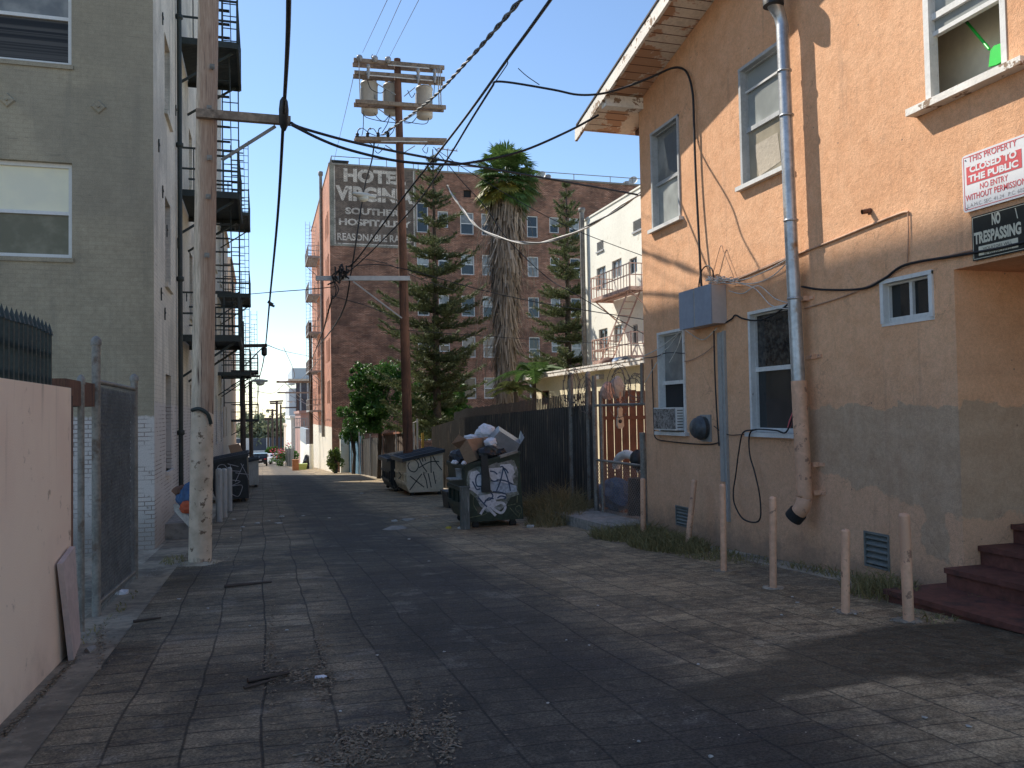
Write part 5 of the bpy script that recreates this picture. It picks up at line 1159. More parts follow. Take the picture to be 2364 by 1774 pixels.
def dish(u,v,s,lab,mt=m_lamp):
    p=aY(u,v,HY+.8); t=thing('satellite_dish',lab,'satellite dish',(p.x,p.y,HT2))
    q=M(); ax_=V((-.6,-.7,.35)).normalized(); a=ax_.cross(V((0,0,1))).normalized(); b=a.cross(ax_); vs=[];fs=[]
    for i in range(5):
        r_=s*i/4
        for k in range(16): t_=2*math.pi*k/16; vs.append(p+a*(r_*math.cos(t_))+b*(r_*math.sin(t_))+ax_*(r_*r_*.6))
    for i in range(4):
        for k in range(16): fs.append((i*16+k,i*16+(k+1)%16,(i+1)*16+(k+1)%16,(i+1)*16+k))
    q.add(vs,fs,True); q.build('reflector',mt,t)
    q=M(); q.beam((p.x,p.y+.03,HT2-.1),(p.x,p.y+.03,p.z),.06); q.beam(p-b*s*.8,p+ax_*s*1.1,.04); q.box(*(sum(([c-.06,c+.06] for c in (p+ax_*s*1.1)),[]))); q.build('mast',m_galvold,t)
dish(1250,407,.42,'pale satellite dish on the hotel roof just right of the palm crown'); dish(1264,413,.38,'dark satellite dish beside the pale one right of the palm crown',m_greyiron)
dish(1446,428,.38,'tilted grey satellite dish on the hotel roof nearest the white building',m_greyiron); dish(1462,418,.4,'taller satellite dish at the right end of the hotel roof')
p=aY(1033,345,HY+6); q=M(); q.beam((p.x,p.y,HT2-.3),p,.06); q.beam(p-V((.9,0,-.0)),p+V((.9,0,-.1)),.06); 
for k in range(5): x=p.x-.8+k*.4; q.beam((x,p.y-.35,p.z),(x,p.y+.35,p.z),.04)
solo(q,'antenna',m_galvold,'thin television antenna on the hotel roof','antenna')
# alley-side drain and fire escape
py=aX(743,700,HX-.15).y; q=M(); q.tube([(HX-.15,py,gz(py)+2.8),(HX-.15,py,aY(737,405,py).z)],.13,12); q.lathe((HX-.15,py,aY(737,405,py).z),[(.13,-.1),(.2,.0),(.2,.3),(.15,.32)],12); q.build('drainpipe',m_galvold,ht)
ya=aX(740,766,HX).y; lv=[aX(740,v,HX).z for v in (948,857,767,678,588)]
fire_escape(ya,ya+5.,lv,aY(706,760,ya+5).x,HX-.002,'pale grey iron fire escape on the sunlit alley side of the brick hotel',m_=m_greyiron)
# ================================================================ WHITE + CREAM BUILDINGS
WXX=15.8; wy1=aX(1349,511,WXX).y; wt_=aX(1349,511,WXX).z
wb=thing('white_building','bright cream white stucco building with louvred vents behind the orange house','building',(21,30,-1.3))
def wx(u0,vt,vb,u1,X=WXX): a=aX(u0,vt,X);b=aX(u0,vb,X);c=aX(u1,vt,X); return (min(a.y,c.y),max(a.y,c.y),b.z,a.z)
k7=lambda x,y:(900+x/2.767,350+y/2.767)
def w7(x0,yt,yb,x1): u0,vt=k7(x0,yt); return wx(u0,vt,k7(x0,yb)[1],k7(x1,yt)[0])
ww=[w7(1320,752,895,1378),w7(1334,1140,1285,1390),w7(1418,705,818,1480),w7(1530,690,790,1578),w7(1430,1115,1225,1485),w7(1545,1110,1240,1582)]
wv=[w7(1322,585,645,1364),w7(1553,450,520,1610)]
q=M(); panel(q,'X',WXX,20.,wy1,-2,wt_,ww+wv,.2); panel(q,'Y',wy1,WXX,28,-2,wt_,[],.1); panel(q,'Y',20.,WXX,28,-2,wt_,[],.1); q.quad((WXX,20,wt_),(28,20,wt_),(28,wy1,wt_),(WXX,wy1,wt_))
q.build('wall',m_cream,wb)
for i,h in enumerate(ww): window(wb,'X',WXX+.06,h[0],h[1],h[2],h[3],m_greywood,[m_glassgrey] if i%2==0 else [m_glassdark],.05,0,.06,0,mull=.5)
for h in wv:
    q=M(); n=7; q.quad((WXX+.12,h[0],h[2]),(WXX+.12,h[1],h[2]),(WXX+.12,h[1],h[3]),(WXX+.12,h[0],h[3]))
    for i in range(n): z=h[2]+(h[3]-h[2])*(i+.3)/n; q.hexa([V((WXX-.02,h[0],z)),V((WXX-.02,h[1],z)),V((WXX+.1,h[1],z+.07)),V((WXX+.1,h[0],z+.07))],[V((WXX-.02,h[0],z+.015)),V((WXX-.02,h[1],z+.015)),V((WXX+.1,h[1],z+.085)),V((WXX+.1,h[0],z+.085))])
    q.box(WXX-.06,WXX+.05,h[0]-.05,h[1]+.05,h[2]-.08,h[2]); q.build('louvre_vent',m_greywood,wb)
q=M(); q.box(WXX-.04,WXX+.3,20,wy1+.04,wt_+.001,wt_+.08); q.build('coping',m_cream,wb)
pz=aX(1343,488,WXX-.2); q=M(); q.tube([(WXX-.2,pz.y,-1.5),(WXX-.2,pz.y,pz.z)],.12,12); q.lathe((WXX-.2,pz.y,pz.z),[(.12,-.05),(.17,0),(.17,.15),(.13,.16)],12); q.build('drainpipe',m_galvold,wb)
fa=aX(1408,700,WXX).y
fire_escape(fa-4.6,fa-.4,[aX(1408,838,WXX).z,aX(1408,697,WXX).z],WXX-1.1,WXX-.002,'rusty red iron fire escape on the white building',m_=m_rust,top_ladder=False)
CX_=11.; ce=aX(1229,872,CX_); cy0=19.; 
cbd=thing('cream_shed','single storey cream building with flat overhanging roof behind the gate','building',(14,26,-1.2))
cw=wx(1250,903,935,1267,CX_)
q=M(); panel(q,'X',CX_,cy0,ce.y,-2,ce.z-.1,[cw],.15); panel(q,'Y',ce.y,CX_,15.7,-2,ce.z-.1,[],.1); panel(q,'Y',cy0,CX_,15.7,-2,ce.z-.1,[],.1); q.build('wall',m_creamlow,cbd)
window(cbd,'X',CX_+.05,cw[0],cw[1],cw[2],cw[3],m_poledark,[m_glassdark],.05,0,.05,0)
q=M(); q.box(CX_-.3,15.75,cy0-.3,ce.y+.5,ce.z-.099,ce.z+.04); q.box(CX_-.32,15.7,cy0-.32,ce.y+.52,ce.z+.041,ce.z+.1); q.build('roof',m_peel,cbd)
q=M(); p=aX(1384,870,CX_-.1); q.box(CX_-.2,CX_-.002,p.y-.15,p.y+.15,p.z-.08,p.z+.08); q.build('wall_lamp',m_greyiron,cbd)
for i,(u,v,s,mt,lab) in enumerate(((1405,839,.35,m_redwood,'brown junk bundle on the flat cream roof'),(1428,838,.3,m_tarp,'purple blue bundle on the flat cream roof'),(1444,836,.3,m_blackbag,'black bag on the flat cream roof'))):
    p=aX(u,v,12.4); q=M(); q.blob((12.4,p.y,ce.z+.1+s*.6),s,s*1.2,s*.62,12,.2,60+i); solo(q,'roof_junk',mt,lab,'bundle')
# ================================================================ VEGETATION
def leafquad(q,p,s,rg,flat=.0):
    a=V((rg.gauss(0,1),rg.gauss(0,1),rg.gauss(0,1)*(1-flat))).normalized(); b=a.orthogonal().normalized(); b=(Matrix.Rotation(rg.uniform(0,6.28),3,a)@b); 
    L=s*rg.uniform(.7,1.3); w_=L*.45
    n=len(q.v); q.v+=[tuple(p-a*L/2),tuple(p+b*w_/2),tuple(p+a*L/2),tuple(p-b*w_/2)]; q.f.append([n,n+1,n+2,n+3]); q.sm.append(False); q.mi.append(q.cur)
def crown(q,c,rx,ry,rz,n,s,rg,clumps=26,hollow=.35):
    c=V(c); cl=[]
    for i in range(clumps):
        d=V((rg.gauss(0,1),rg.gauss(0,1),rg.gauss(0,1))).normalized()*rg.uniform(hollow,1.); cl.append((c+V((d.x*rx,d.y*ry,d.z*rz)),rg.uniform(.2,.42)))
    for i in range(n):
        cc,k=rg.choice(cl); d=V((rg.gauss(0,1),rg.gauss(0,1),rg.gauss(0,1))).normalized()*rg.uniform(.3,1)**.5
        leafquad(q,cc+V((d.x*rx*k,d.y*ry*k,d.z*rz*k)),s,rg)
def bush_tree(name,label,u,v,y,ru,rv,n,s,seed,mt,cat='tree',extra=()):
    rg=random.Random(seed); c=aY(u,v,y); px_=(c-O).dot(fw)/F; rx,rz_=ru*px_,rv*px_
    t=thing(name,label,cat,(c.x,c.y,gz(y)))
    q=M(); crown(q,c,rx,rx,rz_,n,s,rg)
    for (u2,v2,r2,v_2,n2) in extra: crown(q,aY(u2,v2,y),r2*px_,r2*px_,v_2*px_,n2,s,rg,14)
    q.build('crown',mt,t)
    q=M(); b=V((c.x,c.y,gz(y)-.1)); q.tube([b,b.lerp(c,.5)+V((.1,.05,0)),c],[.13,.1,.05],8)
    for i in range(7): a=rg.uniform(0,6.28); q.tube([b.lerp(c,rg.uniform(.5,.95)),c+V((math.cos(a)*rx*.7,math.sin(a)*rx*.7,rg.uniform(-.2,.7)*rz_))],[.05,.015],5)
    q.build('trunk',m_bark,t); return t
bush_tree('citrus_tree','round glossy dark green tree left of the brown wooden pole',872,905,46,66,68,6500,.2,31,m_leafdark,extra=((850,955,60,45,2600),(905,880,42,50,1600),(835,870,30,28,800),(880,985,55,30,1500),(820,935,25,30,700)))
bush_tree('leafy_tree','dark leafy tree right of the brown wooden pole, above the fence',1010,925,44,66,52,5500,.2,32,m_leafdark,extra=((1050,950,50,32,1500),(965,925,35,55,1500),(1000,965,60,25,1200)))
bush_tree('shrub','small leafy shrub behind the blue fence',815,995,57,26,30,2000,.2,33,m_leafdark,'shrub')
bush_tree('shrub','bright yellow green shrub at the foot of the hotel corner',774,1062,60.5,17,27,1800,.17,34,m_leafbush,'shrub')
def norfolk(u,v,y,ub,label,seed,env,zmin,whorl=.6):
    rg=random.Random(seed); top=aY(u,v,y); b=aY(ub,950,y); b=V((b.x,y,gz(y)-.1)); t=thing('norfolk_pine',label,'tree',(b.x,b.y,gz(y)))
    q=M(); q.tube([b,b.lerp(top,.5),top],[.24,.15,.025],10); q.build('trunk',m_bark,t)
    q=M(); h=top.z-b.z; z=zmin; wd=M(); wi=0
    while z<top.z-.15:
        c=b.lerp(top,(z-b.z)/h); f=(top.z-z)
        L0=env(f); nb=rg.randint(5,8); ph=rg.uniform(0,6)
        for k in range(nb):
            a=ph+2*math.pi*k/nb+rg.uniform(-.35,.35); L=L0*rg.uniform(.5,1.25); c=b.lerp(top,min(.99,(z+rg.uniform(-.22,.22)*min(1,f*.3)-b.z)/h)); d=V((math.cos(a),math.sin(a),0)); 
            sl=rg.uniform(-.18,.28)+(.35 if f<2 else 0); pts=[c+d*(L*i/6)+V((0,0,L*(sl*(i/6)+.26*(i/6)**2.4)+rg.uniform(-.02,.02))) for i in range(7)]
            wd.tube(pts,[.028,.024,.02,.016,.013,.01,.006],4,False)
            m_=max(4,int(L/.095)); side=V((-d.y,d.x,0))
            for j in range(1,m_+1):
                tt=j/m_; i0=min(5,int(tt*6)); p=pts[i0].lerp(pts[i0+1],tt*6-i0)
                bl_=(.62 if L>1.2 else .4)*min(1,(1.15-tt)*1.3)*rg.uniform(.55,1.1)*min(1.,L*.9)
                for sg in (-1,1):
                    dd=(side*sg*rg.uniform(.5,.95)+d*rg.uniform(.5,.95)+V((0,0,rg.uniform(-.1,.75)))).normalized()
                    ns=max(2,int(bl_/.085))
                    for s_ in range(ns):
                        pp=p+dd*(bl_*(s_+.3)/ns)
                        for _ in range(4):
                            e=(dd*1.0+V((rg.gauss(0,.5),rg.gauss(0,.5),rg.gauss(.15,.5)))).normalized()*.17; w_=e.cross(V((rg.gauss(0,1),rg.gauss(0,1),rg.gauss(0,1)))).normalized()*.026
                            n=len(q.v); q.v+=[tuple(pp-w_),tuple(pp+w_),tuple(pp+e)]; q.f.append([n,n+1,n+2]); q.sm.append(False); q.mi.append(0)
        z+=whorl*rg.uniform(.75,1.3)*(.8 if f<3 else 1.15)
    q.build('foliage',m_pine,t); wd.build('branches',m_bark,t)
norfolk(999,345,40,1010,'tall dark Norfolk pine between the wooden pole and the palm',41,lambda f:min(2.95,.16+f*.31) if f<12 else max(2.2,2.95-(f-12)*.2),.4,.68)
norfolk(1307,424,41.5,1312,'second Norfolk pine beside the corner of the white building',42,lambda f:min(2.6,.14+f*.27),.6,.68)
# fan palm
def fan(q,p,d,r_,rg,n=20,droop=.25):
    d=d.normalized(); s=d.cross(V((0,0,1))); s=(s if s.length>.1 else V((1,0,0))).normalized(); u_=s.cross(d).normalized()
    for k in range(n):
        a=math.radians(lerp(-115,115,k/(n-1))+rg.uniform(-3,3)); e=(d*math.cos(a)+s*math.sin(a)); L=r_*rg.uniform(.82,1.05)*(1-.25*abs(a)/2); w_=e.cross(u_).normalized()*(.042*r_/.75)
        m_=p+e*L*.6+u_*(.03); tip=p+e*L+V((0,0,-droop*L*rg.uniform(.4,1.2)))
        n0=len(q.v); q.v+=[tuple(p),tuple(m_-w_),tuple(tip),tuple(m_+w_)]; q.f.append([n0,n0+1,n0+2,n0+3]); q.sm.append(False); q.mi.append(q.cur)
rg=random.Random(51); PY_=37.; pc=aY(1168,415,PY_); pbase=aY(1163,1000,PY_); pbase=V((pbase.x,PY_,gz(PY_)-.1))
pm=thing('fan_palm','tall fan palm with a shaggy skirt of dead fronds','palm',(pbase.x,PY_,gz(PY_)))
q=M(); q.tube([pbase,pbase.lerp(pc,.5),pc],[.3,.24,.2],12); q.build('trunk',m_bark,pm)
q=M(); st_=M(); yl=M()
for i in range(112):
    el=math.radians(lerp(88,-68,(i/111)**.85)); a=i*2.399+rg.uniform(-.2,.2); d=V((math.cos(a)*math.cos(el),math.sin(a)*math.cos(el),math.sin(el))); L=rg.uniform(.65,1.3); p0=pc+V((0,0,rg.uniform(-.25,.25))); p1=p0+d*L+V((0,0,-.1*(1-math.sin(el))))
    st_.tube([p0,p0.lerp(p1,.5)+V((0,0,.05)),p1],[.022,.018,.012],4,False)
    tgt=yl if (el<-.15 and d.x<-.1 and rg.random()<.85) else q
    fan(tgt,p1,(d+V((0,0,-.25))),rg.uniform(.66,.9),rg,24,.18)
q.build('fronds',m_palm,pm); yl.build('yellow_fronds',m_palmyel,pm); st_.build('stalks',m_palm,pm)
sk_=M(); zt=pc.z-.7; zb=aY(1160,880,PY_).z-.6
for i in range(5200):
    f=rg.random()**.9; z=lerp(zt,zb,f); r_=lerp(.95,.46,min(1,f*1.2))*rg.uniform(.45,1.); 
    if f<.12: r_*=lerp(.9,1,f/.12)
    a=rg.uniform(0,6.283); ctr=pbase.lerp(pc,(z-pbase.z)/(pc.z-pbase.z)); p=ctr+V((math.cos(a)*r_,math.sin(a)*r_,0)); L=rg.uniform(.35,1.15); out=rg.uniform(-.1,.16) if i%6 else rg.uniform(.2,.75); e=V((math.cos(a)*out+rg.uniform(-.12,.12),math.sin(a)*out+rg.uniform(-.12,.12),-1)).normalized()*L
    w_=V((-math.sin(a),math.cos(a),rg.uniform(-.3,.3)))*rg.uniform(.012,.055); n=len(sk_.v); sk_.v+=[tuple(p-w_),tuple(p+w_),tuple(p+e+w_*.5),tuple(p+e-w_*.5)]; sk_.f.append([n,n+1,n+2,n+3]); sk_.sm.append(False); sk_.mi.append(0)
for i in range(130):
    z=lerp(zt-.6,zb+1.5,rg.random()); a=rg.uniform(2.2,4.2) if i%3 else rg.uniform(-.8,.8); ctr=pbase.lerp(pc,(z-pbase.z)/(pc.z-pbase.z)); p=ctr+V((math.cos(a)*.5,math.sin(a)*.4,0)); o=rg.uniform(.4,1.1); pts=[p,p+V((math.cos(a)*o*.6,math.sin(a)*.2,.05)),p+V((math.cos(a)*o,math.sin(a)*.3,-.5)),p+V((math.cos(a)*o*1.05,math.sin(a)*.3,-1.1))]
    sk_.tube(spline(pts,2),.008,3,False)
sk_.build('dead_skirt',m_palmdead,pm)
def pinnate(name,label,u,v,y,n,L,seed,mt=None):
    rg=random.Random(seed); c=aY(u,v,y); t=thing(name,label,'palm',(c.x,y,gz(y))); q=M(); st_=M()
    for i in range(n):
        a=2*math.pi*i/n+rg.uniform(-.25,.25); el=rg.uniform(.55,1.25); d=V((math.cos(a),math.sin(a),0)); LL=L*rg.uniform(.75,1.1); pts=[]
        for k in range(9): s_=k/8; pts.append(c+d*(LL*math.cos(el)*s_*(1+.25*s_))+V((0,0,LL*(math.sin(el)*s_-.75*s_*s_))))
        st_.tube(pts,[.016]*4+[.011]*3+[.006]*2,4,False); side=V((-d.y,d.x,0))
        for k in range(44):
            s_=.12+.88*k/43; i0=min(7,int(s_*8)); p=pts[i0].lerp(pts[i0+1],s_*8-i0); l_=.42*math.sin(math.pi*min(1,s_*.85+.12))**.7*L/1.5
            for sg in (-1,1):
                e=(side*sg+ (pts[i0+1]-pts[i0]).normalized()*.7+V((0,0,-.25+rg.uniform(-.15,.15)))).normalized()*l_; w_=V((0,0,.016))+d*.008
                n0=len(q.v); q.v+=[tuple(p-w_),tuple(p+e*.5-w_),tuple(p+e),tuple(p+e*.5+w_),tuple(p+w_)]; q.f.append([n0,n0+1,n0+2,n0+3,n0+4]); q.sm.append(False); q.mi.append(0)
    q.build('fronds',mt or m_palm,t); st_.build('stalks',m_palm,t)
    q=M(); q.tube([(c.x,y,gz(y)-.1),c],[.12,.09],10); q.build('trunk',m_bark,t)
pinnate('small_palm','feathery small palm rising behind the cream roof edge',1232,868,32.,13,1.9,61)
pinnate('small_palm','drooping small palm with yellowish fronds below the fan palm trunk',1190,905,31.2,13,1.35,62,leafmat('pale_palm_fronds',(.07,.11,.03),(.2,.2,.08),.5,.25))
# weeds
def weeds(pts,label,seed,mt=m_weed,name='weeds'):
    rg=random.Random(seed); q=M()
    for (x,y,rx,ry,n,h) in pts:
        for i in range(n):
            a=rg.uniform(0,6.28); r_=rg.random()**.5; px_,py_=x+rx*r_*math.cos(a),y+ry*r_*math.sin(a); hh=h*rg.uniform(.35,1.1)*(1.1-.5*r_); l=V((rg.gauss(0,.45),rg.gauss(0,.45),1)).normalized(); p=V((px_,py_,gz(py_)-.01)); b=l.cross(V((rg.gauss(0,1),rg.gauss(0,1),0))).normalized()*rg.uniform(.003,.007)
            m_=p+l*hh*.6; tip=p+l*hh+V((rg.gauss(0,.22)*hh,rg.gauss(0,.22)*hh,-.15*hh)); n0=len(q.v); q.v+=[tuple(p-b),tuple(p+b),tuple(m_+b*.8),tuple(m_-b*.8),tuple(tip)]; q.f+= [[n0,n0+1,n0+2,n0+3],[n0+3,n0+2,n0+4]]; q.sm+=[False]*2; q.mi+=[0]*2
    o=q.build(name,mt); tag(o,label,'weeds',kind='stuff'); return o
weeds([(6.05,12.6,.4,.9,1500,.42),(5.85,11.4,.5,.9,2200,.36),(5.9,10.3,.4,.7,450,.22),(5.6,12.9,.3,.7,700,.36),(6.1,9.6,.35,.5,120,.13)],'dense dark dry weeds along the foot of the orange wall by the tilted bollard',71)
weeds([(6.15,17.0,.55,1.0,2600,1.05),(5.75,16.2,.5,.9,1400,.7),(5.9,18.5,.5,1.,900,.7),(5.35,15.6,.4,.5,400,.3)],'tall brownish weeds between the green dumpster and the gate',72,leafmat('brown_green_weeds',(.12,.11,.045),(.36,.28,.14),.7))
weeds([(5.85,6.9,.25,.45,260,.42),(6.2,7.2,.2,.5,300,.3),(6.25,6.2,.2,.3,120,.2),(6.3,8.4,.12,.8,160,.2),(5.5,5.9,.2,.25,80,.12)],'sparse weeds at the foot of the two nearest bollards',73)
# ================================================================ TRANSFORMER POLE
PY=30.; pb2=aY(944,1060,PY); pb2=V((pb2.x,PY,gz(PY))); pt2_=aY(917,137,PY)
tp=thing('transformer_pole','tall brown wooden pole carrying three transformers and stacked crossarms','utility pole',pb2)
q=M(); q.tube([pb2-V((0,0,.2)),pb2.lerp(pt2_,.5),pt2_],[.19,.165,.125],16); q.build('shaft',m_poledark,tp)
m_upper=m_arm
def arm(ul,vl,ur,vr,y,w=.1,h=.14,name='crossarm',mt=None,par=None): q=M(); q.beam(aY(ul,vl,y),aY(ur,vr,y),w,h); return q.build(name,mt or m_arm,par or tp)
Q=lambda x,y:(800+x/6.385,110+y/6.385)
for (xl,yl_,xr,yr_) in ((105,185,1440,300),(115,370,1448,468),(130,795,1463,885),(125,1340,1475,1370)):
    arm(*Q(xl,yl_),*Q(xr,yr_),PY-.17)
for (xl,yl_,xr,yr_) in ((90,255,1410,350),(98,425,1415,530),(108,845,1430,925),(112,1375,1440,1410)):
    arm(*Q(xl,yl_),*Q(xr,yr_),PY+.17)
q=M()
for x,y0_,y1_ in ((180,170,780),(1375,280,870),(1345,300,860)): q=M(); q.beam(aY(*Q(x,y0_),PY-.24),aY(*Q(x+20,y1_),PY-.24),.05,.03); q.build('upright_strap',m_greypaint,tp)
for (x0_,y0_,x1_,y1_) in ((460,540,725,700),(1010,590,850,720),(470,905,735,1090),(1040,960,845,1090),(570,1440,745,1550),(1010,1450,850,1550)): q=M(); q.beam(aY(*Q(x0_,y0_),PY-.23),aY(*Q(x1_,y1_),PY-.19),.04,.025); q.build('steel_brace',m_greypaint,tp)
for (x0_,y0_,x1_,y1_) in ((610,260,1220,310),(340,410,1270,490),(510,1385,1190,1390)): q=M(); q.beam(aY(*Q(x0_,y0_),PY-.26),aY(*Q(x1_,y1_),PY-.26),.03,.03); q.build('conduit',m_white,tp)
for (x,yt,yb) in ((335,530,975),(665,560,980),(1145,600,1040)):
    a=aY(*Q(x,yt),PY+.5); b=aY(*Q(x,yb),PY+.5); r_=.31
    t_=M(); t_.lathe((a.x,PY+.5,b.z),[(.02,0),(r_*.93,.0),(r_,.04),(r_,a.z-b.z-.08),(r_*1.06,a.z-b.z-.07),(r_*1.06,a.z-b.z-.02),(r_*.9,a.z-b.z+.03),(.02,a.z-b.z+.08)],20); tr_=t_.build('transformer',m_trans,tp)
    t_=M(); 
    for dx in (-.2,.2): t_.lathe((a.x+dx,PY+.4,a.z+.02),[(.05,0),(.07,.05),(.045,.08),(.07,.12),(.045,.16),(.06,.2),(.01,.26)],10)
    t_.build('bushings',m_porc,tr_)
    t_=M(); c_=aY(*Q(x+105,yt+200),PY+.2); t_.box(c_.x-.06,c_.x+.04,PY+.18,PY+.2,c_.z-.08,c_.z+.08); t_.box(a.x-.33,a.x-.27,PY+.36,PY+.6,b.z+.3,a.z-.25); t_.build('data_plate',m_greyiron,tr_)
for (x,y) in ((190,160),(415,170),(610,185)):
    p=aY(*Q(x,y),PY-.3); q=M(); q.lathe(p,[(.03,-.12),(.11,-.08),(.11,-.05),(.05,-.03),(.11,.0),(.11,.03),(.05,.05),(.09,.08),(.02,.12)],12,'y'); q.build('insulator',m_porc,tp)
for (x,y0_,y1_) in ((320,250,460),(1055,310,520),(1300,320,520)):
    q=M(); a=aY(*Q(x,y0_),PY-.3); b=aY(*Q(x,y1_),PY-.3); q.tube([a,a.lerp(b,.25),a.lerp(b,.3),a.lerp(b,.6),b],[.05,.09,.05,.075,.03],8); q.build('fuse_cutout',m_porc,tp)
for (x,y) in ((160,1290),(310,1285),(465,1280),(610,1280)):
    p=aY(*Q(x,y),PY-.2); q=M(); q.lathe(p,[(.05,-.09),(.07,-.05),(.05,-.02),(.07,.03),(.03,.08)],8); q.tube(spline([p+V((0,0,.06)),p+V((.04,-.02,.2)),p+V((.12,-.03,.24))],3),.02,5); q.build('pin_insulator',m_black,tp)
q=M()
for pts in ([(240,960),(290,1030),(500,1085),(720,1110)],[(410,970),(480,1060),(560,1085),(640,990)],[(1210,1040),(1190,1110),(1100,1130),(850,1090)],[(1040,1020),(960,1110),(850,1110)],[(250,980),(245,1200),(225,1300)],[(640,1000),(600,1130),(520,1260)],[(720,1120),(690,1230),(620,1310)],[(310,480),(350,600),(440,660),(520,670),(580,620)],[(900,630),(960,740),(1010,670)],[(1300,520),(1290,640),(1285,720)],[(190,1210),(240,1190),(330,1260),(430,1300)],[(340,1210),(400,1200),(460,1290)],[(380,100),(370,150),(400,190)],[(480,1290),(560,1290),(640,1240)],[(400,1420),(390,1540),(370,1650)],[(330,1400),(430,1480),(470,1430)],[(420,1520),(470,1560),(560,1470)],[(1190,1420),(1120,1500),(1180,1560),(1200,1470)]):
    q=M(); q.tube(spline([aY(*Q(*p_),PY-.28) for p_ in pts],3),.014,4,False); q.build('jumper_wire',m_cable,tp)
arm(729,643,946,643,PY-.2,.1,.16,mt=m_greywood)
q=M(); q.beam(aY(815,650,PY-.2),aY(928,735,PY-.2),.04,.05); q.build('steel_brace',m_greypaint,tp)
# cable bundle on the lower crossarm
q=M(); rgk=random.Random(9)
for i in range(9):
    c0_=V((rgk.uniform(766,800),rgk.uniform(620,650),0)); pts=[(c0_.x+rgk.uniform(-14,14),c0_.y+rgk.uniform(-14,22)) for _ in range(4)]
    q.tube(spline([aY(u,v,PY-.3-rgk.uniform(0,.15)) for u,v in pts],4),.028,5)
for pts in ([(767,640),(776,670),(770,690),(766,680)],[(772,650),(782,668),(774,686)],[(800,618),(798,630),(790,640)]): q.tube(spline([aY(u,v,PY-.35) for u,v in pts],4),.02,5)
q.build('cable_bundle',m_cable,tp)
# cobra lamp
def cobra(par,hu,hv,pu,pv,y,L=.62,yh=None):
    h_=aY(hu,hv,yh or y-.3); p=aY(pu,pv,y); q=M(); d=(p-h_); d.z=0; d.normalize()
    q.tube(spline([h_+d*L*.6,h_.lerp(p,.6)+V((0,0,.05)),p+V((0,0,-.1)),p+V((0,0,-.45))],4),.03,6); q.build('lamp_arm',m_galvold,par)
    q=M(); vs=[];fs=[]; s=d.cross(V((0,0,1)))
    for i,(x,w_,t0,t1) in enumerate(((-.62,.02,-.02,.02),(-.55,.13,-.05,.05),(-.2,.17,-.08,.08),(.15,.14,-.07,.09),(.5,.08,-.04,.06),(.62,.04,-.03,.04))):
        for a,b in ((-1,t0*.3),(-.6,t1),(.6,t1),(1,t0*.3),(.6,t0),(-.6,t0)): vs.append(h_+d*(x*L)+s*(a*w_)+V((0,0,b)))
    for i in range(5):
        for k in range(6): fs.append((i*6+k,i*6+(k+1)%6,(i+1)*6+(k+1)%6,(i+1)*6+k))
    q.add(vs,fs,True); q.build('lamp_head',m_lamp,par)
    q=M(); q.blob(h_+d*(-.02)+V((0,0,-.1)),.2,.14,.13,12,0); q.build('lamp_glass',mat('lamp_refractor',(.55,.56,.5),.3,.05,3,20,0) if 'lamp_refractor' not in bpy.data.materials else bpy.data.materials['lamp_refractor'],par)
cobra(tp,840,452,926,462,PY,.75,PY-.6)
# ================================================================ OVERHEAD WIRES
m_cabledull=mat('dull_grey_cable',(.13,.125,.12),.6,.2,5,30,0)
def wire(pts,r_,label,mt=None,name='overhead_wire',twist=False,k=6,group=None):
    q=M(); P_=spline(pts,k) if len(pts)>2 else [V(p) for p in pts]
    if twist:
        fine=[]; 
        for a,b in zip(P_,P_[1:]):
            n=max(1,int((b-a).length/.1))
            fine+=[a.lerp(b,i/n) for i in range(n)]
        fine.append(P_[-1]); tw=[]
        for j in (0,1):
            pts_=[]
            for i,p in enumerate(fine):
                a=i*.42+j*math.pi; pts_.append(p+V((math.cos(a)*r_*.8,0,math.sin(a)*r_*.8)))
            q.cur=j; q.tube(pts_,r_*.8,5)
        o=solo(q,name,mt,label,'cable')
    else:
        q.tube(P_,r_,6); o=solo(q,name,mt or m_cable,label,'cable')
    return o
armtip=aY(655,272,12.75)
# main cable along the lane
p2=aY(613,800,41.); 
m0=aY(667,-40,7.8)
wire([m0,aY(664,100,9.3),armtip+V((0,0,.05)),aY(641,500,17.5),aY(623,690,25),aY(616,770,35),p2],.026,'thick black cable running along the alley from the left pole arm to the next pole',k=5)
q=M(); p=armtip; q.tube([p+V((0,-.12,.27)),p+V((0,-.1,.22)),p+V((0,-.06,.1)),p+V((0,.02,-.1)),p+V((0,.08,-.17))],[.025,.06,.075,.07,.03],10); solo(q,'cable_splice',m_black,'black cable splice case hanging at the end of the left pole arm','splice')
q=M(); p=aY(624,700,25.1); q.beam(p+V((-.07,0,.04)),p+V((.08,0,-.05)),.09,.07); q.beam(p+V((-.02,0,-.05)),p+V((.12,0,-.1)),.07,.06); solo(q,'hanging_shoes',m_black,'small dark clamp pair hanging on the main cable above the alley','clamp')
# cables from left pole across to the house
z6=lambda x,y:(700+x/2.765,y/2.765)
wire([aY(672,284,12.8),aY(700,297,13),aY(808,327,13.5),aY(917,351,14.2),aY(1062,378,15.2),aY(1242,409,16.2),aY(1500,455,17.5)],.022,'black cable passing below the eave from the left pole to behind the orange house')
wire([aY(672,288,12.75),aY(740,322,12.8),aY(808,347,12.9),aY(917,372,13.),aY(1025,380,13.2),aY(1098,374,13.3),aY(1206,349,13.4),aY(1315,302,13.4),aX(1381,266,XW-WX-.03)],.022,'sagging black cable from the left pole to the corner of the orange eave')
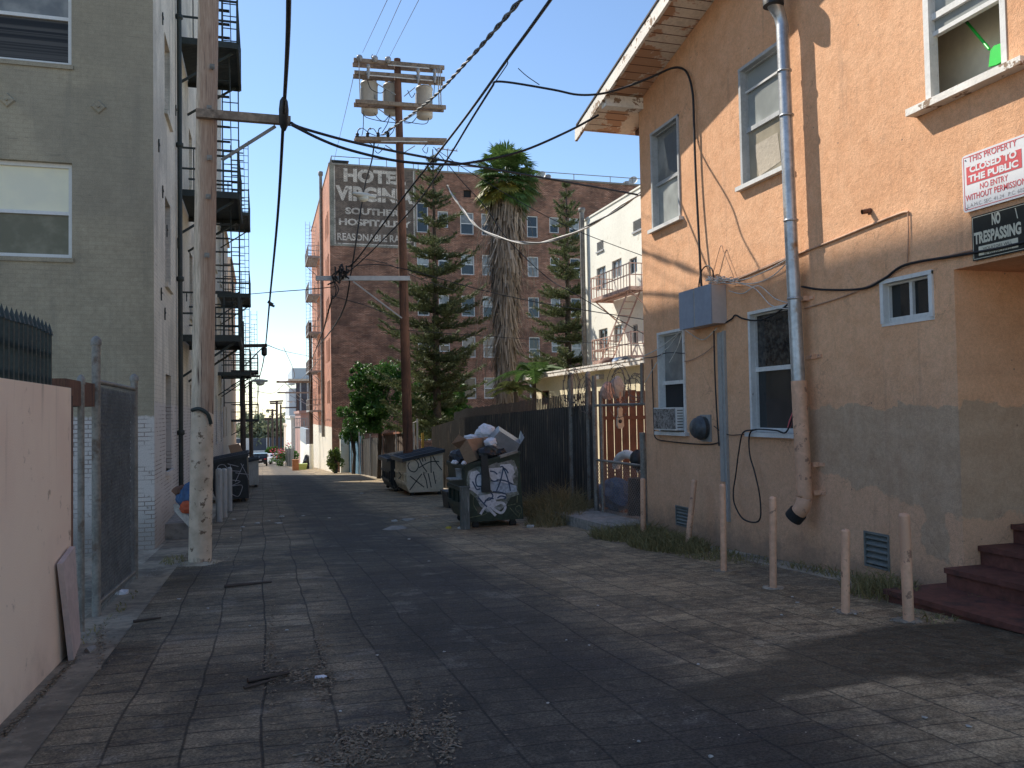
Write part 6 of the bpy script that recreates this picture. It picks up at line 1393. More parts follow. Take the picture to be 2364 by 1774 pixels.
# twisted service cable
e0=aY(882,312,PY-.3); 
wire([e0,aY(935,275,26),aY(1000,225,21),aY(1080,140,15.5),aY(1140,72,12.5),aY(1201,0,10),aY(1262,-75,8.2)],.025,'twisted black and white service cable rising from the transformer pole',[m_cable,m_cabledull],twist=True)
wire([aY(800,617,PY-.35),aY(823,600,29),aY(917,474,24),aY(1036,322,18.5),aY(1100,237,15.8),aY(1170,139,13),aY(1225,64,11.3),aY(1310,-55,9.2)],.026,'thick straight black cable rising from the lower crossarm over the alley')
wire([aY(790,640,PY-.4),aY(845,593,28),aY(953,481,22.5),aY(1025,380,18),aY(1085,282,15.),aY(1139,196,12.9)],.02,'second black cable from the lower crossarm to the dangling hook')
wire([aY(1170,140,13),aY(1172,147,12.98),aY(1162,163,12.95),aY(1139,196,12.9)],.009,'short hook wire hanging under the thick straight cable')
hp=aY(1139,196,12.9)
wallpts=[aX(1570,157,XW-.05),aX(1588,172,XW-.06),aX(1599,215,XW-.06),aX(1602,280,XW-.06),aX(1606,400,XW-.06),aX(1612,520,XW-.07),aX(1618,640,XW-.1),aX(1620,666,XW-.14)]
wire([hp,aY(1145,189,12.9),aY(1185,192,12.9),aY(1279,208,12.6),aY(1333,219,12.5),aY(1387,217,12.3),aX(1440,203,XW-.75),aX(1500,180,XW-.45),aX(1545,160,XW-.15)]+wallpts,.018,'black service cable from the hook to the orange wall and down to the cabinet')
wire([aY(1196,158,12.9),aY(1216,176,12.85),aY(1245,196,12.7)],.007,'short thin broken wire above the service cable')
wire([aY(1032,428,26),aY(1041,445,26),aY(1073,491,25),aY(1106,527,24),aY(1153,549,23),aY(1204,561,22),aY(1254,560,21),aY(1316,542,20),aY(1370,516,19),aY(1424,484,18),aY(1500,432,17)],.028,'twisted white cable sagging in front of the palm',[m_cablewhite,m_cablegrey],twist=True)
wire([aY(1005,345,PY),aY(1063,415,29.5),aY(1120,478,29),aY(1171,552,28.5),aY(1262,640,27.5),aY(1334,683,26.5),aX(1500,780,WXX-3)],.016,'thin dark wire crossing the palm trunk down to the right')
wire([aY(1000,340,PY),aY(1085,398,29.5),aY(1232,484,28),aY(1344,538,27),aY(1500,597,25)],.013,'thin dark wire crossing the palm crown towards the white building')
wire([aY(800,617,PY-.4),aY(900,614,29.9),aY(1100,667,29),aY(1250,700,28),aY(1500,740,26)],.016,'thin dark wire running low across the pines to the white building',k=4)
wire([aY(900,760,PY),aY(1200,782,29),aY(1500,800,27)],.011,'lowest thin wire in front of the lower pine branches')
for (u0,v0,u1,v1,lab) in ((837,122,897,-6,'leftmost of three hair thin power lines leaving the top crossarm'),(868,130,929,-6,'middle of three hair thin power lines leaving the top crossarm'),(898,134,970,-6,'right one of three hair thin power lines leaving the top crossarm')):
    wire([aY(u0,v0,PY-.3),aY(u1,v1,17)],.0075,lab,m_cablegrey)
wire([aY(816,178,PY-.1),aY(803,236,38),aY(771,372,60)],.013,'thin grey guy wire from the crossarm to the hotel roof corner',m_cablegrey)
wire([aX(570,680,XL+1.2),aY(640,674,30.1),aY(720,668,30.),aY(775,662,PY-.35)],.016,'thin horizontal wire from the fire escape to the lower crossarm')
wire([aY(864,330,PY-.25),aY(858,372,PY-.3),aY(840,440,PY-.35),aY(812,620,PY-.4),aY(786,730,35),aY(735,800,58)],.03,'thick dark cable dropping from the crossarm past the street lamp')
wire([aY(768,685,PY-.35),aY(755,730,32),aY(744,770,40),aY(720,830,62)],.03,'dark drop cable running down beside the hotel drain pipe')
wire([aY(768,684,PY-.35),aY(790,690,PY),aY(850,708,31),aY(925,738,36),aY(1000,770,44)],.014,'thin wire looping from the cable bundle into the pine')
wire([aY(826,598,PY-.2),aY(850,600,PY+.2),aY(900,612,31),aY(960,640,33),aY(1050,672,38)],.013,'short wire from the thick cable into the pine branches')
# ---- wires on the orange wall
def wwire(px,r_,label,mt,off=.02,name='wall_wire'): return wire([aX(u,v,XW-off-r_) for u,v in px],r_,label,mt,name)
wwire([(1700,646),(1764,620),(1830,592),(1930,553),(2010,520),(2080,493),(2097,490)],.014,'orange painted cable running up the wall right of the drain pipe',m_cablepaint,.0)
wwire([(1670,652),(1730,632),(1790,606),(1815,596)],.012,'orange painted cable between the cabinet and the drain pipe',m_cablepaint,.0)
wwire([(1851,662),(1900,669),(1990,667),(2040,645),(2090,612),(2200,592),(2300,575),(2380,556)],.014,'dark cable drooping from the drain pipe to the no trespassing sign',m_cable)
wwire([(1858,712),(1910,697),(1980,672),(2060,632),(2105,611),(2200,588),(2290,568)],.009,'thin pale cable following the dark drooping cable',m_cablepaint,.01)
wwire([(2096,492),(2097,550),(2094,606)],.006,'thin orange wire hanging straight down from the cable end',m_cablepaint,.01)
wwire([(1676,745),(1690,736),(1698,728),(1715,736),(1750,740),(1790,725),(1822,700)],.012,'black cable arching from the cabinet to the drain pipe',m_cable)
wwire([(1648,764),(1650,850),(1654,940),(1660,1030)],.011,'black wire running down along the grey conduit',m_cable,.07)
wwire([(1738,993),(1715,1000),(1706,1040),(1698,1100),(1693,1135),(1696,1165),(1715,1198),(1745,1206),(1756,1190),(1753,1140),(1742,1090),(1731,1050),(1730,1005),(1745,992),(1790,994),(1815,998),(1832,955)],.011,'black cord hanging in a long loop below the middle lower window',m_cable,.1,'extension_cord')
wwire([(1505,830),(1507,900),(1510,985),(1514,1012),(1540,1019),(1600,1025),(1640,1026),(1660,1022)],.01,'black wire running down the far wall edge and along below the sills',m_cable)
wwire([(1648,984),(1670,1000),(1690,1005),(1718,1003)],.006,'thin wire strung from the round hood to the window sill',m_cable)
wwire([(1487,822),(1520,805),(1560,775),(1570,765)],.008,'pale wire from the cabinet to the far wall edge, uppermost of the tangle',m_cablewhite,.1)
wwire([(1487,827),(1513,824),(1540,815),(1580,816)],.008,'dark wire from the far wall edge across the window with the air conditioner',m_cable,.06)
wwire([(1571,764),(1545,800),(1530,815),(1490,882)],.007,'thin wire falling from the cabinet corner across the window',m_cablewhite,.08)
wwire([(1575,764),(1565,800),(1545,838)],.007,'white stray wire hanging from the cabinet corner in front of the window',m_cablewhite,.12)
wwire([(1583,763),(1620,785),(1645,768),(1655,757)],.007,'white wire looping below the cabinet',m_cablewhite,.06)
wwire([(1580,835),(1600,830),(1628,815),(1648,798)],.007,'orange brown wire below the cabinet on the lit wall',m_cablepaint,.03)
wwire([(1640,652),(1650,618),(1664,568),(1672,585),(1694,640)],.006,'thin wire making a tall pointed loop above the cabinet',m_cablepaint,.04)
wwire([(1613,665),(1616,640),(1622,622),(1634,614),(1645,625),(1648,648)],.011,'black wire hoop above the cabinet',m_cable,.08)
for i,(px,lab) in enumerate(((((1680,648),(1720,645),(1770,625),(1815,600)),'pale wire sagging from the cabinet top to the drain pipe, highest of four'),(((1685,650),(1735,655),(1780,640),(1820,604)),'pale wire sagging from the cabinet top to the drain pipe, second of four'),(((1683,672),(1715,678),(1750,660),(1790,690),(1822,700)),'pale wire looping off the cabinet side and down to the window head'),(((1684,650),(1740,665),(1780,705),(1822,714)),'pale wire from the cabinet crossing the lower window corner'))): wwire(px,.007,lab,m_cablewhite,.05)
q=M(); rgw2=random.Random(4)
for i in range(26):
    u,v=rgw2.uniform(1630,1690),rgw2.uniform(643,653); q.tube(spline([aX(u,v,XW-.22),aX(u+rgw2.uniform(-12,16),v-rgw2.uniform(-3,7),XW-.18),aX(u+rgw2.uniform(-5,26),v+rgw2.uniform(-3,6),XW-.12)],3),.008,4)
solo(q,'wire_tangle',m_cablewhite,'tangle of pale wire ends on top of the electrical cabinet','wires')
q=M(); q.tube([aX(1821,988,XW-.1),aX(1825,972,XW-.09),aX(1834,950,XW-.08)],.02,8); solo(q,'red_cord_plug',m_signred,'red cord reel stick leaning beside the drain pipe on the sill','cord')
# ================================================================ FAR DOWN THE ALLEY
m_polefar=mat('far_pole_wood',(.075,.055,.045),.85,.2,2,10,0)
def pole(name,label,base,top,r0_,r1_,mt,arms=(),grp=None,lamp=None,paint=None):
    t=thing(name,label,'utility pole',(base.x,base.y,base.z),grp)
    q=M(); q.tube([base-V((0,0,.2)),top],[r0_,r1_],10); q.build('shaft',mt,t)
    for (ul,vl,ur,vr,th_,br) in arms:
        q=M(); q.beam(aY(ul,vl,base.y-.2),aY(ur,vr,base.y-.2),.1,th_); q.build('crossarm',mt if br=='d' else m_arm,t)
    if lamp: cobra(t,*lamp)
    if paint: q=M(); q.tube([base,base.lerp(top,paint)],[r0_+.012,lerp(r0_,r1_,paint)+.012],10); q.build('painted_base',m_cream,t)
    return t
y2=41.; bb2=aY(562,1050,y2); bb2=V((bb2.x,y2,gz(y2)))
t=pole('utility_pole','dark slender pole with a side arm behind the black dumpster on the left',bb2,aY(558,742,y2),.14,.11,m_polefar,((556,799,617,798,.16,'d'),),lamp=(600,880,566,885,y2,.6,y2))
q=M(); q.beam(aY(560,850,y2-.2),aY(606,803,y2-.2),.05); q.build('brace',m_polefar,t)
q=M(); p=aY(610,812,y2); q.tube([p+V((0,0,.25)),p+V((0,0,.15)),p-V((0,0,.15)),p-V((0,0,.22))],[.05,.13,.13,.05],8); q.build('splice_case',m_black,t)
y3=62.; b3=aY(580,1000,y3); b3=V((b3.x,y3,gz(y3)))
t=pole('utility_pole','brown pole with short arm seen beyond the far left fire escape',b3,aY(578,880,y3),.16,.13,m_polefar,((560,869,600,869,.16,'d'),))
q=M(); q.beam(aY(562,900,y3-.2),aY(594,872,y3-.2),.06); q.build('brace',m_polefar,t)
wire([p2,aY(607,840,50),aY(599,872,61.5)],.03,'black cable between the two far left pole arms'); wire([aY(599,872,61.5),aY(594,930,80),aY(588,960,100)],.03,'black cable beyond the far left pole arm')
hp1=aG(719,1083)
t=pole('utility_pole','dark pole with a long crossarm standing at the hotel fire escape, its base painted cream',hp1,aY(716,745,hp1.y),.19,.15,m_polefar,((638,882,716,882,.2,'a'),),paint=.17)
q=M(); q.beam(aY(658,884,hp1.y-.2),aY(700,925,hp1.y-.2),.06); q.build('brace',m_greyiron,t)
hp2=aG(690,1067)
t=pole('utility_pole','brown pole with a crossarm in front of the blue glass tower',hp2,aY(687,907,hp2.y),.19,.15,m_polefar,((640,907,722,907,.24,'a'),),lamp=(672,927,687,932,hp2.y,1.1,hp2.y))
q=M(); q.beam(aY(668,912,hp2.y-.2),aY(710,935,hp2.y-.2),.08); q.build('brace',m_greyiron,t)
hp3=aG(649,1069)
pole('utility_pole','thin dark pole right of the pink flowering bush',hp3,aY(648,934,hp3.y),.17,.14,m_polefar,((650,942,686,941,.2,'d'),))
for (u,vt,yy,arms,lab) in ((639,925,135,((622,928,654,926,.25,'d'),(623,932,652,931,.25,'d')),'distant pole with double crossarm left of the blue glass tower'),(629,945,150,((617,947,642,949,.25,'d'),),'distant pole with single crossarm, between two others'),(619,965,175,((609,967,629,966,.3,'d'),(611,970,627,969,.3,'d')),'farthest small pole with crossarm in front of the distant trees')):
    b=aY(u,1050,yy); b=V((b.x,yy,gz(yy))); pole('utility_pole',lab,b,aY(u,vt,yy),.22,.18,m_polefar,arms)
wire([aY(655,803,70),aY(680,870,75),aY(640,883,hp1.y)],.025,'thin pale wire sagging between the far crossarms',m_cablegrey)
wire([aY(617,797,41),aY(660,812,60),aY(716,823,hp1.y-.3)],.02,'thin pale wire from the left pole arm to the hotel',m_cablegrey)
wire([aY(590,903,60),aY(630,908,75),aY(655,888,hp1.y-.3)],.025,'grey wire looping below the long crossarm',m_cablegrey)
wire([aY(640,907,hp2.y),aY(690,880,85),aY(745,820,66)],.025,'grey wire rising from the far crossarm to the hotel drain pipe',m_cablegrey)
# blue glass tower and neighbours
ty=230.; tw=thing('glass_tower','blue glass office tower with pale side wall far away','building',(aY(690,1000,ty).x,ty,gz(ty)))
xa,xb,xc=aY(668,1000,ty).x,aY(684,1000,ty).x,aY(760,1000,ty).x; ztp=aY(690,878,ty).z
q=M(); q.box(xa,xb,ty,ty+40,-14,ztp-2.2); q.build('side_wall',mat('pale_tower_concrete',(.55,.57,.58),.8,.05,.1,1,0),tw)
q=M(); q.box(xb+.02,xc,ty-.3,ty+40,-14,ztp); q.build('glass_front',m_glasstower,tw)
q=M(); x=xb+1
while x<xc: q.box(x,x+.35,ty-.6,ty-.31,-14,ztp-.5); x+=1.9
q.build('mullions',m_greywood,tw)
q=M(); q.box(xb-1.,xc,ty-1,ty+40,ztp+.01,ztp+3.2); q.build('parapet',mat('pale_tower_parapet',(.5,.56,.6),.7,.05,.1,1,0),tw); q=M(); q.box(aY(690,1000,ty).x,xc,ty+5,ty+30,ztp+3.21,aY(700,852,ty).z); q.build('penthouse',m_glasstower,tw)
q=M(); q.box(xb-2,xc,ty-1.5,ty-1.01,ztp-.6,ztp+.3); q.build('orange_band',m_beige,tw)
def simple_house(name,label,x0,x1,y0,y1,zt_,mt,wins=(),roofc=None):
    t=thing(name,label,'building',((x0+x1)/2,(y0+y1)/2,gz(y0))); q=M(); hs=[h for h in wins]
    panel(q,'Y',y0,x0,x1,-14,zt_,hs,.3); panel(q,'X',x0,y0,y1,-14,zt_,[],.1); panel(q,'X',x1,y0,y1,-14,zt_,[],.1); q.quad((x0,y0,zt_),(x1,y0,zt_),(x1,y1,zt_),(x0,y1,zt_)); q.build('wall',mt,t)
    for h in hs: window(t,'Y',y0+.1,h[0],h[1],h[2],h[3],m_greywood,[m_glassdark],.1,0,.1,.5)
    q=M(); q.box(x0-.2,x1+.2,y0-.2,y1+.2,zt_+.01,zt_+.4); q.build('parapet',roofc or mt,t); return t
m_salmon=mat('salmon_stucco',(.42,.25,.21),.88,.06,.5,5,0)
yy=118.; a=aY(694,970,yy); simple_house('salmon_building','salmon pink low building beyond the hotel',a.x,a.x+12,yy,yy+20,aY(700,955,yy).z,m_salmon,[(aY(699,970,yy).x,aY(703,970,yy).x,aY(700,992,yy).z,aY(700,972,yy).z)])
q=M(); z=aY(700,985,yy).z; q.box(aY(680,985,yy-3).x,aY(712,985,yy-3).x,yy-2.5,yy-.02,z-.2,z); 
for k in range(9): x=lerp(aY(680,985,yy-3).x,aY(712,985,yy-3).x,k/8); q.box(x-.04,x+.04,yy-2.5,yy-2.42,z,z+1.1)
q.box(aY(680,985,yy-3).x,aY(712,985,yy-3).x,yy-2.52,yy-2.4,z+1.1,z+1.2); solo(q,'balcony',m_greyiron,'dark railed balcony deck in front of the salmon building','balcony')
yy=140.; a=aY(672,970,yy); simple_house('cream_building','narrow cream building between the salmon one and the tower',a.x,aY(697,970,yy).x,yy,yy+30,aY(680,966,yy).z,m_cream)
yy=165.; a=aY(664,970,yy); simple_house('pale_house','small pale stucco building left of the cream one, far away',a.x,aY(675,970,yy).x,yy,yy+30,aY(668,985,yy).z,m_beige)
# low wall continuing after the hotel
q=M(); x0=aY(698,1050,96).x; q.box(HX-.3,HX+.0,HB+.1,112,-6,gz(95)+2.4); solo(q,'yard_wall',m_cream,'cream yard wall continuing beyond the hotel','wall')
q=M(); q.box(HX-.35,HX+.05,96,111,gz(95)+2.41,gz(95)+4.1); solo(q,'corrugated_screen',mat('blue_grey_sheet',(.3,.34,.38),.6,.15,2,14,.1,30),'blue grey sheet screen on top of the cream yard wall','screen')
# orange crate, lime bin, black bag by the wall
a=aG(695,1086); b=aG(675,1087); q=M(); zt_=aY(685,1063,b.y).z; q.box(b.x,b.x+.55,b.y,b.y+.5,gz(b.y),zt_); q.box(b.x-.04,b.x+.59,b.y-.04,b.y+.54,zt_+.001,zt_+.06); solo(q,'plywood_cabinet',m_cratewood,'orange plywood cabinet abandoned beside the lime bin','cabinet')
a=aG(693,1085); q=M(); zt_=aY(694,1071,a.y).z; q.hexa([a+V((-.5,-.35,0)),a+V((.5,-.35,0)),a+V((.5,.35,0)),a+V((-.5,.35,0))],[V((a.x-.62,a.y-.42,zt_)),V((a.x+.62,a.y-.42,zt_)),V((a.x+.62,a.y+.42,zt_)),V((a.x-.62,a.y+.42,zt_))]); solo(q,'lime_bin',m_lime,'lime green bin in the sun beside the orange cabinet','bin')
a=aG(711,1083); q=M(); q.crumple(a+V((0,0,.5)),.45,.45,.75,8); solo(q,'trash_bag',m_blackbag,'large black trash bag in the sun next to the lime bin','bag')
a=aG(701,1081); q=M(); q.crumple(a+V((0,0,.25)),.3,.3,.32,9); solo(q,'trash_bag',m_bag,'white bag between the lime bin and the large black bag','bag')
# flowering bush, dark gate
yb=101.; rg=random.Random(77); c=aY(655,1055,yb); t=thing('flowering_bush','bush with pink red blossoms beside the distant lane','bush',(c.x,yb,gz(yb))); q=M(); crown(q,aY(652,1056,yb),1.7,1.3,1.1,900,.28,rg); crown(q,aY(663,1048,yb),1.3,1.1,1.0,600,.28,rg); q.build('leaves',m_leafdark,t); q=M(); crown(q,aY(643,1050,yb-.6),1.1,.8,.8,75,.26,rg); crown(q,aY(657,1044,yb-.6),.9,.6,.5,40,.24,rg); crown(q,aY(664,1026,yb),.4,.4,.4,22,.26,rg); q.build('blossoms',m_pinkflower,t)
boardfence(92,99.5,3.2,2.6,2.0,m_black,'board_fence','dark gate fence in front of the flowering bush')
a=aG(634,1066); q=M(); q.blob(a+V((0,0,.3)),.9,.7,.45,12,.2,12); solo(q,'dry_shrub',m_palmyel,'low yellow dry shrub by the distant lane','shrub')
bush_tree('roadside_bush','rounded green bush among the parked cars',627,1040,128,12,9,900,.5,79,m_leafdark,'bush')
# distant trees and dark building with pale columns
rg=random.Random(80); q=M(); yy=300.
for i in range(26):
    c=aY(570+i*4.6+rg.uniform(-3,3),rg.uniform(992,1010),yy+rg.uniform(-10,10)); crown(q,c,7,6,5.2+rg.uniform(-1.5,1.8),420,1.5,rg,12)
o=q.build('distant_trees',m_fartree); tag(o,'belt of dark green trees at the far end of the alley','trees',kind='stuff')
yy=285.; t=thing('long_dark_building','long dark glazed building with pale columns behind the distant parked cars','building',(aY(620,1040,yy).x,yy,gz(yy)))
xa,xb=aY(520,1030,yy).x,aY(700,1030,yy).x; z1=aY(600,1012,yy).z
q=M(); q.box(xa,xb,yy,yy+12,-14,z1); q.build('glazing',mat('dark_blue_facade',(.07,.085,.11),.7,.1,1,5,0),t)
q=M(); x=xa
while x<xb: q.box(x,x+1.,yy-.5,yy-.01,-14,z1+.1); x+=6.4
q.box(xa,xb,yy-.6,yy-.51,-14,aY(600,1040,yy).z); q.build('columns',m_white,t)
# cars
def car(label,pos,heading,paint,L=4.5,W_=1.8,Hh=1.5,suv=False):
    t=thing('parked_car',label,'car',(0,0,0),'cars parked at the far end of the alley')
    prof=[(-.5,.3),(-.5,.62),(-.47,.68),(-.44,.70)]+([(-.42,.98),(.05,1.)] if suv else [(-.33,.71),(-.2,.98),(.05,1.)])+[(.22,.7),(.45,.62),(.5,.52),(.5,.3)]
    P_=[(a*L,b*Hh) for a,b in prof]
    q=M(); q.prism([(-W_/2,y,z) for y,z in P_],(W_,0,0)); b=q.build('body',paint,t)
    q=M(); wz0,wz1=.72*Hh,.95*Hh; yr=-.435*L if suv else -.26*L
    q.box(-W_/2-.01,W_/2+.01,-.38*L if suv else -.2*L,.08*L,wz0,wz1); q.quad((-W_*.42,-.446*L if suv else -.318*L,wz0+.02),(W_*.42,-.446*L if suv else -.318*L,wz0+.02),(W_*.38,-.43*L if suv else -.218*L,wz1),(-W_*.38,-.43*L if suv else -.218*L,wz1)); q.build('windows',m_glassdark,t)
    for sx in (-1,1):
        for sy_ in (-.31,.31):
            w_=M(); w_.lathe((sx*(W_/2-.1),sy_*L,.32),[(.05,-.11),(.3,-.11),(.32,-.08),(.32,.08),(.3,.11),(.05,.11)],14,'x'); w_.build('wheel',m_rubber,t)
        q=M(); q.box(sx*W_*.36-.14,sx*W_*.36+.14,-.5*L-.015,-.5*L+.02,.52*Hh,.62*Hh); q.build('tail_light',m_red,t)
        q=M(); q.box(sx*W_*.36-.14,sx*W_*.36+.14,.5*L-.02,.5*L+.015,.42*Hh,.5*Hh); q.build('headlight',m_bag,t)
    q=M(); q.box(-W_*.48,W_*.48,-.5*L-.06,-.5*L-.001,.28*Hh,.4*Hh); q.box(-W_*.48,W_*.48,.5*L+.001,.5*L+.06,.28*Hh,.4*Hh); q.build('bumpers',m_carsilver if paint is not m_carblack else m_black,t)
    q=M(); q.box(-.26,.26,-.5*L-.02,-.5*L-.001,.44*Hh,.52*Hh); q.build('plate',m_bag,t)
    t.location=pos; t.rotation_euler=(math.atan(-S) if pos[1]<130 else 0,0,heading) if False else (0,0,heading); return t
cpos=aG(604,1077); car('dark blue black car driving away in the middle of the distant lane',(cpos.x-.25,cpos.y+2,cpos.z+.0),0,m_carblack,4.5,1.85,1.55,True)
for i,(u,yy,h,pm_,lab) in enumerate(((592,128,.3,m_carsilver,'silver car parked left of the lane beyond the dark car'),(583,140,.4,m_carwhite,'white car half hidden at the left edge of the far parking lot'),(602,150,.9,m_carwhite,'white car parked at an angle behind the dark car'),(618,142,.7,m_carsilver,'silver car nose toward the green bush'),(590,172,1.4,m_carwhite,'white car in the back row at the left'),(606,176,1.5,m_carsilver,'silver car in the back row, middle'),(620,180,1.5,m_carwhite,'white car in the back row at the right'),(632,120,.2,m_carwhite,'white car parked at the right edge near the flowering bush'))):
    p=aY(u,1040,yy); car(lab,(p.x,yy,gz(yy)),h,pm_)
# ================================================================ LITTER
rg=random.Random(90)
def scrap(u,v,s,label,mt=None,name='paper_scrap',grp=None,flat=.25,cat='litter',seed=None):
    p=aG(u,v); n=7; rs=random.Random(seed or int(u*7+v)); a0_=rs.uniform(0,6); vs=[];q=M()
    for k in range(n):
        a=a0_+2*math.pi*k/n; r_=s*rs.uniform(.6,1.1)*(1 if k%2 else .8); vs.append(V((p.x+math.cos(a)*r_,p.y+math.sin(a)*r_*1.1,gz(p.y)+.008+rs.uniform(.0,flat)*s)))
    c=V((p.x,p.y,gz(p.y)+.012+flat*s*rs.uniform(.3,1.)))
    q.add([c]+vs,[(0,1+k,1+(k+1)%n) for k in range(n)]); lo=[V((w_.x,w_.y,gz(p.y)+.006)) for w_ in vs]; q.add(vs+lo,[(k,n+k,n+(k+1)%n,(k+1)%n) for k in range(n)])
    return solo(q,name,mt or m_paper,label,cat,grp)
scrap(281,1372,.085,'crumpled white plastic wrapper near the chain link fence',m_bag,'plastic_wrapper',flat=.6)
scrap(738,1567,.05,'flat white oval lid lying in the middle of the pavement',m_bag,'plastic_disc',flat=.2)
scrap(209,1505,.07,'grey crumpled rag at the foot of the chain link posts',m_conc,'rag',flat=.6)
scrap(908,1222,.3,'pale flattened cardboard strip left of the green dumpster',m_conc,'cardboard_piece',flat=.1); scrap(940,1201,.22,'grey flat cardboard piece, farther of two left of the green dumpster',m_conc,'cardboard_piece',flat=.1)
scrap(1036,1221,.07,'yellow crumpled wrapper in front of the green dumpster',mat('yellow_wrapper',(.55,.42,.06),.5,.1,2,12,.2,20),'wrapper',flat=.7); scrap(1066,1221,.13,'white paper below the left caster of the green dumpster',m_paper,'paper_sheet',flat=.4)
scrap(911,1205,.09,'small white torn paper beside the cardboard strips',m_paper,'torn_paper',flat=.5)
scrap(1225,1218,.12,'white rag at the edge of the weeds by the green dumpster',m_paper,'rag',flat=.4)
sm='small pale scrap of paper lying loose on the dark alley pavement'; G='paper scraps scattered over the alley'
for (u,v,s) in ((990,1297,.05),(985,1193,.06),(978,1193,.05),(945,1246,.06),(650,1194,.14),(620,1204,.12),(645,1209,.16),(595,1209,.12),(560,1218,.1),(555,1226,.06),(533,1242,.05),(1025,1507,.025),(871,1515,.03),(662,1457,.03),(576,1447,.02),(413,1385,.05),(480,1406,.025),(786,1645,.025),(760,1197,.08),(700,1192,.1),(540,1200,.12),(1380,1400,.03),(1612,1536,.025),(1640,1750,.03),(1475,1715,.02),(1264,1626,.02),(2236,1680,.03),(2135,1660,.03),(1925,1405,.03),(1830,1380,.03),(1840,1393,.035),(1975,1420,.025),(1935,1411,.03),(1805,1422,.025),(1360,1492,.02),(1308,1480,.018),(2255,1412,.05),(860,1130,.1),(790,1122,.1),(835,1140,.12)):
    scrap(u,v,s*.62,sm,m_paper,grp=G)
br='thin dry brown twig lying on the alley pavement'; BG='dry twigs on the alley'
def twig(u,v,L,a,label=br,mt=m_palmdead,grp=BG,r_=.006,name='twig'):
    p=aG(u,v); d=V((math.cos(a),math.sin(a),0)); P_=[p-d*L/2,p+V((rg.uniform(-.01,.01),rg.uniform(-.01,.01),.008)),p+d*L/2]; P_=[V((w_.x,w_.y,gz(w_.y)+r_+.004)) for w_ in P_]; q=M(); q.tube(P_,[r_,r_*.9,r_*.6],5); solo(q,name,mt,label,'twig',grp)
twig(573,1353,.55,.15,'dark curved stick lying across the left lane of the alley',m_polefar,None,.02,'stick'); twig(620,1570,.3,.35,'dark palm husk by the rubbish strip in the middle of the alley',m_polefar,None,.02,'palm_husk'); twig(600,1583,.25,.6,'thin dark stick below the palm husk',m_polefar,None,.012,'stick'); twig(340,1435,.25,.3,'dark twig near the left concrete strip',m_polefar,None,.015,'stick')
for i in range(110):
    k=rg.choice(((625,1500,14,70),(740,1500,16,60),(700,1560,60,16),(960,1660,10,50),(905,1680,80,12),(820,1720,30,20),(1030,1700,14,50),(770,1755,60,14)))
    twig(rg.gauss(k[0],k[2]*.6),rg.gauss(k[1],k[3]*.6),rg.uniform(.04,.13),rg.uniform(0,3.14),r_=rg.uniform(.002,.0045))
# rubbish crumbs along the joints
q=M()
for i in range(6800):
    k=rg.choice(((625,1500,9,70),(740,1490,12,70),(690,1562,45,12),(745,1570,20,14),(960,1660,9,40),(915,1690,70,8),(820,1720,25,18),(1028,1690,10,45),(800,1752,45,10),(232,1470,8,45),(-1,0,0,0),(-1,0,0,0)))
    u,v=rg.gauss(k[0],k[2]*rg.choice((.5,.9,1.7))),rg.gauss(k[1],k[3]*rg.choice((.6,.9,1.3)))
    if k[0]<0: tt=rg.random(); u,v=lerp(2,172,tt)+abs(rg.gauss(3,4)),lerp(1700,1520,tt)+rg.gauss(0,3)
    if v>1772 or v<1250: continue
    p=aG(u,v); 
    if p.x<-1.5: continue
    p.z=gz(p.y)+rg.uniform(.005,.014); a=rg.uniform(0,6.28); L=rg.uniform(.004,.018); d=V((math.cos(a),math.sin(a),rg.uniform(-.3,.3)))*L; e=V((-math.sin(a),math.cos(a),rg.uniform(-.5,.5)))*L*rg.uniform(.2,.7)
    n0=len(q.v); q.v+=[tuple(p-d),tuple(p+e),tuple(p+d),tuple(p-e)]; q.f.append([n0,n0+1,n0+2,n0+3]); q.sm.append(False); q.mi.append(0)
o=q.build('rubbish_crumbs',leafmat('dry_leaf_crumbs',(.04,.03,.022),(.38,.29,.19),.85,.05)); tag(o,'dry leaf litter and crumbs along the pavement joints','debris',kind='stuff')
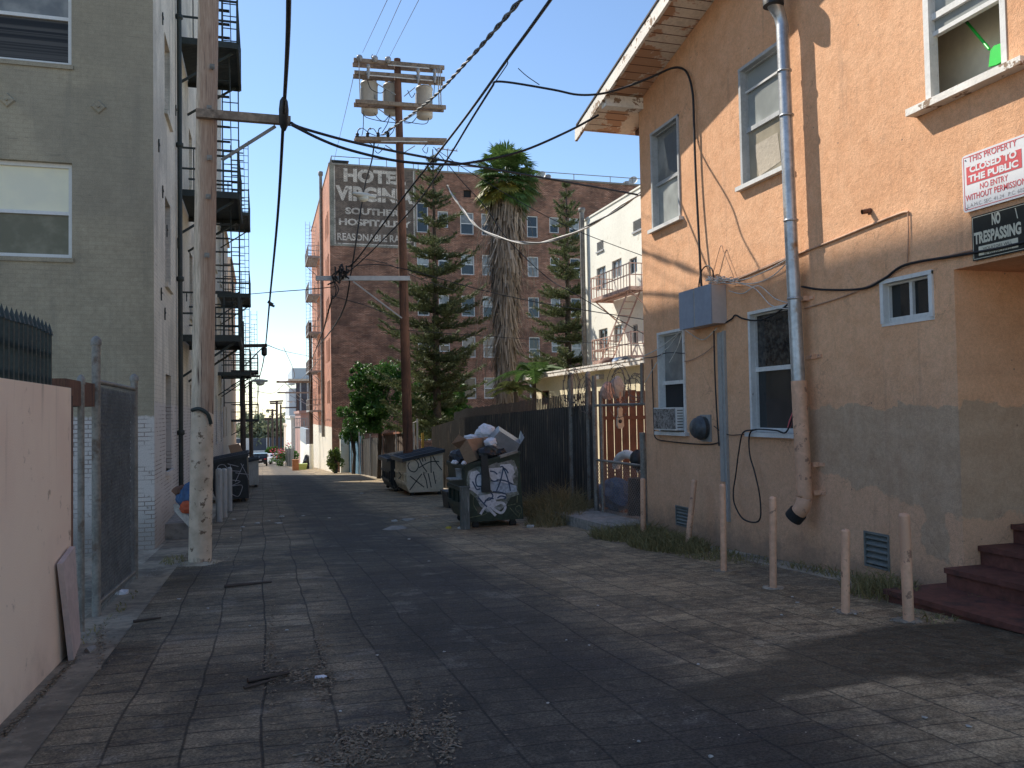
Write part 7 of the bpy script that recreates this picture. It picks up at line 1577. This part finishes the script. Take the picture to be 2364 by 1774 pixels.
# ================================================================ GRIT
rg=random.Random(123); q=M()
def stone(x,y,s,z0=0.):
    c=V((x,y,gz(y)+z0)); vs=[c+V((math.cos(a)*s*rg.uniform(.6,1.2),math.sin(a)*s*rg.uniform(.6,1.2),.003)) for a in (0.3,1.6,2.8,4.1,5.3)]; top=c+V((rg.uniform(-.3,.3)*s,rg.uniform(-.3,.3)*s,s*rg.uniform(.5,1.)))
    n0=len(q.v); q.v+=[tuple(p) for p in vs]+[tuple(top)]
    for k in range(5): q.f.append([n0+k,n0+(k+1)%5,n0+5]); q.sm.append(False); q.mi.append(0)
for i in range(5200):
    k=rg.random()
    if k<.3: y=rg.uniform(4.5,14)**1; x=6.45-abs(rg.gauss(0,.35)); s=rg.uniform(.004,.014)
    elif k<.5: y=rg.uniform(4.8,13); x=-1.5+abs(rg.gauss(0,.09)); s=rg.uniform(.003,.011)
    elif k<.62: y=rg.uniform(12.6,13.7); x=-.9+rg.gauss(0,.25); s=rg.uniform(.003,.01)
    elif k<.72: a=rg.uniform(0,6.28); bx_,by_=rg.choice(((5.37,9.),(5.2,7.73),(5.07,6.41),(5.29,5.9),(6.38,13.2),(6.3,11.9))); r_=abs(rg.gauss(.07,.05)); x,y=bx_+r_*math.cos(a),by_+r_*math.sin(a); s=rg.uniform(.004,.014)
    else: y=rg.uniform(4,22); x=rg.uniform(-1.3,6.2); s=rg.uniform(.0025,.007)
    stone(x,y,s)
o=q.build('gravel',leafmat('mixed_grit',(.06,.052,.042),(.42,.37,.3),.9,0.)); tag(o,'loose grit and small stones along the edges of the alley','gravel',kind='stuff')
weeds([(-.9,13.05,.26,.2,90,.14),(-1.45,9.6,.06,1.2,60,.1),(-1.5,8.2,.05,.8,50,.09),(-1.3,13.6,.2,.5,120,.16)],'few dry weeds at the foot of the painted pole and the chain link fence',74)
# collars of dirt where posts meet the paving
for (x,y,r_,h_,lab) in ((-.9,13.1,.3,.05,'dirt heaped around the foot of the painted wooden pole'),(5.29,5.9,.12,.025,'dirt ring at the foot of the nearest orange bollard'),(5.07,6.41,.1,.02,'dirt ring at the foot of the bollard beside the louvred vent'),(5.2,7.73,.12,.025,'dirt ring at the foot of the bollard left of the drain pipe outlet'),(5.37,9.0,.11,.025,'dirt ring at the foot of the slim bollard by the conduit')):
    q=M(); n=18; vs=[];fs=[]
    for i,(f,z) in enumerate(((.4,h_),(.7,h_*.75),(1.,.002))):
        for k in range(n): a=2*math.pi*k/n; rr_=r_*f*rg.uniform(.85,1.2) if i else r_*f; yy=y+rr_*math.sin(a); vs.append(V((x+rr_*math.cos(a),yy,gz(yy)+z*rg.uniform(.7,1.1) if i<2 else gz(yy)+.002)))
    for i in range(2):
        for k in range(n): fs.append((i*n+k,i*n+(k+1)%n,(i+1)*n+(k+1)%n,(i+1)*n+k))
    q.add(vs,fs); tag(q.build('dirt_mound',m_dirt),kind='structure')
